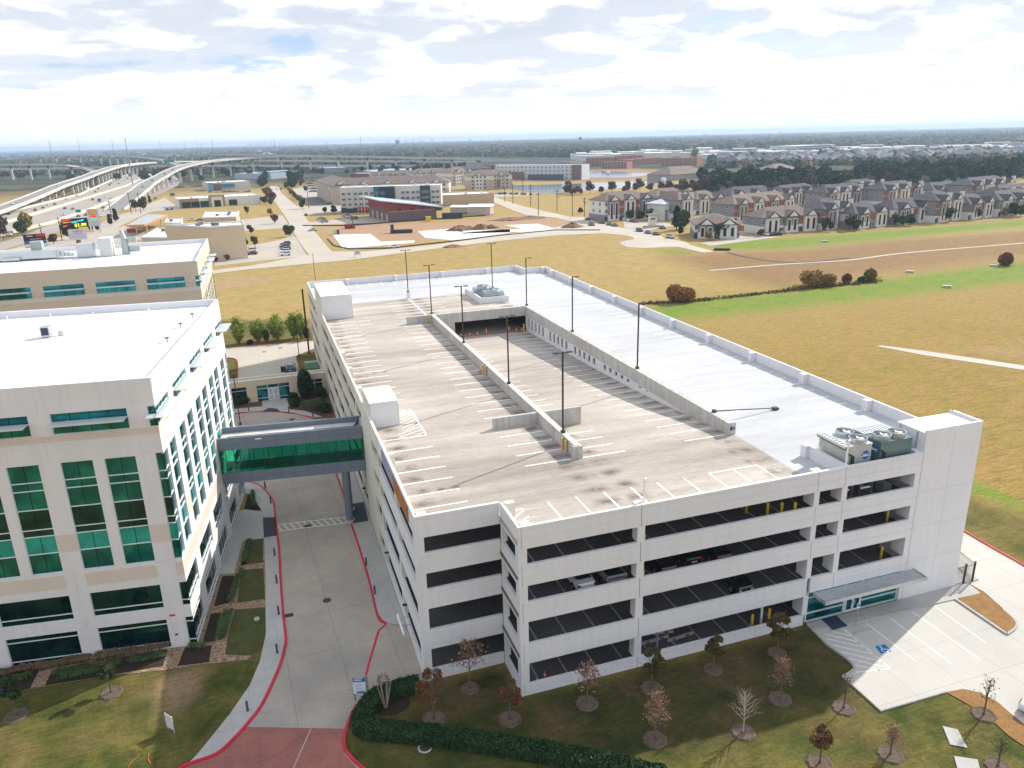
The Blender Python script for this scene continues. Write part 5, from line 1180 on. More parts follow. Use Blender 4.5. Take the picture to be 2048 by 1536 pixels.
tower('cooling_tower', (31.65, 34.15, .75, 4.6), (31.2, 32.35, .8, 4.5), ((33.25, 1.55), (33.3, 3.3)), 'cream cooling tower with a ribbed cover, left of the front pair', m_panel, (33.55, 16.15, 'front'), 0)
tower('cooling_tower', (34.95, 38.5, .5, 4.1), (35.0, 38.5, 2.6, 4.1), ((35.85, 1.45), (37.55, 1.45)), 'blue grey cooling tower, right of the front pair beside the stair tower', mat('teal_grey_panel', (.14, .22, .24), .3, .25, .7, metal=.5), (1.15, 16.3, 'side'), 0)
for y, lb in ((88.95, 'nearer pale blue cooling unit inside the low wall at the far deck'), (93.2, 'farther pale blue cooling unit inside the low wall at the far deck')):
    t = empty('cooling_unit', (25.5 if y < 90 else 24.7, y, ZD), 0, lb, 'cooling unit', 'cooling units at the far deck'); MB().box(-1.75, 1.75, -1.3, 1.3, .15, 1.85).box(-1.8, 1.8, -1.35, 1.35, 1.8, 1.9).build('casing', m_zinc, t); fan(t, 0, 0, 1.9, 1.15)
    MB().box(1.76, 1.95, -1.2, 1.2, .2, 1.6).build('louvre', m_louv, t)
for x, y, h, lb in ((31.34, .26, 2.35, 'white standpipe at the joint left of the cooling towers'), (11.1, .22, 2.3, 'white hooked standpipe behind the front parapet')):
    t = MB().tube((0, 0, 0), (0, 0, h), .09, n=10).tube((0, 0, h), (.25, .1, h+.05), .09, n=10).tube((0, 0, 0), (0, 0, .12), .14, n=10).build('standpipe', m_white); t.location = (x, y+.35, 15.5 if x > 30 else 15.3); tag(t, lb, 'pipe')
# bollards
def bollard(loc, h, m, label, group, r=.13, name='bollard'):
    o = MB().tube((0, 0, 0), (0, 0, h-.05), r, n=12).tube((0, 0, h-.05), (0, 0, h), r, r*.5, n=12).build(name, m); o.location = loc; return tag(o, label, 'bollard', group)
for (x, y, z), lb in (((10.2, 16.0, ZD), 'left of the pair at the near end of the divider wall'), ((10.25, 15.2, ZD), 'right of the pair at the near end of the divider wall'), ((10.15, 43.8, ZD), 'left of the pair at the middle of the divider wall'), ((10.2, 42.9, ZD), 'right of the pair at the middle of the divider wall'), ((10.2, 75.4, ZD), 'where the divider wall meets the far cross wall'), ((27.0, 75.6, 11.3), 'at the foot of the ramp side wall'), ((11.75, .5, 14.45), 'beside the white hooked standpipe')):
    bollard((x, y, z), 1.35 if z < 14 else 1.25, m_amber, 'ochre bollard '+lb, 'ochre bollards on the roof', .16)
for i, z in enumerate((11.2, 7.8, 3.9)): bollard((11.35, .75, z), 1.3, m_amber, 'ochre bollard in the front opening, %s open level from the top' % ('first', 'second', 'third')[i], 'ochre bollards beside the front columns')
for x, y, lb in ((22.9, 3.0, 'farthest back'), (24.1, 1.6, 'tall, second'), (25.3, 1.2, 'tall, third'), (26.4, .8, 'right, by the column')): bollard((x, y, 11.2), 1.5, m_yellow, 'bright yellow bollard on the top open level, '+lb, 'yellow bollards on the top open level')
for x, y, z, lb in ((38.0, 1.6, 7.8, 'in the right bay of the second open level'), (37.7, 1.4, 3.9, 'in the right bay of the third open level'), (23.0, 1.0, .06, 'left one on the lowest open level'), (25.0, 1.2, .06, 'right one on the lowest open level')): bollard((x, y, z), 1.7, m_yellow, 'yellow bollard '+lb, None)
m_bol = mat('slate_bollard_light', (.07, .075, .09), .5)
for i, (x, y, lb) in enumerate(((394, 1281+145, 'on the near pavement right of the lawn'), (496, 1424, 'on the curved pavement beside the driveway mouth'), (555, 1308, 'on the pavement where the driveway bends'), (558, 1231, 'beside the storm grate'), (554, 1168, 'second up from the storm grate'), (550, 1113, 'just below the dark mat'), (542, 1008, 'on the pavement beyond the dark mat'), (531, 978, 'at the curve of the kerb beyond the crosswalk'), (733, 1132, 'farther one on the garage side pavement'), (750, 1190, 'nearer one on the garage side pavement'), (690, 984, 'behind the skybridge columns'), (498, 823, 'left on the round pavement of the entrance building'), (578, 825, 'middle of the round pavement of the entrance building'), (626, 835, 'right end of the round pavement'))):
    if i == 0: continue
    g = G(x, y); bollard((g[0], g[1], .12), 1.0, m_bol, 'slate bollard light '+lb, 'slate bollard lights along the pavements', .1)
# traffic cones
def cone(loc, label, h=.9, tall=False):
    t = MB().box(-.2, .2, -.2, .2, 0, .05).tube((0, 0, .05), (0, 0, h), .15 if not tall else .11, .03 if not tall else .08, n=12); o = t.build('traffic_cone', m_orange); o.location = loc
    MB().tube((0, 0, h*.55), (0, 0, h*.72), (.095 if not tall else .105), (.075 if not tall else .1), n=12).build('reflective_band', m_white, o); return tag(o, label, 'traffic cone', 'orange cones')
for x, lb, tl in ((13.2+2.2, 'at the left end of the ramp opening', 0), (17.0, 'second from the left in the ramp opening', 0), (18.4, 'third from the left in the ramp opening', 0), (20.0, 'tall post, left of two in the ramp opening', 1), (24.2, 'tall post, right of two in the ramp opening', 1), (25.6, 'short, second from the right in the ramp opening', 0), (26.6, 'rightmost of the ramp opening', 0)): cone((x, 75.6, 11.33), 'orange cone '+lb, 1.25 if tl else .8, tl)
for x, y, lb in ((.95, .6, 'left'), (1.7, .9, 'middle'), (2.5, 1.2, 'right')): cone((x, y, .06), 'orange cone on the lowest level by the corner, %s of three' % lb, .9)
g = G(10.1, 43); o = cone((9.9, 44.6, ZD), 'small red cone beside the ochre pair on the divider wall', .5)
# rope across the ramp opening
o = MB().tube((15.2, 75.7, 11.45), (27, 75.7, 11.45), .03, n=5).build('barrier_rope', m_dark); tag(o, 'dark rope lying across the ramp opening between the cones', 'rope')
# signs
def sign_post(loc, h, w_, ht, m, label, name, rz=0, posts=1, col=m_metal):
    t = empty(name, loc, rz, label, 'sign')
    for k in range(posts): x = 0 if posts == 1 else (-w_/2+.05+k*(w_-.1)); MB().box(x-.03, x+.03, -.03, .03, 0, h).build('post', col, t)
    p = MB().box(-w_/2, w_/2, -.06, -.03, h-ht, h).build('sign_panel', m, t); return t, p
g = G(1711, 1253); t, p = sign_post((g[0], g[1], .1), 2.45, .34, .5, mat('sign_white', (.75, .78, .78), .5), 'accessible parking sign on a slim post before the lobby', 'parking_sign')
B(-.12, .12, -.068, -.061, 2.1, 2.38).build('blue_symbol', m_hc, p)
g = G(722, 1400); t, p = sign_post((g[0], g[1], 0), 2.3, 1.0, 1.6, mat('sign_pale_blue', (.62, .68, .78), .5), 'white and blue panel sign at the driveway mouth beside the hedge', 'entrance_sign', rad(-16), 2, m_pole)
B(-.5, .5, -.066, -.061, 1.85, 2.3).build('header_band', mat('sign_blue', (.02, .16, .30), .5), p); B(-.28, .42, -.066, -.061, .74, .92).build('footer_band', MATS['sign_blue'], p)
mtx = mat('sign_text_grey', (.25, .3, .38), .6)
for k in range(5): B(-.36, .3-.08*(k % 3), -.066, -.061, 1.65-k*.15, 1.69-k*.15).build('text_line', mtx, p)
for z_, x1 in ((2.15, .3), (2.0, .2)): B(-.38, x1, -.07, -.0665, z_, z_+.06).build('text_line', m_white, p)
g = G(735, 1385); t, p = sign_post((g[0], g[1], 0), 1.7, .25, 1.5, mat('striped_panel', (.55, .42, .5), .6, .5, 6), 'narrow striped marker board behind the driveway sign', 'marker_board')
g = G(343, 1462); t, p = sign_post((g[0], g[1], 0), 1.6, .9, 1.3, mat('sign_board_white', (.62, .62, .60), .6), 'small blank white board standing on the office lawn', 'lawn_sign', rad(-50), 2, m_walk)
g = G(515, 1248); t, p = sign_post((g[0], g[1], 0), .8, .45, .35, MATS['sign_board_white'], 'tiny white notice on the lawn bed beside the pavement', 'notice')
# clearance bar at the garage entrance
t = empty('clearance_bar', (-8.1, 10.1, 0), 0, 'white hanging clearance tube beside the garage entrance at the left side', 'bar'); MB().tube((0, -1.6, 2.3), (0, 1.6, 2.3), .12, n=10).build('tube', m_white, t); MB().box(0, .9, -.6, -.52, 2.5, 2.56).box(0, .9, .6, .68, 2.5, 2.56).build('bracket', m_metal, t)
for y in (11.5, 21.5, 38): 
    o = MB().tube((-7.6, y, 3.35), (-7.2, y, 3.3), .12, n=8).build('wall_lamp', m_pole); tag(o, 'dark wall lamp on the garage side, %s' % {11.5: 'nearest the corner', 21.5: 'below the bare cream wall', 38: 'behind the skybridge'}[y], 'wall lamp')
# lumber and barriers inside the lowest level
for i, (x, y, a, lb) in enumerate(((13.8, 2.6, 3, 'nearest the column'), (14.5, 3.2, -12, 'stacked behind'), (16.2, 2.2, 5, 'right end of the pile'))):
    o = MB().box(-1.4, 1.4, -.1, .1, 0, .25).box(-.9, -.6, -.11, .11, .03, .22, 1).box(.5, .9, -.11, .11, .03, .22, 1).build('barrier_board', [mat('board_white', (.5, .5, .5), .7), mat('board_red', (.3, .05, .04), .7)]); o.location = (x, y, .1+.2*(i == 1)); o.rotation_euler = (0, 0, rad(a)); tag(o, 'striped barrier board on the lowest garage level, '+lb, 'barrier')
t = empty('pipe_run', (11.2, 1.0, 0.06), 0, 'galvanised pipe loop behind the first column of the lowest level', 'pipe'); MB().tube((0, 0, .2), (0, 0, 2.9), .12, n=8).tube((0, 0, .2), (1.9, 0, .2), .12, n=8).tube((1.9, 0, .2), (1.9, 0, 2.9), .12, n=8).build('tube', m_metal, t)
t = empty('pipe_run', (24.3, 1.4, 0.06), 0, 'white pipe standing by the right column of the lowest level', 'pipe'); MB().tube((0, 0, 0), (0, 0, 3.0), .12, n=8).build('tube', m_white, t)
t = empty('pressure_vessel', (29.0, 1.2, 11.2), 0, 'red round vessel in the small upper opening', 'tank'); MB().tube((0, 0, .2), (0, 0, .9), .4, n=14).tube((0, 0, .9), (0, 0, 1.15), .4, .15, n=14).build('tank', m_red, t); MB().tube((0, .2, 1), (0, .2, 2.6), .06).build('riser', m_metal, t)
# iron fence beside the tower
t = empty('iron_fence', (46.3, -.1, .1), 0, 'black iron fence enclosure at the foot of the stair tower', 'fence'); mb = MB()
def rail(p, q, hh, step, mb):
    p = Vector(p); q = Vector(q); L = (q-p).length; n = int(L/step)
    for k in range(n+1): c = p+(q-p)*k/max(1, n); mb.tube(c, c+Vector((0, 0, hh)), .016, n=4)
    for z in (.15, hh-.15): mb.tube(p+Vector((0, 0, z)), q+Vector((0, 0, z)), .025, n=4)
rail((0.1, 0.1, 0), (2.3, .1, 0), 2.1, .16, mb); rail((2.3, .1, 0), (3.2, 3.6, 0), 2.1, .16, mb); rail((3.2, 3.6, 0), (.1, 3.6, 0), 2.1, .16, mb); mb.build('railing', m_pole, t)
for p in ((1.1, .1), (2.3, .1)): B(p[0]-.07, p[0]+.07, p[1]-.07, p[1]+.07, 0, 2.3).build('fence_post', m_pole, t)
B(.1, 3.2, .1, 3.6, -.1, .02).build('concrete_base', m_walk, t)
# little utility boxes
g = en(1240, 740); t = empty('transformer_box', (g[0], g[1], 0), 0, 'pale green transformer box on the grass behind the entrance building', 'utility box'); MB().box(-1.3, 1.3, -.6, .6, 0, 1.3).box(-1.35, 1.35, -.65, .65, 1.25, 1.32).build('cabinet', mat('pale_green_paint', (.22, .46, .34), .5), t)
for i, (x, y) in enumerate(((865, 790), (905, 790))):
    g = en(x, y); t = empty('bin', (g[0], g[1], 0), 0, 'dark green wheeled bin %s beside the blue car' % ('left', 'right')[i], 'bin'); MB().box(-.3, .3, -.35, .35, .1, 1.0).build('container', mat('dark_green_plastic', (.015, .04, .03), .6), t); MB().box(-.33, .33, -.38, .38, 1.0, 1.08).build('lid', MATS['dark_green_plastic'], t)
g = G(295, 1532); 
for (x, y, a), lb in (((268, 1524, 55), 'curved one at the bottom edge'), ((300, 1518, 100), 'straight one at the bottom edge'), ((408, 1340, 60), 'small one beside the planting bed')):
    g = G(x, y); mb = MB(); ribbon(mb, [(-.6, 0), (0, .12), (.6, 0)], .07, None, 0); o = mb.build('spray_mark', mat('orange_spray', (.45, .12, .03), .9)); o.location = (g[0], g[1], .06); o.rotation_euler = (0, 0, rad(a)); tag(o, 'orange spray mark on the office lawn, '+lb, 'paint mark')
# ------------------------------------------------------------------ the district behind
def blockframe(L=None, top=None, R=None, Lt=None, Rt=None, h=None):
    if L is not None: a = G(*L); h = HT(a, top) if h is None else h
    else: a = G(Lt[0], Lt[1], h)
    b = G(*(R or Rt), h); dx, dy = b[0]-a[0], b[1]-a[1]; W = math.hypot(dx, dy)
    return (a[0], a[1], 0), math.atan2(dy, dx), W, h
m_win = glassmat('far_window_glass', (.015, .03, .04), .1); m_wfr = mat('white_window_trim', (.62, .62, .61), .7)
WINM = {}
def winmesh(w_, h_, fr=.14, m=None):
    k = (w_, h_, fr, m.name if m else '')
    if k not in WINM:
        mb = MB().box(-w_/2-fr, w_/2+fr, -.06, .02, -fr, h_+fr, 1).quad((-w_/2, -.08, 0), (w_/2, -.08, 0), (w_/2, -.08, h_), (-w_/2, -.08, h_), 0).box(-.05, .05, -.1, -.08, 0, h_, 1).box(-w_/2, w_/2, -.1, -.08, h_*.5-.04, h_*.5+.04, 1)
        o = mb.build('window', [m or m_win, m_wfr]); WINM[k] = o.data; bpy.data.objects.remove(o)
    return WINM[k]
def addwin(root, x, y, z, w_=1.3, h_=1.5, fr=.14, rz=0, m=None, name='window'):
    o = bpy.data.objects.new(name, winmesh(w_, h_, fr, m)); COL.objects.link(o); o.parent = root; o.location = (x, y, z); o.rotation_euler = (0, 0, rz); return o
def hiproof(mb, x0, x1, y0, y1, z, rh, ov=.5, m=0, gable=False):
    x0 -= ov; x1 += ov; y0 -= ov; y1 += ov; w_, d = x1-x0, y1-y0; k = min(w_, d)/2*(0 if gable else 1)
    if w_ >= d: r0, r1 = (x0+k, (y0+y1)/2), (x1-k, (y0+y1)/2)
    else: r0, r1 = ((x0+x1)/2, y0+k), ((x0+x1)/2, y1-k)
    v = [(x0, y0, z), (x1, y0, z), (x1, y1, z), (x0, y1, z), (*r0, z+rh), (*r1, z+rh)]
    f = [(0, 1, 5, 4), (2, 3, 4, 5), (1, 2, 5), (3, 0, 4)] if w_ >= d else [(0, 1, 4), (1, 2, 5, 4), (2, 3, 5), (3, 0, 4, 5)]
    mb.add(v+[(p[0], p[1], z-.25) for p in v[:4]], f+[(0, 6, 7, 1), (1, 7, 8, 2), (2, 8, 9, 3), (3, 9, 6, 0), (9, 8, 7, 6)], m)
m_shingle = mat('grey_brown_shingles', (.09, .083, .092), .95, .25, .5, fine=.12)
m_shingle2 = mat('warm_shingles', (.21, .165, .14), .95, .25, .5, fine=.12)
m_gsid = mat('blue_grey_siding', (.24, .25, .27), .8, .08, .5); m_wst = mat('off_white_stucco', (.68, .67, .64), .85, .06, .4); m_obr = mat('orange_brick', (.31, .12, .07), .9, .2, .8); m_dfas = mat('dark_fascia', (.035, .04, .05), .7)
m_beige = mat('beige_render', (.48, .41, .34), .9, .08, .3); m_tanw = mat('tan_render', (.50, .38, .25), .9, .08, .3); m_brn = mat('brown_brick', (.20, .12, .09), .9, .2, .6)
def gableend(root, xc, z, w_, d, rh, m=None, over=.5, y0=-1.2):
    """front gable on brackets over a projecting bay"""
    g = MB(); a, b = xc-w_/2-over, xc+w_/2+over
    g.add([(a, y0-over, z), (b, y0-over, z), (xc, y0-over, z+rh), (a, d, z), (b, d, z), (xc, d, z+rh)], [(0, 2, 5, 3), (1, 4, 5, 2), (0, 1, 4, 3)]); o = g.build('gable_roof', m or m_shingle, root)
    MB().face([(a+.1, y0-over-.02, z+.02), (b-.1, y0-over-.02, z+.02), (xc, y0-over-.02, z+rh-.05)]).build('fascia', m_dfas, o)
    MB().face([(xc-w_*.36, y0-over-.06, z+.25), (xc+w_*.36, y0-over-.06, z+.25), (xc, y0-over-.06, z+rh*.86)]).build('pediment', m_wst, o)
def apartment(frame, D, floors, label, style=0, roofm=None, rh=4.0, group='grey roofed apartment buildings beyond the field', chim=True, detail=True):
    loc, rzz, W, h = frame; t = empty('apartment_building', loc, rzz, label, 'apartment building', group); rm = roofm or m_shingle
    fh = h/floors; wb = MB().box(0, W, 0, D, 0, h, 0); wb.build('wall', m_gsid if style == 0 else (m_gsid if style == 1 else m_wst), t)
    B(-.05, W+.05, -.08, D+.05, 0, fh*.95).build('base_course', m_wst if style != 2 else m_gsid, t)
    r = MB(); hiproof(r, 0, W, 0, D, h, rh); r.build('roof', rm, t)
    nb = max(1, int(round(W/12))); bw = min(7.0, W*.45)
    for k in range(nb):
        xc = W*(k+.5)/nb
        B(xc-bw/2, xc+bw/2, -1.2, .1, 0, h-.2).build('bay', m_gsid if (style+k) % 2 == 0 else m_wst, t); B(xc-bw/2-.02, xc+bw/2+.02, -1.24, .1, 0, fh*.9).build('base_course', m_wst, t)
        gableend(t, xc, h-.2, bw, D*.5, 2.9, rm, .7)
        if style == 0 or (k+style) % 3 == 0:
            for s_ in (-1, 1): xx = xc+s_*(bw/2+1.6); B(xx-1.5, xx+1.5, -.16, 0, fh, h-.6).build('brick_panel', m_obr, t); B(xx-1.55, xx+1.55, -.2, 0, fh*1.9, fh*1.9+.25).build('white_band', m_wst, t)
        for s in (-1, 1):
            fr_ = B(xc+s*bw*.23-.95, xc+s*bw*.23+.95, -1.30, -1.2, fh*.25, h-1.0).build('white_surround', m_wst, t)
            MB().box(xc+s*bw*.23-.65, xc+s*bw*.23+.65, -1.33, -1.30, fh*.3, h-1.4).build('tall_window', m_win if k % 2 else mat('dark_red_glass', (.06, .012, .015), .2), fr_)
        if k < nb and detail:
            for s in (-1, 1):
                x = xc+s*(bw/2+(W/nb-bw)/4)
                for f in range(floors): 
                    if f: addwin(t, x, 0, f*fh+.9)
                    elif (k+s) % 2: B(x-1.1, x+1.1, -.12, -.08, .1, 2.3).build('garage_door', mat('dark_garage_door', (.04, .045, .055), .6), t)
                    else: addwin(t, x, -.08, .9)
        if chim and W/nb > 9: c = B(xc+bw/2+.3, xc+bw/2+2.0, -.9, .8, 0, h+3.6).build('chimney', m_wst, t); B(xc+bw/2+.2, xc+bw/2+2.1, -1.0, .9, h+3.6, h+3.9).build('chimney_cap', m_dfas, c)
    for k in range(2 if detail else 0):
        for f in range(1, floors): addwin(t, 0, D*(k+.7)/2.4, f*fh+.9, rz=-R90)
    return t
AP = [
 (dict(L=(1209, 443), top=402, R=(1306, 395)), 15, 3, 'long pale three storey apartment block at the left end, nearest the pond', 2, m_shingle2, False),
 (dict(L=(1355, 441), top=400, R=(1388, 397)), 18, 3, 'grey apartment block with two white chimneys behind the gatehouse', 1, m_shingle2, True),
 (dict(L=(1389, 477), top=449, R=(1480, 448)), 20, 2, 'two storey apartment house with garages and a wide brown roof, nearest the cul de sac', 2, m_shingle2, False),
 (dict(L=(1466, 446), top=409, R=(1592, 396)), 15, 3, 'long brick and grey block behind the nearest two storey house', 0, m_shingle2, False),
 (dict(L=(1522, 469), top=436, R=(1638, 428)), 14, 2, 'two storey grey and white house row with brown roof facing the field', 1, m_shingle2, False),
 (dict(L=(1644, 461), top=419, R=(1702, 412)), 16, 3, 'tall block with a big gable and two white chimneys, left one of two', 0, m_shingle, True),
 (dict(L=(1706, 459), top=428, R=(1778, 421)), 14, 2, 'two storey grey block right of the left big gable block', 2, m_shingle, False),
 (dict(L=(1783, 450), top=418, R=(1866, 411)), 14, 2, 'two storey white block with a round turret roof facing the field', 2, m_shingle, False),
 (dict(L=(1869, 446), top=402, R=(1925, 396)), 16, 3, 'tall block with a big gable and two white chimneys, right one of two', 0, m_shingle, True),
 (dict(L=(1935, 440), top=408, R=(1988, 402)), 14, 2, 'brick two storey block right of the right big gable block', 0, m_shingle, False),
 (dict(L=(1994, 434), top=401, R=(2080, 391)), 14, 2, 'grey and white block at the right edge of the photo facing the field', 1, m_shingle, False),
 (dict(L=(1310, 424), top=393, R=(1384, 388)), 16, 3, 'second row block seen above the gatehouse roof', 2, m_shingle2, False),
 (dict(L=(1392, 430), top=399, R=(1450, 394)), 16, 3, 'second row block seen above the nearest two storey house', 1, m_shingle2, False),
 (dict(L=(1460, 418), top=390, R=(1560, 383)), 16, 3, 'long grey second row block with white pediments, left half', 1, m_shingle, False),
 (dict(L=(1562, 413), top=386, R=(1645, 378)), 16, 3, 'long grey second row block with white pediments, right half', 0, m_shingle, False),
 (dict(L=(1650, 418), top=386, R=(1745, 378)), 15, 3, 'second row block with chimneys behind the left big gable block', 0, m_shingle, True),
 (dict(L=(1700, 402), top=374, R=(1765, 369)), 14, 3, 'third row block at the foot of the wood', 0, m_shingle, True),
 (dict(L=(1765, 414), top=380, R=(1845, 373)), 15, 3, 'second row block behind the turret block', 0, m_shingle, True),
 (dict(L=(1864, 405), top=381, R=(1936, 374)), 15, 3, 'second row block with plain roof behind the right big gable block', 2, m_shingle, False),
 (dict(L=(1940, 406), top=371, R=(2028, 363)), 16, 3, 'second row block with the tallest hipped roof at the right', 0, m_shingle, True),
 (dict(L=(2000, 420), top=388, R=(2085, 379)), 14, 3, 'second row block at the right edge of the photo', 1, m_shingle, True),
]
for fr_, D, fl, lb, st_, rm, ch in AP: apartment(blockframe(**fr_), D, fl, lb, st_, rm, chim=ch)
# gatehouse and entrance sign of the apartments
loc, rzz, W, h = blockframe(L=(1326, 441), top=408, R=(1353, 405)); t = empty('gatehouse', loc, rzz, 'white gatehouse with arches and a pale blue metal roof', 'gatehouse'); B(0, W, 0, W, 0, h).build('wall', m_wst, t); r = MB(); hiproof(r, 0, W, 0, W, h, 2.2, 1.0); r.build('roof', mat('pale_blue_metal_roof', (.50, .55, .60), .4), t)
for k in (.25, .7): B(W*k-W*.12, W*k+W*.12, -.06, .0, 0, h*.62).build('arch_opening', m_gsid, t)
loc, rzz, W, h = blockframe(L=(1299, 455), top=430, R=(1314, 429)); t = empty('monument_sign', loc, rzz, 'tall white monument sign with a flat canopy at the apartment entrance', 'sign'); B(0, W, 0, 1.5, 0, h).build('sign_slab', m_wst, t); B(-1.2, W+1.2, -1, 2.5, h, h+.35).build('canopy', m_gsid, t); B(-4, W+1, -1.4, 0, 0, 1.1).build('planter_wall', m_beige, t); B(W*.15, W*.75, -.05, 0, h*.62, h*.72).build('dark_letters', m_dfas, t)
def block(frame, D, label, name='commercial_building', wallm=m_wst, roofm=m_white, roof='flat', rh=3, rows=0, cols=0, ww=1.4, wh=1.5, cat='building', panels=(), group=None, base=None, wm=None, z0=None, units=0):
    loc, rzz, W, h = frame; t = empty(name, loc, rzz, label, cat, group); B(0, W, 0, D, 0, h).build('wall', wallm, t)
    if roof == 'flat':
        B(.3, W-.3, .3, D-.3, h, h+.04).build('roof', roofm, t); MB().box(0, W, 0, .3, h, h+.6).box(0, W, D-.3, D, h, h+.6).box(0, .3, .3, D-.3, h, h+.6).box(W-.3, W, .3, D-.3, h, h+.6).build('parapet', wallm, t)
    else: r = MB(); hiproof(r, 0, W, 0, D, h, rh, gable=roof == 'gable'); r.build('roof', roofm, t)
    if base: B(-.04, W+.04, -.06, D+.04, 0, base[0]).build('base_course', base[1], t)
    for nm, u0, u1, z0_, z1_, pr, m in panels: B(W*u0, W*u1, -pr, .0, h*z0_, h*z1_+(.65 if z1_ >= 1 else 0)).build(nm, m, t)
    for i in range(rows):
        for j in range(cols):
            addwin(t, W*(j+.5)/cols, -.02, (z0 if z0 is not None else h/rows*.3)+h/rows*i*(1 if z0 is None else .96), ww, wh, m=wm)
    for k in range(units): x = W*(.12+.76*RND.rand()); y = D*(.2+.6*RND.rand()); B(x, x+1.8, y, y+1.4, h+.04, h+1.3).build('rooftop_unit', m_metal, t)
    return t
navy = mat('navy_cladding', (.012, .035, .055), .5); teal = mat('teal_cladding', (.01, .13, .20), .5); m_hot = mat('hotel_pale_render', (.56, .54, .50), .85, .05, .3)
fh_ = blockframe(L=(683, 426), top=377, R=(881, 371.5))
hotel = block(fh_, 18, 'white four storey hotel with a teal stripe and navy panels', 'hotel', m_hot, m_white, panels=[('teal_panel', .335, .39, .12, 1, .5, teal), ('navy_panel', .39, .545, 0, 1, .8, navy), ('navy_panel', .795, .895, .12, 1, .8, navy), ('pale_panel', .06, .125, .18, .97, .5, m_hot), ('pale_panel', .225, .30, .18, .97, .5, m_hot)], base=(3.2, navy), units=3)
W_, H_ = fh_[2], fh_[3]
for u in (.035, .092, .155, .205, .262, .318, .364, .425, .622, .668, .725, .772, .828, .868, .925, .967):
    for z in (.30, .51, .73): addwin(hotel, W_*u, -.82 if (.39 < u < .545 or u > .795 and u < .895) else -.52, H_*z, 2.0, 1.3, .12)
# fire station with a wedge roof
A_ = np.array(G(778, 444)[:2]); B_ = np.array(G(873.5, 437.5)[:2]); D_ = np.array(G(752, 431)[:2]); hA = HT((*A_, 0), 405); hB = HT((*B_, 0), 416.5); e = (B_-A_); Wf = np.linalg.norm(e); e /= Wf; nrm = np.array([-e[1], e[0]]); Df = abs((D_-A_)@nrm); sk = (D_-A_)@e
t = empty('fire_station', (A_[0], A_[1], 0), math.atan2(e[1], e[0]), 'fire station with red upper walls, grey brick and a pale slanted roof', 'fire station'); 
def wedge(z0a, z0b, z1a, z1b, inset=0): return MB().add([(0-inset, -inset, z0a), (Wf, -inset, z0b), (Wf, Df, z0b), (0-inset, Df, z0a), (0-inset, -inset, z1a), (Wf, -inset, z1b), (Wf, Df, z1b), (0-inset, Df, z1a)], [(0, 3, 2, 1), (4, 5, 6, 7), (0, 1, 5, 4), (1, 2, 6, 5), (2, 3, 7, 6), (3, 0, 4, 7)])
wedge(0, 0, hA*.52, hA*.52).build('brick_wall', mat('mauve_brick', (.17, .12, .13), .9, .1, 1), t); wedge(hA*.52, hA*.52, hA, max(hB, hA*.55), .03).build('red_wall', mat('brick_red_cladding', (.25, .045, .035), .7), t)
MB().add([(-5, -3, hA+1.0), (Wf+4, -3, hB+.3), (Wf+4, Df+3, hB+.3), (-5, Df+3, hA+1.0), (-5, -3, hA+1.6), (Wf+4, -3, hB+.9), (Wf+4, Df+3, hB+.9), (-5, Df+3, hA+1.6)], [(0, 3, 2, 1), (4, 5, 6, 7), (0, 1, 5, 4), (1, 2, 6, 5), (2, 3, 7, 6), (3, 0, 4, 7)]).build('roof', mat('pale_blue_metal_roof'.replace('pale', 'light'), (.46, .52, .57), .35), t)
for k in range(4): B(-.12, -.03, 2+k*(Df-2)/4, 2+k*(Df-2)/4+2.8, 0, 4.2).build('bay_door', mat('cream_door', (.55, .48, .36), .6), t)
B(-.02, Wf*.98, -.06, -.03, hA*.52-.25, hA*.52+.1).build('trim_band', mat('pink_band', (.42, .30, .27), .8), t)
for k in (.2, .45, .68): B(Wf*k, Wf*k+1.8, -.07, -.03, hA*.57, hA*.66).build('window', m_win, t)
for k in range(3):
    g = G(718+k*6+(k == 0)*-1, 428+.5*k); t = empty('flagpole', g, 0, ['left flagpole before the hotel', 'middle flagpole before the hotel', 'right flagpole before the hotel'][k], 'flagpole', 'flagpoles before the hotel'); MB().tube((0, 0, 0), (0, 0, 12), .12, .06, 6).build('pole', m_alu, t); MB().quad((0, 0, 1.8), (2.6, .6, 2.2), (2.4, .9, 4.6), (0, 0, 4.8)).build('flag', mat('red_white_flag', (.5, .06, .08), .8), t)
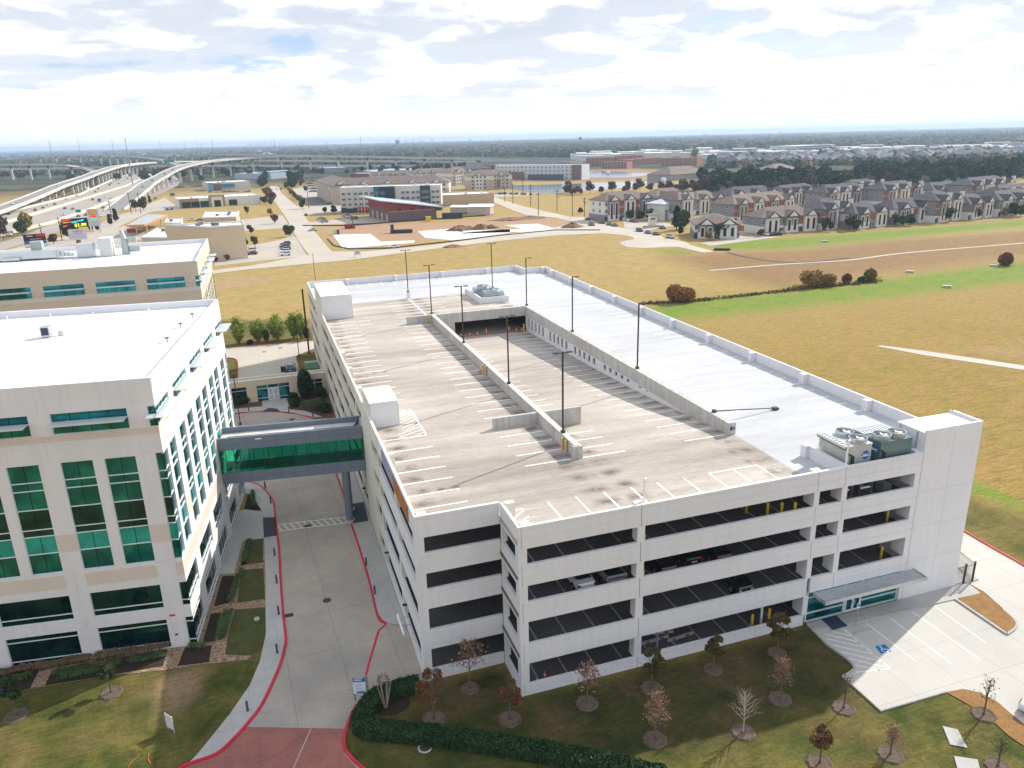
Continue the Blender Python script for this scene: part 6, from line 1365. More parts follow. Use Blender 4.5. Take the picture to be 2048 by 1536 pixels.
# middle apartments
for fr_, D, fl, lb, st_ in ((dict(L=(661, 408), top=370, R=(897, 364)), 20, 4, 'long tan apartment block with gables rising behind the hotel', 2), (dict(L=(936, 380.5), top=352, R=(1024, 349)), 22, 4, 'tan and white apartment block at the near end of the pond', 2), (dict(L=(905, 372), top=345, R=(948, 342)), 24, 4, 'tan apartment block between the hotel and the pond', 2), (dict(L=(826, 362), top=346.5, R=(905, 343)), 18, 3, 'apartment block with white gable ends behind the hotel roofline', 2), (dict(L=(745, 362), top=350, R=(828, 348)), 18, 3, 'apartment block with small gables seen above the long tan block', 2)):
    fr2 = blockframe(**fr_); loc, rzz, W, h = fr2; t = empty('apartment_building', loc, rzz, lb, 'apartment building', 'tan apartment buildings behind the hotel'); B(0, W, 0, D, 0, h).build('wall', m_beige, t); B(-.05, W+.05, -.06, D, h*.68, h).build('white_top_storey', m_wst, t)
    r = MB(); hiproof(r, 0, W, 0, D, h, 4.5, .8); r.build('roof', m_shingle2, t)
    nb = max(2, int(W/16))
    for k in range(nb):
        xc = W*(k+.5)/nb; B(xc-3.6, xc+3.6, -1.4, .1, 0, h).build('bay', m_beige if k % 2 else m_wst, t); gableend(t, xc, h, 7.2, D*.5, 2.6, m_shingle2, .6, -1.4)
        for f in range(fl):
            for s in (-5.6, -1.6, 1.6, 5.6): addwin(t, xc+s, -1.42 if abs(s) < 3 else 0, f*h/fl+1.0, 1.5, 1.5)
        if k % 2: B(xc-3.62, xc-1, -1.46, .1, h*.1, h*.66).build('brick_panel', m_brn, t)
t = block(blockframe(L=(634.5, 393), top=361, R=(661, 372)), 26, 'left end wing of the long tan block facing the car park', 'apartment_building', m_beige, m_shingle2, 'hip', 4.5, 4, 5, cat='apartment building', group='tan apartment buildings behind the hotel')
# far hotel beyond the pond
t = block(blockframe(L=(986, 359), top=331.5, R=(1163.5, 330.5)), 20, 'long white and brown hotel on the far side of the pond', 'hotel', mat('cool_white_panel', (.55, .57, .60), .8), m_white, rows=4, cols=22, ww=1.6, wh=1.5, cat='hotel', panels=[('brown_panel', -.02, .03, 0, 1, .6, m_brn), ('brown_panel', .03, .37, 0, .55, .6, m_brn), ('brown_panel', .90, 1.0, 0, 1.0, 1.2, mat('grey_brown_panel', (.17, .13, .115), .8)), ('glass_wing', .45, .80, 0, .38, 9, mat('dark_blue_grey_wing', (.06, .085, .10), .4))], units=4)
BL = [
 (dict(L=(876, 413), top=392.5, R=(987.6, 387.5)), 25, 'flat roofed tan building right of the white hotel', m_tanw, 3, {}),
 (dict(L=(936.6, 431.6), top=413.5, R=(980, 413)), 12, 'small tan shed with a pale pitched roof beside the fire station', m_beige, 0, dict(roof='gable', rh=1.2, name='shed', cat='shed')),
 (dict(L=(901, 428), top=414, R=(935, 414)), 10, 'low shed with a pale roof and red edge beside the fire station', m_beige, 0, dict(roof='gable', rh=.8, name='shed', cat='shed', base=(1, m_brn))),
 (dict(L=(360, 417.5), top=400, R=(520, 391)), 30, 'tan and white showroom with dark glass bays beside the highway', m_wst, 5, dict(panels=[('brown_bay', 0, .235, 0, 1, .3, mat('rosy_brown_render', (.36, .22, .15), .9)), ('entrance_portal', .355, .55, 0, 1.25, 1.2, mat('ochre_render', (.36, .25, .14), .9)), ('white_portal', .385, .52, 0, 1.05, 1.5, m_wst)]+[('glass_bay', a, a+.10, .05, .72, .35, m_glassdk) for a in (.03, .14, .25, .60)]+[('glass_bay', .415, .495, .0, .75, 1.6, m_glassdk)])),
 (dict(L=(417, 382), top=367, R=(499.6, 363)), 35, 'shop row with blue awnings behind the showroom', m_hot, 5, dict(panels=[('blue_awning', .0, .12, 0, 1, 1.5, mat('pale_blue_awning', (.12, .35, .45), .6)), ('brick_front', .12, .3, 0, .9, 1.2, m_brn), ('blue_awning', .32, .62, .4, .85, 1.5, mat('deep_blue_awning', (.05, .20, .34), .6))])),
 (dict(L=(470, 358), top=347.5, R=(541, 347.5)), 30, 'long pale low building under the viaduct', mat('pale_blue_panel', (.42, .46, .52), .7), 3, {}),
 (dict(L=(543, 357), top=344, R=(595, 341)), 30, 'pale building with green glass beyond the avenue', mat('green_grey_glass', (.10, .22, .23), .3), 2, {}),
 (dict(L=(641.7, 346), top=337, R=(694.5, 335)), 40, 'flat blue grey building beyond the car park', mat('blue_grey_panel2', (.26, .30, .37), .8), 2, {}),
 (dict(L=(701, 359), top=348, R=(737, 347.5)), 25, 'square brown building behind the tan apartments', m_brn, 0, {}),
 (dict(L=(747, 350), top=343.5, R=(845, 339.5)), 60, 'wide building with a pale blue roof behind the tan apartments', mat('blue_roof_wall', (.24, .3, .36), .8), 0, dict(roofm=mat('pale_blue_roof', (.36, .44, .52), .6), roof='hip', rh=2)),
 (dict(L=(905, 349), top=340, R=(985, 336)), 30, 'dark roofed apartment block left of the far hotel', m_gsid, 0, dict(roofm=m_dfas, roof='hip', rh=4)),
 (dict(L=(990, 340), top=331.5, R=(1140, 325)), 40, 'dark roofed apartment block behind the far hotel', m_gsid, 0, dict(roofm=m_dfas, roof='hip', rh=5)),
 (dict(L=(1342, 362), top=350, R=(1418, 344)), 30, 'grey apartment block with pale roof left of the wood', mat('far_grey_wall', (.30, .30, .31), .9), 0, dict(rows=2, cols=10, roofm=m_shingle2, roof='hip', rh=7)),
 (dict(L=(1553, 349), top=341, R=(1600, 337)), 30, 'grey apartment block partly behind the wood', mat('far_grey_wall', (.30, .30, .31), .9), 0, dict(rows=2, cols=8, roofm=m_shingle2, roof='hip', rh=6)),
 (dict(L=(1592, 309), top=292.5, R=(1660, 289.5)), 60, 'white four storey office block far off in the suburb', mat('far_office_white', (.50, .54, .58), .7), 0, dict(rows=4, cols=14, ww=6, wh=2.2)),
]
for fr_, D, lb, wm_, un, kw in BL: block(blockframe(**fr_), D, lb, wallm=wm_, units=un, **kw)
m_wood = mat('bare_timber_sheathing', (.42, .17, .09), .9, .2, .1)
for i, (L, tp, R_) in enumerate((((1174, 333), 317, (1236, 315.5)), ((1245, 325), 313, (1283, 311.5)), ((1203, 338), 325, (1254, 324.5)), ((1254, 332), 320, (1325, 316)), ((1322, 331), 317.5, (1394, 317)))):
    block(blockframe(L=L, top=tp, R=R_), 25, 'unfinished timber building beyond the ponds, %s' % ('leftmost', 'second from left at the back', 'lowest in front', 'long middle one', 'rightmost')[i], 'timber_building', m_wood, m_wood, rows=3, cols=8, ww=3, wh=2.4, group='unfinished timber buildings', wm=m_dfas)
# retail behind the tan office
def footprint(name, pts, h, label, wallm, roofm=m_white, units=0):
    q = [G(x, y, h)[:2] for x, y in pts]; c = np.mean(np.array(q), axis=0); t = empty(name, (c[0], c[1], 0), 0, label, 'building'); q = [(a-c[0], b-c[1]) for a, b in q]
    MB().prism(q, 0, h).build('wall', wallm, t); q2 = [(a*.97, b*.97) for a, b in q]; MB().prism(q2, h, h+.05).build('roof', roofm, t)
    pr = MB(); ribbon(pr, q+[q[0]], .35, h, h+.7); pr.build('parapet', m_wst, t)
    a, b, d = np.array(q[0]), np.array(q[1]), np.array(q[-1])
    for k in range(units): p = a+(b-a)*(.15+.7*RND.rand())+(d-a)*(.2+.55*RND.rand()); B(p[0]-.9, p[0]+.9, p[1]-.8, p[1]+.8, h+.05, h+1.2).build('rooftop_unit', mat('dark_unit', (.15, .15, .17), .6), t)
    return t
footprint('shop_building', [(284, 477), (407, 478.5), (419, 455), (316, 458)], 7.5, 'flat white roofed shop row just behind the tan office', mat('cream_shop_wall', (.60, .50, .36), .9, .05, .3), units=8)
tb = footprint('shop_building', [(419, 456.5), (488, 452), (486, 445), (330, 452)], 13.0, 'taller tan shop end with a bare pale wall and teal doors', MATS['cream_shop_wall'], units=4)
footprint('shop_building', [(406, 437), (472, 435), (478, 424), (412, 425)], 6, 'small cream restaurant with a white roof behind the shops', mat('cream_render', (.50, .40, .28), .9), units=3)
footprint('shop_building', [(330, 447), (362, 448), (365, 438), (334, 439)], 5, 'pale service station shop beside the canopy', m_wst, units=1)
h = 6.0; q = [G(x, y, h)[:2] for x, y in ((253, 450.5), (289, 449), (336, 429.5), (294, 428.5))]; c = np.mean(np.array(q), axis=0); t = empty('fuel_canopy', (c[0], c[1], 0), 0, 'white fuel station canopy with an orange edge beside the highway', 'fuel canopy'); q = [(a-c[0], b-c[1]) for a, b in q]
MB().prism(q, h-.9, h, 0, True).build('fascia', mat('orange_fascia', (.60, .25, .08), .5), t); MB().prism([(a*.95, b*.95) for a, b in q], h, h+.05).build('roof', mat('grey_white_roof', (.42, .45, .48), .6, .3, .6), t)
for a, b in q: MB().box(a*.6-.3, a*.6+.3, b*.6-.3, b*.6+.3, 0, h-.9).build('column', m_wst, t)
# ------------------------------------------------------------------ roads, lots, water of the district
m_road = mat('pale_road_concrete', (.48, .425, .35), .9, .12, .05, fine=.07, fscale=1.5, joints=(7, 7, -12, .14, .2)); m_lot = mat('parking_lot_concrete', (.43, .38, .32), .9, .12, .06, fine=.05); m_hwy = mat('highway_concrete', (.36, .32, .275), .9, .14, .03, stretch=(1, 1, 1), fine=.08, fscale=.8); m_asph = mat('grey_asphalt', (.12, .12, .125), .9, .2, .1)
m_slab = mat('fresh_white_slab', (.58, .58, .57), .9, .06, .2)
sheet('avenue', gp([(541, 372), (536, 385), (555, 411), (574, 439), (590, 470), (606, 495), (619, 511.5), (665, 504), (655, 494), (628.5, 461), (609.5, 432), (592, 411), (561, 385), (558, 372)]), .10, m_road)
sheet('cross_road', gp([(300, 556), (500, 532), (619, 510), (665, 503), (728, 503.5), (800, 497), (881, 488.7), (1000, 471), (1060, 462), (1122, 453), (1149, 445), (1112, 436), (1052, 430), (1026, 421), (988, 405), (975, 398), (991, 395), (1046, 412.5), (1142, 434.5), (1168, 434), (1178, 436), (1193, 445.5), (1254, 458), (1300, 463), (1330, 476), (1373, 485), (1381, 490), (1429, 504), (1406, 505.5), (1355, 494), (1292, 496.5), (1254, 495), (1241, 489), (1241, 484), (1269, 478), (1264, 474), (1241, 470), (1203, 467), (1114, 471), (1000, 482), (881, 496.5), (703, 520), (500, 539), (300, 564)]), .09, m_road)
sheet('highway', gp([(-500, 500), (0, 430), (160, 390), (228, 359), (274, 345), (300, 339), (330, 337), (362, 362), (355, 372), (279, 407), (228, 425), (94, 471), (0, 502), (-500, 640)]), .03, m_hwy)
for q in ([(490, 500), (594, 478), (614, 512), (430, 532), (420, 500)], [(480, 440), (565, 430), (580, 455), (490, 462)], [(425, 497), (492, 493), (560, 480), (585, 470), (598, 478), (490, 512), (425, 516)], [(600, 446), (760, 432), (778, 446), (700, 447), (620, 451)], [(593, 412), (690, 409), (700, 425), (605, 430)], [(585, 378), (634, 370), (640, 393), (600, 398)], [(1245, 440), (1330, 443), (1345, 452), (1290, 462), (1250, 457)], [(1478, 470), (1520, 463), (1525, 448), (1485, 447), (1475, 476), (1400, 486), (1420, 492), (1560, 474)], [(985, 389), (1066, 386), (1060, 391), (990, 394)], [(240, 430), (330, 395), (360, 418), (300, 424), (250, 448), (200, 470), (180, 455)], [(90, 480), (250, 452), (300, 470), (280, 480), (0, 520), (0, 505)]): LZ = globals().get('LZ', .025)+.004; sheet('parking_lot', gp(q), LZ, m_lot)
for q in ([(610, 371), (634, 369), (636, 392), (612, 396)], [(640, 394), (661, 409), (650, 412), (622, 410), (614, 396)], [(704, 444), (770, 437), (775, 444), (708, 449)]): sheet('asphalt_lot', gp(q), .035, m_asph)
for q in ([(665, 469.6), (741, 468), (761.5, 483.6), (830, 481), (828, 486), (720, 495), (685, 497)], [(835, 463), (898.6, 458), (926.6, 466), (1020, 458), (1020, 466), (931, 478.5), (905, 481), (850, 476)], [(1008, 450.6), (1076, 447.7), (1106.5, 456.5), (1095, 461), (1046, 464), (925, 467.5), (926, 462), (1043.5, 458)]): sheet('concrete_slab', gp(q), .12, m_slab, z0=0)
m_water = mat('pale_pond_water', (.10, .15, .18), .12, spec=.9)
sheet('pond_water', gp([(1020, 371), (1076, 370), (1279, 363), (1340, 360.5), (1292, 372), (1203, 379.5), (1132, 385), (1091, 388), (1051, 383), (1020, 378)]), .08, m_water); sheet('pond_water', gp([(1165, 349), (1193, 341.4), (1292, 346.5), (1317, 348), (1254, 355), (1178, 354)]), .08, m_water)
sheet('pond_bank', gp([(1010, 364), (1160, 363), (1330, 356), (1345, 352), (1345, 342), (1230, 337), (1165, 341), (1150, 350), (1020, 361)]), .06, mat('dry_bank', (.27, .17, .09), .9, .25, .03)); 
for k, (x, y, lb) in enumerate(((1129.5, 375, 'white fountain jet on the nearer pond, left'), (1216, 348, 'white fountain jet on the farther pond'), (1327, 364, 'white fountain spray at the right end of the nearer pond'))):
    g = G(x, y); P_ = blob(500, (0, 0, 2.2), (3, 3, 2.5), hollow=.0); v, f = cards(P_, .5); o = cardmesh('fountain_jet', v, f, mat('spray_white', (.85, .87, .9), .6)); o.location = g; tag(o, lb, 'fountain')
mb = MB()
for a, b in (((0, 430), (160, 390)), ((160, 390), (228, 359)), ((228, 359), (274, 345)), ((-300, 505), (0, 450.6)), ((0, 450.6), (127, 412)), ((127, 412), (254, 372)), ((254, 372), (302, 349)), ((0, 473), (101.6, 448)), ((101.6, 448), (188, 417.6)), ((188, 417.6), (277, 380))):
    ribbon(mb, gp([a, b]), 1.2, 0, 1.6)
tag(mb.build('road_barrier', mat('pale_barrier_concrete', (.60, .55, .47), .9, .05, .1)), 'long pale concrete barriers between the highway carriageways', 'barrier')
sheet('verge', gp([(0, 470.5), (94, 445), (128, 437), (60, 466), (0, 485)]), .05, mat('olive_verge', (.20, .16, .05), .95, .3, .05))
sheet('verge', gp([(26, 419), (146, 387), (170, 378), (120, 400), (26, 424)]), .05, mat('dark_verge', (.08, .09, .03), .95, .3, .05))
# viaducts
m_via = mat('viaduct_concrete', (.52, .50, .46), .9, .12, .02); m_pier = mat('pier_concrete', (.68, .63, .54), .9, .1, .05); m_viadeck = mat('viaduct_deck', (.23, .22, .21), .9)
VIA = {}
def viaduct(key, pts, wd, label, piers=True, th=2.6, dup_=0):
    P3 = []
    for px_, pb, pt in pts: g = G(px_, pb); P3.append((g[0], g[1], max(.3, HT(g, pt))))
    A3 = np.array(P3); root = empty('viaduct', (P3[0][0], P3[0][1], 0), 0, label, 'viaduct', 'elevated ramps of the interchange'); o0 = A3[0].copy(); o0[2] = 0; Q = A3-o0
    n = 6; sm = np.array(smoothline([tuple(p[:2]) for p in Q], n)); zz = np.interp(np.arange(len(sm))/n, np.arange(len(Q)), Q[:, 2]); VIA[key] = (np.c_[sm, zz]+np.array([o0[0], o0[1], 0]), wd)
    L = offset([tuple(p) for p in sm], wd/2); R_ = offset([tuple(p) for p in sm], -wd/2); dk = MB(); gd = MB()
    for i in range(len(sm)-1):
        for (a, b, m_) in ((L, R_, 0),):
            dk.quad((*R_[i], zz[i]-1), (*R_[i+1], zz[i+1]-1), (*L[i+1], zz[i+1]-1), (*L[i], zz[i]-1))
        for E, s in ((L, 1), (R_, -1)):
            gd.quad((*E[i], zz[i]), (*E[i+1], zz[i+1]), (*E[i+1], max(0, zz[i+1]-th)), (*E[i], max(0, zz[i]-th))); F2 = offset([tuple(p) for p in sm[max(0, i-1):i+3]], s*(wd/2-.5)); j = min(1, i); gd.quad((*F2[j], zz[i]), (*F2[j+1], zz[i+1]), (*F2[j+1], zz[i+1]-1), (*F2[j], zz[i]-1)); gd.quad((*E[i], zz[i]), (*E[i+1], zz[i+1]), (*F2[j+1], zz[i+1]), (*F2[j], zz[i]))
        gd.quad((*L[i], max(0, zz[i]-th)), (*L[i+1], max(0, zz[i+1]-th)), (*R_[i+1], max(0, zz[i+1]-th)), (*R_[i], max(0, zz[i]-th)))
    dk.build('deck', m_viadeck, root); gd.build('girder', m_via, root)
    if piers:
        cl = np.r_[0, np.cumsum(np.hypot(*np.diff(sm, axis=0).T))]; sp_ = {'A': 34, 'B': 44, 'C': 62, 'D': 36}.get(key, 55)
        for k in range(1, int(cl[-1]/sp_)):
            p = np.array([np.interp(k*sp_, cl, sm[:, 0]), np.interp(k*sp_, cl, sm[:, 1]), np.interp(k*sp_, cl, zz)])
            if p[2] < 5: continue
            MB().box(p[0]-1.3, p[0]+1.3, p[1]-1.3, p[1]+1.3, 0, p[2]-th).add([(p[0]-1.3, p[1]-1.3, p[2]-th-4), (p[0]+1.3, p[1]-1.3, p[2]-th-4), (p[0]+wd*.36, p[1]-1.3, p[2]-th), (p[0]-wd*.36, p[1]-1.3, p[2]-th), (p[0]-1.3, p[1]+1.3, p[2]-th-4), (p[0]+1.3, p[1]+1.3, p[2]-th-4), (p[0]+wd*.36, p[1]+1.3, p[2]-th), (p[0]-wd*.36, p[1]+1.3, p[2]-th)], [(0, 1, 2, 3), (5, 4, 7, 6), (1, 5, 6, 2), (4, 0, 3, 7)]).build('pier', m_pier, root)
    return root
viaduct('A', [(-260, 490, 484), (-120, 460, 452), (0, 430, 416), (71, 409, 390), (120, 393, 370), (147, 387, 361), (178, 374, 351), (199, 369, 343), (240, 356, 331), (290, 346, 325), (350, 338, 322), (420, 332, 321.5)], 13, 'ramp that climbs over the highway from the left edge')
viaduct('B', [(228, 421, 418), (277, 404, 381), (300, 390, 364), (325, 377, 351), (350, 368, 338), (378, 363, 329), (415, 357, 321.5), (444, 354, 318.5), (472, 351.5, 316), (503, 349.5, 314.6), (534, 348, 312.6), (570, 347, 311), (600, 346.2, 311), (633, 345.4, 311), (666, 344.6, 311), (703, 343.6, 311.5), (736, 342.7, 312), (769, 341.8, 312.5), (801, 340.8, 313.2), (841, 339.4, 314), (883, 338, 315), (923, 336.5, 316), (975, 334.5, 318), (1020, 333, 319.5), (1090, 331, 321.5), (1165, 329, 323)], 14, 'longest curved viaduct, climbing past the shops and running to the right')
viaduct('C', [(-60, 338, 323), (0, 335.5, 319), (60, 333.5, 314), (130, 332.5, 311), (216, 333, 310), (279, 336, 313), (330, 342, 319), (355, 350, 326), (372, 358, 333)], 12, 'top viaduct curving down behind the tall mast')
viaduct('D', [(-60, 362, 328), (28, 360, 328), (66, 359.5, 327.5), (104, 359, 327.5), (133, 358, 329), (165, 356, 333), (190, 356, 341), (200, 360, 349)], 12, 'lower left viaduct on six pale piers curling into the ramp')
viaduct('E', [(317, 331, 308.5), (390, 330, 308), (460, 329.3, 308.2), (520, 328.7, 309), (600, 328, 310.2), (700, 327, 312.5), (800, 326, 315), (900, 325, 318)], 12, 'far thin viaduct along the skyline side of the interchange', th=2.4)
viaduct('F', [(-40, 351, 337), (60, 350, 336), (140, 348.5, 335), (260, 346.5, 331), (370, 345, 330), (450, 343.5, 330), (530, 342.5, 330), (620, 341.5, 330), (700, 340.5, 330), (760, 339.5, 330), (840, 338, 329.5)], 14, 'low level viaduct running behind the tall piers', th=3)
viaduct('G', [(520, 337.5, 320), (560, 337.2, 320.2), (600, 337, 320.5), (640, 336.8, 320.7), (680, 336.5, 321), (720, 336.2, 321), (760, 335.8, 321), (800, 335.4, 321.2), (840, 335, 321.5), (890, 334.5, 322), (940, 334, 322.5), (1060, 332.5, 324)], 10, 'middle level viaduct between the upper and lower ones at the right')
# high masts, power poles
def mast(xt, yt, yb, label, name='high_mast_light', group='high mast lights of the interchange', r=.5, top=True, cat='mast light', arms=0):
    xb = xt+(1127-xt)*(yb-yt)/(5486-yt); g = G(xb, yb); h = HT(g, yt); t = empty(name, g, 0, label, cat, group); MB().tube((0, 0, 0), (0, 0, h), r*(1.5 if top else 1), r*.7, 6).build('pole', mat('mast_grey_steel', (.26, .29, .32), .6) if top else mat('dark_timber_pole', (.05, .035, .03), .9), t)
    if top: MB().tube((0, 0, h-.6), (0, 0, h), 2.6, 1.8, 10).build('lamp_ring', m_metal, t)
    for k in range(arms): MB().box(-1.3, 1.3, -.12, .12, h-1.2-k*1.6, h-.95-k*1.6).build('cross_arm', mat('dark_timber_pole', (.05, .035, .03)), t)
    if arms == 2: MB().tube((.5, 0, h*.62), (.5, 0, h*.62+1.4), .35, n=8).build('transformer', m_metal, t)
for i, (a, b, c) in enumerate(((97.8, 280.5, 351), (156, 281, 338), (223, 278, 335), (250, 275.4, 369), (318.7, 280, 325), (368, 280, 326), (394, 280.5, 322), (402, 283, 320), (423.6, 279, 330), (548, 277.4, 331), (721, 274, 332), (964, 276, 318))): mast(a, b, c, 'high mast light number %d counted from the left of the skyline' % (i+1) if i != 3 else 'tallest high mast light, rising beside the highway', r=.55)
UP_ = [(1009, 374, 404), (1025, 367, 408), (1061, 368.6, 412.5), (1076.5, 385, 431.5), (1114, 379, 423), (1145, 388, 431.5), (1169, 393.5, 434.5), (1045.5, 358, 391)]
for i, (a, b, c) in enumerate(sorted(UP_)): mast(a, b, c, 'power pole along the right road, %s from the left' % ('first', 'second', 'third', 'fourth', 'fifth', 'sixth', 'seventh', 'eighth')[i], 'power_pole', 'power poles along the right road', .22, False, 'power pole', 1+i % 2)
for a, b, c, lb in ((115, 433.7, 481, 'dark power pole between the two roadside signs'), (217, 400, 441, 'dark power pole right of the fuel price sign'), (78.6, 447, 470, 'short dark pole above the dark tenant sign'), (255.4, 384, 428, 'dark power pole left of the pair beside the canopy'), (275, 385, 427, 'dark power pole right of the pair beside the canopy'), (614, 376, 416, 'dark power pole beside the avenue'), (704, 433, 452, 'dark pole on the fire station drive')): mast(a, b, c, lb, 'power_pole', 'single power poles', .25, False, 'power pole', 1 if a != 704 else 0)
# roadside signs
def facing(px_, pb): g = G(px_, pb); return g, math.atan2(CAM[1]-g[1], CAM[0]-g[0])+math.pi/2
def signboard(xl, xr, yt, yb_, ybase, label, name='pylon_sign', d=.7, legm=m_brn, legs=1):
    xm = (xl+xr)/2; xb = xm+(1127-xm)*(ybase-yb_)/(5486-yb_); g, rz_ = facing(xb, ybase); dist = np.linalg.norm(np.array(g)-CAM); w_ = (xr-xl)/FPX*dist*1.0; zt = HT(g, yt); zb = HT(g, yb_); t = empty(name, g, rz_, label, 'sign'); return t, w_, zb, zt
t, w_, zb, zt = signboard(57, 89, 468, 494, 505, 'dark roadside tenant sign above the tan office roof'); B(-1, 1, -.3, .3, 0, zb).build('pylon', m_brn, t); B(-w_/2, w_/2, -.35, .35, zb, zt).build('cabinet', m_dfas, t); hh = zt-zb
p1 = B(-w_/2+.1, w_/2-.1, -.42, -.36, zb+hh*.76, zt-.15).build('panel', mat('black_panel', (.02, .015, .02), .5), t); B(w_*.08, w_*.47, -.46, -.43, zb+hh*.78, zt-.2).build('red_field', mat('sign_red', (.55, .03, .04), .5), p1); text('lettering', 'Ballistic', hh*.14, m_white, p1, (-w_*.2, -.48, zb+hh*.87), (R90, 0, 0), .01, .02)
p1 = B(-w_/2+.1, w_/2-.1, -.42, -.36, zb+hh*.52, zb+hh*.74).build('panel', MATS['black_panel'], t); text('lettering', 'Insurance Services', hh*.10, m_white, p1, (.3, -.45, zb+hh*.63), (R90, 0, 0), .01, .01)
p1 = B(-w_/2+.1, w_/2-.1, -.42, -.36, zb+hh*.28, zb+hh*.50).build('panel', mat('sign_blue2', (.02, .13, .42), .5), t); text('lettering', 'GEICO', hh*.21, m_white, p1, (0, -.45, zb+hh*.39), (R90, 0, 0), .01, .05, 1.35)
p1 = B(-w_/2+.1, w_/2-.1, -.42, -.36, zb+hh*.03, zb+hh*.26).build('panel', m_wst, t); text('lettering', 'HAIR & NAILS', hh*.14, MATS['sign_red'], p1, (0, -.45, zb+hh*.14), (R90, 0, 0), .01, .02)
t, w_, zb, zt = signboard(132, 171, 436.5, 454.5, 490, 'colourful screen sign showing a price above a white tenant board'); hh = zt-zb; B(-1, 1, -.5, .5, 0, zt-.5).build('pylon', m_brn, t)
scr = B(-w_/2, w_/2, -.9, .0, zb, zt).build('screen', mat('screen_black', (.01, .01, .012), .3), t)
for i, (u0, u1, v, hgt, c) in enumerate(((-.47, -.12, .80, .28, (.5, .02, .08)), (-.47, -.28, .15, .22, (.5, .05, .02)), (-.45, .22, .56, .06, (.75, .7, .05)))):
    MB().add([(u0*w_, -.93, zb+hh*(v-hgt/2)), (u1*w_, -.93, zb+hh*(v-hgt/2)+hh*.18), (u1*w_, -.93, zb+hh*(v+hgt/2)+hh*.1), (u0*w_, -.93, zb+hh*(v+hgt/2))], [(0, 1, 2, 3)]).build('screen_stripe', mat('screen_colour%d' % i, c, .5, emit=(c, .8)), scr)
text('lettering', '$1.99', hh*.46, mat('screen_yellow', (.6, .75, .05), .5, emit=((.6, .75, .05), 1.0)), scr, (w_*.2, -.96, zb+hh*.24), (R90, 0, 0), .01, .1, 1.15)
text('lettering', 'CURLY FRIES', hh*.22, mat('screen_cyan', (.05, .5, .7), .5, emit=((.05, .5, .7), 1.0)), scr, (w_*.12, -.96, zb+hh*.66), (R90, -.2, 0), .01, .06, 1.0)
g_ = t; zb2 = HT(tuple(t.location), 479.5); zt2 = zb-.8; h2 = zt2-zb2
bd = B(-w_*.33, w_*.36, -.7, -.1, zb2, zt2).build('tenant_board', mat('pale_lilac_board', (.60, .60, .68), .5), t); text('lettering', 'ROBERTO\'S', h2*.17, MATS['sign_red'], bd, (w_*.04, -.73, zb2+h2*.78), (R90, 0, 0), .01, .02, .9); text('lettering', 'MEXICAN FOOD', h2*.09, mat('sign_purple', (.25, .05, .25), .5), bd, (w_*.04, -.73, zb2+h2*.62), (R90, 0, 0), .01, .01, .9)
for v in (.26, .48): B(-w_*.32, w_*.35, -.74, -.71, zb2+h2*v, zb2+h2*(v+.02)).build('divider', MATS['sign_purple'], bd)
t, w_, zb, zt = signboard(181, 199, 418, 452.4, 466, 'tall white fuel price sign with a yellow shell emblem'); hh = zt-zb; B(-w_/2, w_/2, -.4, .4, zb, zt).build('sign_cabinet', mat('sign_grey_white', (.52, .54, .57), .5), t); B(w_*.32, w_*.45, -.2, .2, 0, zb).build('leg', m_wst, t); B(-w_*.45, -w_*.32, -.2, .2, 0, zb).build('leg', m_wst, t)
rr = w_*.32; zc = zb+hh*.80; MB().face([(rr*1.1*math.cos(a)*1.0, -.43, zc+rr*1.0*math.sin(a)) for a in np.linspace(-1.2, math.pi+1.2, 24)]+[(-rr*.3, -.43, zc-rr*1.05), (rr*.3, -.43, zc-rr*1.05)]).build('emblem_rim', mat('emblem_red', (.6, .05, .03), .5), t)
em = MB().face([(rr*.92*math.cos(a), -.46, zc+rr*.84*math.sin(a)) for a in np.linspace(-1.1, math.pi+1.1, 22)]+[(-rr*.25, -.46, zc-rr*.9), (rr*.25, -.46, zc-rr*.9)]).build('emblem', mat('emblem_yellow', (.85, .48, .03), .5), t); rb = MB()
for a in np.linspace(.35, math.pi-.35, 6): rb.add([(0, -.48, zc-rr*.8), (.07, -.48, zc-rr*.8), (rr*.8*math.cos(a)+.06, -.48, zc+rr*.72*math.sin(a)), (rr*.8*math.cos(a)-.06, -.48, zc+rr*.72*math.sin(a))], [(0, 1, 2, 3)])
rb.build('ribs', MATS['emblem_red'], em)
for v, c in ((.53, (.7, .01, .05)), (.37, (.02, .6, .2))): B(-w_*.22, w_*.28, -.46, -.41, zb+hh*v, zb+hh*(v+.09)).build('price_display', mat('price_%d' % int(v*100), c, .5, emit=(c, .7)), t)
for v in (.06, .22): B(-w_*.25, w_*.3, -.44, -.41, zb+hh*v, zb+hh*(v+.02)).build('text_line', m_gsid, t)
t, w_, zb, zt = signboard(119, 125, 441, 448, 452, 'small round yellow emblem sign on the verge'); MB().face([(w_*.5*math.cos(a), -.2, (zb+zt)/2+w_*.5*math.sin(a)) for a in np.linspace(0, 6.1, 16)]).build('emblem', MATS['emblem_yellow'], t)
for x, yt_, yb_, w2, lb in ((338, 319, 324.5, 16, 'green road sign over the top viaduct'), (157, 419, 425, 8, 'small green road sign on the highway'), (345, 386, 392, 8, 'small green street sign beside the showroom lot')):
    t, w_, zb, zt = signboard(x-w2/2, x+w2/2, yt_, yb_, yb_+(24 if x == 338 else 8), lb, 'road_sign'); B(-w_/2, w_/2, -.1, .1, zb, zt).build('sign_panel', mat('road_sign_green', (.01, .22, .13), .6), t); B(-w_*.45-.1, -w_*.45+.1, -.1, .1, 0, zb).build('post', m_metal, t)
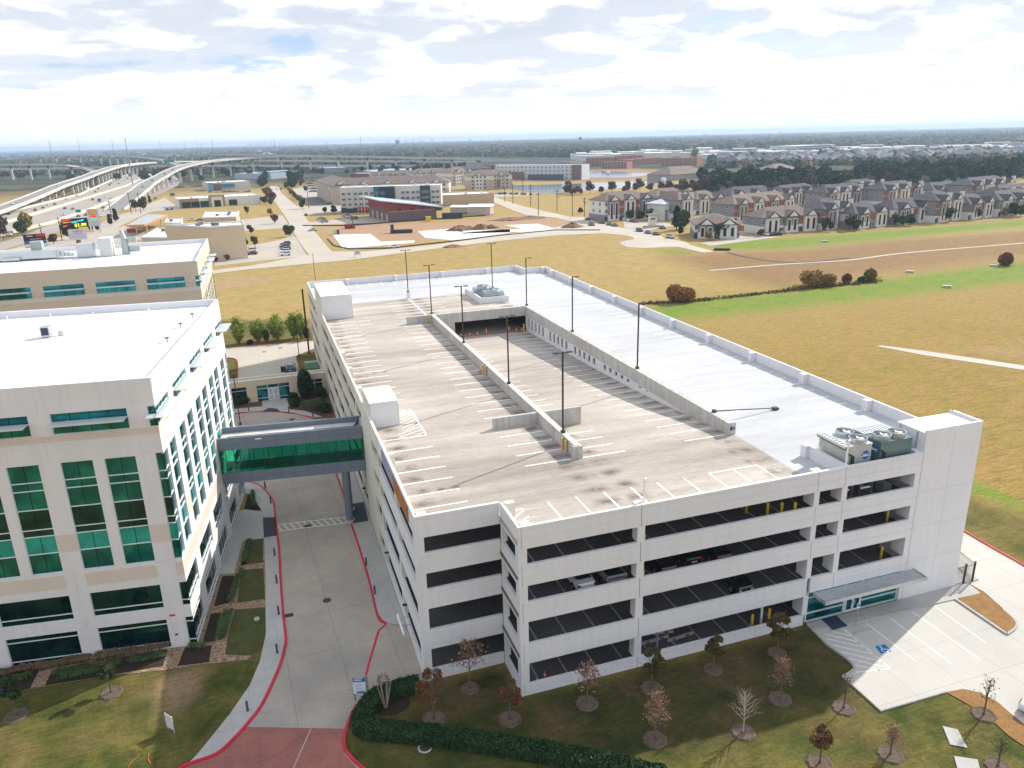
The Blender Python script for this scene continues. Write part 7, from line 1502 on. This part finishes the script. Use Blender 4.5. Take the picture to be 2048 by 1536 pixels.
t, w_, zb, zt = signboard(709, 721, 500, 510, 515, 'white real estate board on the verge of the cross road'); B(-w_/2, w_/2, -.15, .15, zb, zt).build('board', m_wst, t); MB().box(-w_/2, -w_/2+.2, -.1, .1, 0, zb).box(w_/2-.2, w_/2, -.1, .1, 0, zb).build('post', m_wst, t)
B(-w_*.32, w_*.3, -.2, -.16, zb+(zt-zb)*.25, zb+(zt-zb)*.75).build('grey_print', mat('pale_grey_print', (.4, .42, .45), .7), t)
# ------------------------------------------------------------------ traffic and parked cars
FAR = {}
def farcar(c, kind='sedan'):
    k = (c, kind)
    if k not in FAR:
        L, body, cab = car_shape(kind); mb = MB(); loft(mb, [sec(x, w_, a, b, .9) for x, w_, a, b in body]); loft(mb, [[(x, -w_*.8, b-.1), (x, -w_*.74, b+.02), (x, w_*.74, b+.02), (x, w_*.8, b-.1)] for x, w_, a, b in cab[1:-1]]); loft(mb, [[(x, -w_, a), (x, -w_*.8, b-.03), (x, w_*.8, b-.03), (x, w_, a)] for x, w_, a, b in cab], 1)
        for x in (-L+.95, L-.95): mb.box(x-.33, x+.33, -.95, .95, 0, .6, 2)
        o = mb.build('parked_car', [CP[c], m_cglass, m_dark]); FAR[k] = o.data; bpy.data.objects.remove(o)
    return FAR[k]
CN = {'white': 'white', 'silver': 'silver', 'black': 'black', 'grey': 'dark grey', 'red': 'red', 'blue': 'blue', 'maroon': 'dark red', 'tan': 'beige'}
def putcar(px_, py_, c, a, where, group, kind='sedan', name='moving_car', z=0.06):
    g = G(px_, py_, z); o = bpy.data.objects.new(name, farcar(c, kind)); COL.objects.link(o); o.location = g; o.rotation_euler = (0, 0, a); return tag(o, '%s car %s' % (CN[c], where), 'car', group)
hd = math.atan2(*(np.array(G(254, 372)[:2])-np.array(G(127, 412)[:2]))[::-1])
z1 = [(75, 705, 'maroon'), (278, 675, 'black'), (340, 655, 'blue'), (378, 633, 'white'), (433, 628, 'black'), (503, 710, 'white'), (512, 660, 'black'), (573, 665, 'grey'), (524, 585, 'white'), (610, 562, 'white'), (648, 575, 'white'), (752, 530, 'black'), (775, 505, 'black'), (730, 592, 'maroon'), (828, 573, 'white'), (873, 580, 'white'), (812, 655, 'maroon'), (862, 475, 'black'), (877, 462, 'grey'), (935, 465, 'grey'), (920, 430, 'silver'), (1005, 425, 'black'), (678, 712, 'black'), (618, 722, 'grey'), (710, 735, 'white'), (1005, 638, 'white'), (1060, 605, 'black'), (1225, 583, 'grey'), (880, 705, 'white'), (685, 765, 'black'), (80, 870, 'white'), (790, 720, 'white')]
ordn = ['nearest the left edge', 'beside the dark verge', 'passing the verge', 'between the two left groups', 'on the middle lane', 'above the dark screen sign', 'left of the green road sign', 'right of the green road sign', 'on the far lanes', 'behind the truck', 'beside the truck', 'ahead of the truck', 'well ahead of the truck', 'on the near lanes', 'beside the van', 'ahead of the van', 'behind the price sign', 'in the far carriageway', 'far off under the ramp', 'second far off under the ramp', 'small, far off', 'farthest up the road', 'before the price sign', 'just above the screen sign', 'left of the price sign', 'on the frontage road, front one', 'on the frontage road by the ramp wall', 'near the showroom corner', 'right of the price sign', 'beside the screen sign', 'on the near road at the left edge', 'beside the barrier by the price sign']
for i, (x, y, c) in enumerate(z1): putcar(x/3.938, 250+y/3.938, c, hd+(math.pi if i % 3 else 0), 'on the highway, '+ordn[i], 'cars on the highway', 'suv' if i % 4 == 1 else 'sedan')
g = G(176, 382.5); t = empty('box_truck', g, hd, 'white box truck with blue cab on the highway', 'truck'); B(-5, 2.6, -1.25, 1.25, 1.0, 4.0).build('cargo_box', m_white, t); B(2.8, 5, -1.2, 1.2, .6, 3).build('cab', CP['blue'], t)
for x in (-3.6, 3.6):
    for s in (-1, 1): MB().tube((x, s*1.0, .5), (x, s*1.25, .5), .5, n=10).build('wheel', m_dark, t)
g = G(200, 403.5); t = empty('van', g, hd, 'dark blue van on the near lanes of the highway', 'van'); B(-3, 1.6, -1.1, 1.1, .4, 2.9).build('body', CP['blue'], t); B(1.6, 2.9, -1.05, 1.05, .4, 1.6).build('bonnet', CP['blue'], t); B(1.61, 1.7, -.95, .95, 1.7, 2.6).build('windscreen', m_cglass, t)
g = G(267, 465.5); t = empty('van', g, .1, 'red van parked beside the fuel canopy', 'van'); B(-3, 1.6, -1.1, 1.1, .4, 2.5).build('body', CP['red'], t); B(1.6, 3.2, -1.05, 1.05, .4, 1.5).build('bonnet', CP['red'], t); B(1.61, 1.7, -.95, .95, 1.5, 2.3).build('windscreen', m_cglass, t)
for key, idx, c, lb in (('A', 14, 'white', 'on the left ramp, nearest'), ('A', 24, 'white', 'on the left ramp, farther'), ('B', 14, 'grey', 'on the right ramp by the mast'), ('B', 20, 'black', 'on the right ramp below the green sign'), ('B', 24, 'blue', 'on the right ramp, farthest'), ('B', 9, 'silver', 'on the right ramp beside the wall'), ('C', 18, 'white', 'on the top viaduct')):
    pth, wd = VIA[key]; p = pth[idx]; q = pth[idx+1]; o = bpy.data.objects.new('moving_car', farcar(c)); COL.objects.link(o); o.location = (p[0], p[1], p[2]-1); o.rotation_euler = (0, 0, math.atan2(q[1]-p[1], q[0]-p[0])); tag(o, CN[c]+' car '+lb, 'car', 'cars on the ramps')
# lots
def row(a, b, n, ang, where, group, skip=.15):
    cs = ['white', 'black', 'grey', 'silver', 'blue', 'black', 'red', 'white', 'tan', 'grey', 'maroon']
    for i in range(n):
        if RND.rand() < skip: continue
        t_ = (i+.5)/n; putcar(a[0]+(b[0]-a[0])*t_, a[1]+(b[1]-a[1])*t_, cs[RND.randint(len(cs))], ang+RND.normal()*.02, where, group, 'suv' if RND.rand() < .4 else 'sedan', 'parked_car')
av = math.atan2(*(np.array(G(555, 411)[:2])-np.array(G(590, 470)[:2]))[::-1])
ort = av+R90
for i, (x, y, c) in enumerate(((560, 498, 'black'), (563, 502, 'black'), (567, 507, 'grey'), (572, 509.5, 'white'), (575, 505, 'white'))): putcar(571-1.5*(i % 2), 490+5.2*i, c, ort, 'in the shop car park beside the avenue, %s from the top' % ('first', 'second', 'third', 'fourth', 'fifth')[i], 'cars in the shop car park', 'suv', 'parked_car')
for x, y, c, lb in ((479, 505, 'black', 'left of the group under the sapling'), (487, 507, 'red', 'between two dark ones'), (503, 503, 'white', 'upper right of the group'), (504, 509, 'black', 'lower right of the group'), (434, 507, 'blue', 'alone beside the tan wall'), (612, 431, 'black', 'by the avenue lot, left'), (625, 462, 'silver', 'turning off the avenue'), (788, 495.5, 'white', 'on the cross road'), (335, 420, 'blue', 'before the showroom'), (344, 419, 'blue', 'before the showroom, right one'), (383, 441, 'white', 'beside the cream restaurant'), (399, 441.5, 'blue', 'beside the cream restaurant, right one'), (553, 378, 'white', 'on the avenue under the trees'), (549, 372, 'silver', 'on the avenue, second'), (557, 373, 'grey', 'on the avenue, third'), (544, 380, 'white', 'at the avenue crossing, left'), (562, 378, 'maroon', 'at the avenue crossing, right'), (554, 364, 'white', 'on the avenue, farthest')): putcar(x, y, c, ort if y > 440 else av, lb, 'scattered cars of the district', 'suv' if x in (503, 434) else 'sedan', 'parked_car')
for x, y, c, lb in ((1175.5, 440, 'black', 'at the top of the cross road'), (1183, 451, 'grey', 'beside the construction corner'), (1203, 447, 'black', 'by the left kerb'), (1219, 450.5, 'grey', 'second by the left kerb'), (1230, 452.5, 'grey', 'third by the left kerb'), (1279, 463, 'black', 'first of three dark ones'), (1296, 467, 'blue', 'second of three dark ones'), (1312, 470, 'black', 'third of three dark ones'), (1340, 476, 'silver', 'light coloured, last in line'), (1325, 457, 'grey', 'inside the apartment gate')): putcar(x, y, c, math.atan2(*(np.array(G(1340, 476)[:2])-np.array(G(1279, 463)[:2]))[::-1]), 'parked along the cul de sac, '+lb, 'cars along the cul de sac', 'suv' if x in (1279, 1340, 1183) else 'sedan', 'parked_car')
row((1246, 440), (1275, 445), 4, .9, 'behind the monument sign', 'cars behind the monument sign', 0); row((1528, 471), (1562, 469), 4, 1.2, 'beside the two storey house row', 'cars beside the house row', 0)
row((640, 437), (650, 446), 5, ort, 'in the left row of the fire station car park', 'cars at the fire station', 0); row((690, 432), (710, 439), 6, ort, 'in the right row of the fire station car park', 'cars at the fire station', 0)
row((990, 388), (1064, 389.5), 13, av, 'below the pond side apartments', 'cars below the pond apartments')
for k in range(6): row((609+k*2.2, 357+k*5.4), (633+k*1.5, 356.5+k*5.4), 9, ort, 'in the crowded car park beyond the avenue', 'cars in the crowded car park', .08)
row((594, 391), (606, 401), 7, ort, 'in the row beside the red hedge', 'cars beside the red hedge'); row((418, 385), (500, 384), 12, ort, 'in front of the shop row', 'cars before the shop row'); row((350, 376), (415, 372), 11, ort, 'in the lot left of the shop row', 'cars left of the shop row'); row((645, 408), (676, 408.5), 5, ort, 'before the tan apartments', 'cars before the tan apartments', .3)
# ------------------------------------------------------------------ trees of the district
def protree(name, r, h, n, m, s, trunk=.25, shape='round', label='', seed=1):
    rng = np.random.RandomState(seed); t = empty(name, (0, 0, 0), 0, label, 'tree')
    P_ = []
    nb = 9
    for i in range(nb):
        a = rng.rand()*6.28; rr = r*.55*rng.rand()**.5; z = h*(.36+.5*rng.rand()) if shape == 'round' else h*(.25+.65*i/nb); q = r*(.45+.2*rng.rand())*(1 if shape == 'round' else (1.2-.9*i/nb))
        P_.append(blob(n//nb, (rr*math.cos(a)*(1 if shape == 'round' else .3), rr*math.sin(a)*(1 if shape == 'round' else .3), z), (q, q, q*.8), rng))
    cardmesh('crown', *cards(np.concatenate(P_), s, 1.3, rng=rng), m, t); tr = MB().tube((0, 0, 0), (0, 0, h*.5), trunk, trunk*.6, 6)
    for i in range(5): a = i*1.26; tr.tube((0, 0, h*.35), (r*.5*math.cos(a), r*.5*math.sin(a), h*.65), trunk*.5, trunk*.2, 5)
    tr.build('trunk', m_bark, t); return reg(t)
L_far = leafmat('far_dark_leaves', (.02, .055, .03), (.035, .075, .036), (.055, .085, .035)); L_mid = leafmat('mid_green_leaves', (.05, .08, .025), (.08, .11, .035), (.06, .07, .03)); L_brown = leafmat('bare_brown_twigs', (.11, .08, .06), (.15, .11, .08), (.08, .065, .05)); L_rusty = leafmat('rusty_leaves', (.20, .075, .035), (.16, .07, .04), (.12, .08, .04)); L_yel = leafmat('yellow_leaves', (.38, .26, .04), (.30, .22, .05), (.2, .2, .04))
PT = {'dark': protree('evergreen_tree', 5.5, 14, 1500, L_far, 1.5, .35, seed=1), 'green': protree('leafy_tree', 4.2, 8.5, 900, L_mid, 1.2, seed=2), 'brown': protree('bare_tree', 4.5, 10, 900, L_brown, 1.0, seed=3), 'rust': protree('autumn_tree', 3.0, 6, 700, L_rusty, .9, seed=4), 'yellow': protree('yellow_tree', 4, 9, 700, L_yel, 1.1, seed=5), 'small': protree('small_tree', 1.7, 4.2, 420, L_mid, .55, .12, seed=6), 'cone': protree('conifer', 2.4, 9, 700, L_far, .9, .2, 'cone', seed=7)}
first = {k: True for k in PT}
def put(kind, px_, py_, sc, label, group=None, jit=0):
    g = G(px_, py_); o = PT[kind]; loc = (g[0]+RND.normal()*jit, g[1]+RND.normal()*jit, 0); sc = sc*(.85+.3*RND.rand())
    if first[kind]:
        first[kind] = False; o.location = loc; o.rotation_euler = (0, 0, RND.rand()*6); o.scale = (sc, sc, sc); o['label'] = label
        if group: o['group'] = group
    else: copy_tree(o, loc, RND.rand()*6, label, group, (sc, sc, sc*(.9+.25*RND.rand())))
GB = 'trees of the belt beyond the apartments'
for i in range(250):
    x = 1410+RND.rand()*710; t_ = RND.rand(); y = np.interp(x, [1400, 1600, 1750, 2048, 2200], [381, 379, 368, 352, 346])+6-t_*20+(RND.rand() < .3)*3
    k = 'dark' if RND.rand() < .62 else ('brown' if RND.rand() < .7 else 'green'); put(k, x, y, 1.05, {'dark': 'dark evergreen tree in the wooded belt beyond the apartments', 'brown': 'bare brown tree in the wooded belt beyond the apartments', 'green': 'mid green tree in the wooded belt beyond the apartments'}[k], GB+' ('+k+')', 6)
for i in range(40): x = 1105+RND.rand()*320; put('brown' if RND.rand() < .75 else 'rust', x, np.interp(x, [1105, 1200, 1300, 1425], [389, 386, 384, 384])+RND.normal()*1.5, .8, 'low brown tree along the pond bank, in the row', 'brown trees along the pond bank', 3)
put('yellow', 1597, 377, .9, 'bright yellow tree before the wooded belt'); put('rust', 1620, 377, 1.1, 'rusty tree right of the yellow one'); put('yellow', 1390, 318, 2.0, 'pale yellow tree far off above the timber buildings')
for i, (k, x, y, s, lb) in enumerate((('small', 1297, 442, 1.6, 'green tree left of the monument sign'), ('rust', 1203, 437, .9, 'dark red tree at the left end of the pale block'), ('green', 1220, 441, .6, 'tree before the left pale block'), ('green', 1260, 440, .7, 'tree before the middle of the pale block'), ('dark', 1279, 441, .45, 'dark round tree before the pale block'), ('cone', 1353, 461, 1.3, 'tall dark conifer beside the gatehouse'), ('cone', 1360, 470, .9, 'second dark conifer beside the gatehouse'), ('green', 1367, 458, .9, 'tree right of the conifers'), ('yellow', 1418, 481, .45, 'small yellow tree before the nearest house'), ('small', 1437, 477, 1.4, 'slim green tree left before the nearest house'), ('small', 1451, 476, 1.4, 'slim green tree right before the nearest house'), ('rust', 1521, 473, .6, 'orange tree beside the parked white cars'), ('small', 1648, 462, 1.5, 'small tree at the left big gable block'), ('small', 1662, 463, 1.2, 'second small tree at the left big gable block'), ('small', 1699, 461, 1.5, 'third small tree along the field edge'), ('green', 1713, 461, .6, 'bushy tree along the field edge'), ('small', 1791, 452, 1.4, 'small tree before the turret block'), ('green', 1806, 452, .6, 'bushy tree before the turret block'), ('dark', 1819, 451, .5, 'dark bushy tree before the turret block'), ('small', 1898, 444, 1.6, 'small tree before the right big gable block'), ('small', 1953, 438, 1.6, 'small tree before the brick block'), ('yellow', 2009, 434, .5, 'yellowish tree at the right part of the field edge'), ('dark', 2024, 434, .5, 'dark tree at the right part of the field edge'), ('green', 2040, 433, .6, 'tree at the far right of the field edge'),
 ('dark', 1161, 427, .35, 'round dark shrub by the last power pole'), ('green', 528, 408, .75, 'round bright green tree beside the showroom'), ('rust', 538, 402, 1.3, 'rusty tree left of the avenue'), ('rust', 545, 406, 1.1, 'second rusty tree left of the avenue'), ('green', 541, 411, .5, 'low tree at the avenue corner'), ('rust', 550, 447, .9, 'orange tree at the lot island'), ('yellow', 541, 430, .4, 'little yellow tree on the verge'), ('small', 495, 429, 1.2, 'small dark tree on the verge'), ('green', 580, 473, .7, 'green shrubs beside the avenue lot'), ('small', 454, 487, 1.2, 'sapling at the right of the teal doors'), ('small', 502, 470, 1.1, 'sapling in the upper lot'), ('small', 511, 494, 1.0, 'sapling in the middle of the shop lot'), ('rust', 455, 522, .45, 'reddish sapling on the green island'), ('rust', 432, 526, .4, 'second reddish sapling on the green island'), ('small', 492, 494, 1.0, 'third sapling in the shop lot'), ('green', 606, 418, .7, 'tree at the avenue beside the lot'), ('green', 612, 383, .6, 'tree beside the power pole'), ('green', 650, 426, .5, 'small tree before the hotel lawn'), ('dark', 668, 427, .4, 'dark bush at the hotel corner'),
 ('green', 45, 471, 1.0, 'green tree behind the dark tenant sign'), ('yellow', 52, 466, 1.0, 'golden tree behind the dark tenant sign'), ('brown', 8, 480, .9, 'bare tree at the left edge'), ('green', 140, 480, .9, 'olive tree below the screen sign'), ('rust', 108, 488, .9, 'rusty tree between the two signs'), ('cone', 182, 463, .8, 'small pine left of the price sign'), ('cone', 195, 462, .7, 'small pine right of the price sign'), ('cone', 221, 451, .8, 'pine nearest the right power pole'), ('cone', 232, 444, .9, 'second pine near the right power pole'), ('green', 288, 421, .9, 'dark green tree between the paired poles and the lot'), ('brown', 272, 422, .8, 'brown tree beside the paired poles'), ('cone', 300, 407, .8, 'pine above the lot corner'))): put(k, x, y, s, lb)
for i in range(22): t_ = i/22; put('dark', 527+14*(i % 2)*0-4+10*t_, 375-22*t_, .62, 'dark tree lining the left side of the avenue', 'trees along the left side of the avenue', 1.5)
for i in range(24): t_ = i/24; put('dark' if i % 3 else 'green', 575+7*t_+(i % 3)*6, 378-22*t_, .62, 'dark tree lining the right side of the avenue', 'trees along the right side of the avenue', 1.5)
for i in range(18): t_ = i/18; put('rust', 578+20*t_, 382+22*t_, .5, 'rusty tree of the red row beside the avenue', 'red row beside the avenue', .5)
for i in range(10): put('rust', 604+RND.normal()*.8, 372-i*2.0, .7, 'dark red tree left of the crowded car park', 'dark red trees by the car park', 1)
for i in range(80):
    x = 300+RND.rand()*620; put('dark' if RND.rand() < .7 else 'brown', x, np.interp(x, [300, 600, 920], [358, 350, 342])+RND.normal()*4-(RND.rand() < .4)*8, .75, 'tree among the buildings under the viaducts', 'trees under the viaducts', 10)
for i in range(26): x = RND.rand()*300; put('dark' if RND.rand() < .6 else 'brown', x-20, 350+RND.rand()*10 if x > 60 else 352+RND.rand()*8, .7, 'tree between the left viaducts', 'trees between the left viaducts', 6)
for k, o in PT.items():
    if first[k]: o.location = G(1500, 372)
# ------------------------------------------------------------------ far suburb and forest
def house_proto():
    t = empty('house', (0, 0, 0), 0, 'house', 'house'); B(-9, 9, -6, 6, 0, 5.5).build('wall', mat('far_house_wall', (.36, .36, .37), .9), t); r = MB(); hiproof(r, -9, 9, -6, 6, 5.5, 4.5, .8); r.build('roof', mat('far_house_roof', (.15, .15, .17), .9), t); return reg(t)
hp = house_proto(); hp.location = G(1700, 322); hp['label'] = 'grey roofed house of the distant suburb'; hp['group'] = 'houses of the distant suburb'
for i in range(230):
    x = 1440+RND.rand()*650; y = np.interp(x, [1440, 2048], [333, 318])-RND.rand()**1.3*24; g = G(x, y); copy_tree(hp, (g[0], g[1], 0), RND.rand()*3, None, None, (1+.8*RND.rand(), 1+.5*RND.rand(), .9+.4*RND.rand()))
def shed(name, x, y, w_, d, h, m, label, group, cat='warehouse'):
    g, rz_ = facing(x, y); t = empty(name, g, rz_, label, cat, group); B(-w_/2, w_/2, 0, d, 0, h).build('wall', m, t); B(-w_/2-.5, w_/2+.5, -.5, d+.5, h, h+.6).build('roof', m_white, t)
m_fw = mat('far_white_wall', (.62, .60, .56), .8); m_ft = mat('far_tan_wall', (.45, .36, .28), .8)
for i in range(130):
    left = i % 2 == 0; x = RND.rand()*560 if left else 1150+RND.rand()*900; y = (np.interp(x, [0, 560], [311, 303])+RND.rand()*12) if left else np.interp(x, [1150, 2048], [314, 296])+RND.rand()*14-4
    shed('warehouse', x, y, 18+RND.rand()*34, 20+RND.rand()*24, 7+RND.rand()*5, m_fw if RND.rand() < .7 else m_ft, 'low pale building far off, beyond the interchange' if left else 'low pale building far off in the suburb', 'far low buildings beyond the interchange' if left else 'far low buildings of the suburb')
for i, (x, w_, h) in enumerate(((497, 50, 60), (503, 40, 75), (512, 60, 66), (519, 50, 50), (524, 60, 78), (532, 35, 95), (541, 60, 64), (549, 50, 40), (561, 70, 56), (570, 50, 60), (580, 60, 52), (592, 80, 46), (607, 60, 36), (652, 50, 40), (775, 50, 30), (812, 60, 40), (826, 40, 44), (842, 70, 36), (865, 50, 46), (890, 60, 30), (940, 50, 36), (1000, 40, 30), (1410, 60, 30), (1560, 50, 30), (1800, 60, 26))):
    b0 = np.interp(x, [0, 1024, 2048], [297, 277, 251])+6; g, rz_ = facing(x, b0); t = empty('tower_block', g, rz_, 'pale tower on the hazy skyline, number %d from the left' % (i+1), 'tower', 'towers of the distant skyline'); B(-w_/2, w_/2, 0, w_, 0, h).box(-w_*.3, w_*.3, w_*.2, w_*.8, h, h+6).build('wall', mat('skyline_wall', (.42, .44, .47), .8), t)
for x, y, yt, lb in ((796, 300, 279, 'grey water tower on the skyline, left one'), (1160.5, 291, 273, 'small water tower on the skyline, right one')):
    g = G(x, y); h = HT(g, yt); t = empty('water_tower', g, 0, lb, 'water tower', 'water towers'); MB().tube((0, 0, 0), (0, 0, h*.75), h*.06, n=8).build('stem', m_gsid, t); MB().tube((0, 0, h*.6), (0, 0, h*.75), h*.08, h*.24, 14).tube((0, 0, h*.75), (0, 0, h*.9), h*.24, h*.22, 14).tube((0, 0, h*.9), (0, 0, h), h*.22, h*.05, 14).build('tank', m_gsid, t)
def forest(name, n, xr, yr, r0, r1, m, h=8, seed=3, keep=None):
    rng = np.random.RandomState(seed); V = []; F = []; ico = []
    for z, q, k in ((0, 1, 6), (.55, .85, 6), (.92, .4, 5)): ico.append([(q*math.cos(6.283*(i+.3*z)/k), q*math.sin(6.283*(i+.3*z)/k), z) for i in range(k)])
    base = [p for l in ico for p in l]+[(0, 0, 1.1)]; T = [(i, (i+1) % 6, 6+(i+1) % 6, 6+i) for i in range(6)]; T2 = [(6+i, 6+(i+1) % 6, 12+min(4, i)) for i in range(6)]+[(12+i, 12+(i+1) % 5, 17) for i in range(5)]
    tri = []
    for a, b, c, d in T: tri += [(a, b, c), (a, c, d)]
    tri = np.array(tri+T2); base = np.array(base); vs = []; fs = []; c_ = 0
    for i in range(n):
        x = xr[0]+(xr[1]-xr[0])*rng.rand(); hz = np.interp(x, [0, 1024, 2048], [297, 277, 251]); lo, hi = yr; dd = 1/(1/hi+(1/lo-1/hi)*rng.rand()**.8); dy = CAM[2]*FPX/dd
        g = G(x, hz+dy); r = (r0+(r1-r0)*rng.rand())*(1+dd/6000)
        if keep and not keep(x, dd): continue
        v = base*np.array([r*1.3, r*1.3, h*(.7+.7*rng.rand())])*(1+.22*rng.normal(size=base.shape)*[1, 1, .5])+np.array(g); vs.append(v); fs.append(tri+c_); c_ += len(base)
    o = cardmesh(name, np.concatenate(vs), np.concatenate(fs), m); o['kind'] = 'stuff'; return o
mf = bpy.data.materials.new('forest_canopy'); mf.use_nodes = True; nt = mf.node_tree; pb = nt.nodes['Principled BSDF']; pb.inputs['Roughness'].default_value = .95; pb.inputs['Specular IOR Level'].default_value = .1
g = N(nt, 'ShaderNodeNewGeometry'); rr_ = ramp(nt, g.outputs['Random Per Island'], [(0, (.02, .042, .02)), (.45, (.035, .06, .025)), (.7, (.055, .07, .03)), (.84, (.10, .085, .04)), (.93, (.17, .11, .05)), (1, (.08, .06, .045))]); wire(nt, mix(nt, 1.0, rr_, ramp(nt, noise(nt, g.outputs['Position'], .25, 3, .6), [(.3, .6), (.7, 1.3)]), 'MULTIPLY'), pb.inputs['Base Color'])
forest('far_forest', 15000, (560, 2150), (1500, 5200), 7, 13, mf, 11, 3, keep=lambda x, d: d > np.interp(x, [560, 900, 1150, 1400, 2048], [2000, 2000, 1650, 2100, 2700]))
forest('far_forest', 9000, (-80, 2150), (4500, 12500), 16, 30, mf, 12, 4)
forest('far_forest', 5000, (-80, 620), (1700, 5000), 8, 13, mf, 9, 5, keep=lambda x, d: RND.rand() < .75)
forest('roadside_wood', 2600, (-80, 900), (1080, 1900), 4, 7, mf, 5.5, 9, keep=lambda x, d: RND.rand() < .8 and d > np.interp(x, [0, 300, 620, 700, 900], [1250, 1150, 1080, 1200, 1350]))
forest('suburb_trees', 2600, (1420, 2150), (950, 2700), 4, 8, mf, 7, 6, keep=lambda x, d: RND.rand() < .7)
# construction clutter
for i, (x, y, r, h) in enumerate(((917, 461, 6, 2.4), (938, 459, 4, 1.8), (962, 458, 5, 2.4), (982, 457, 4, 1.8), (1020, 440, 11, 1.3), (1060, 437, 10, 1.3), (1145, 455, 6, 2.2), (905, 494, 5, 1.0))):
    g = G(x, y); rng = np.random.RandomState(i); n = 18; rings = [(1, 0), (.75, .45), (.4, .85), (.0, 1)]; vs = [(r*q*math.cos(6.283*k/n)*(1+.15*rng.normal()), r*.6*q*math.sin(6.283*k/n)*(1+.15*rng.normal()), h*z*(1+.12*rng.normal())) for q, z in rings for k in range(n)]
    o = MB().add(vs, [(a*n+k, a*n+(k+1) % n, (a+1)*n+(k+1) % n, (a+1)*n+k) for a in range(3) for k in range(n)]).build('soil_heap', mat('brown_soil', (.24, .14, .085), .95, .3, .5)); o.location = g; tag(o, 'brown soil heap on the building site, %s' % ('largest left of the middle', 'second of the middle row', 'third of the middle row', 'fourth of the middle row', 'long flat one at the back left', 'long flat one at the back right', 'at the right corner of the site', 'across the cross road in the grass')[i], 'soil heap')
def crate(name, x, y, w_, d, h, m, lb, cat): g, rz_ = facing(x, y); t = empty(name, g, rz_, lb, cat); B(-w_/2, w_/2, -d/2, d/2, 0, h).build('body', m, t); B(-w_/2-.1, w_/2+.1, -d/2-.1, d/2+.1, h, h+.15).build('lid', m, t)
crate('portable_toilet', 670, 469, 1.5, 1.5, 2.6, mat('lime_plastic', (.40, .60, .05), .5), 'lime green portable toilet on the building site', 'portable toilet'); crate('portable_toilet', 676.5, 469, 1.3, 1.3, 2.2, m_dfas, 'dark portable toilet beside the lime one', 'portable toilet'); crate('skip_container', 700, 457, 5.5, 2.4, 2.2, mat('dark_red_steel', (.20, .02, .025), .6), 'dark red skip on the building site', 'skip'); crate('storage_tank', 785, 466, 1.6, 1.6, 4, m_dfas, 'black upright tank on the building site', 'tank'); crate('material_stack', 803, 466, 11, 2.5, 1.6, m_dfas, 'dark stack of pipes on the building site', 'stack'); crate('flatbed_trailer', 905, 437, 12, 3, 3.2, m_dfas, 'dark trailer with a pale load beside the sheds', 'trailer'); crate('roller_machine', 857, 443, 3, 2, 2.6, m_yellow, 'small yellow machine beside the fire station', 'machine')
P_ = gp([(605, 452), (700, 452), (780, 445), (880, 438), (940, 434), (985, 430)]); mb = MB(); ribbon(mb, P_, .08, 0, .6); tag(mb.build('silt_fence', m_dfas), 'black silt fence along the back of the building site', 'fence')
P_ = gp([(655, 478), (668, 492), (700, 499), (780, 497), (900, 484), (1000, 472), (1110, 461), (1200, 461)]); mb = MB(); ribbon(mb, P_, .08, 0, .5); tag(mb.build('silt_fence', m_dfas), 'black silt fence along the road side of the building site', 'fence')
P_ = gp([(1380, 484), (1430, 484), (1530, 474), (1640, 468), (1780, 459), (1920, 447), (2080, 436)]); 
t = empty('iron_fence', (P_[0][0], P_[0][1], 0), 0, 'thin dark fence between the apartments and the field', 'fence'); mb = MB(); o0 = P_[0]
for a, b in zip(P_[:-1], P_[1:]): rail((a[0]-o0[0], a[1]-o0[1], 0), (b[0]-o0[0], b[1]-o0[1], 0), 1.5, 1.2, mb)
mb.build('railing', m_pole, t)
crate('drain_inlet', 1444, 500, 6, 3, .5, m_black, 'dark concrete drain inlet at the end of the cul de sac', 'drain')
for x, y in ((1649, 484), (1894, 575), (1820, 545), (1988, 533)): crate('drain_inlet', x, y, 2.2, 1.2, .45, m_walk, 'small concrete drain box in the field, %s' % {484: 'just below the apartments', 575: 'on the near green strip', 545: 'left one above the near green strip', 533: 'beside the small orange tree'}[y], 'drain')
# ------------------------------------------------------------------ haze
HZ = MB().box(-20400, 20400, -9300, 20400, -1.0, 95.0).build('haze', bpy.data.materials.new('haze_air')); HZ['kind'] = 'stuff'
hm = HZ.data.materials[0]; hm.use_nodes = True; nt = hm.node_tree; nt.nodes.clear()
ho = N(nt, 'ShaderNodeOutputMaterial'); hv = N(nt, 'ShaderNodeVolumePrincipled'); hv.inputs['Color'].default_value = (.60, .77, 1.0, 1); hv.inputs['Density'].default_value = 0.00011; hv.inputs['Anisotropy'].default_value = 0.2
wire(nt, hv.outputs[0], ho.inputs['Volume'])
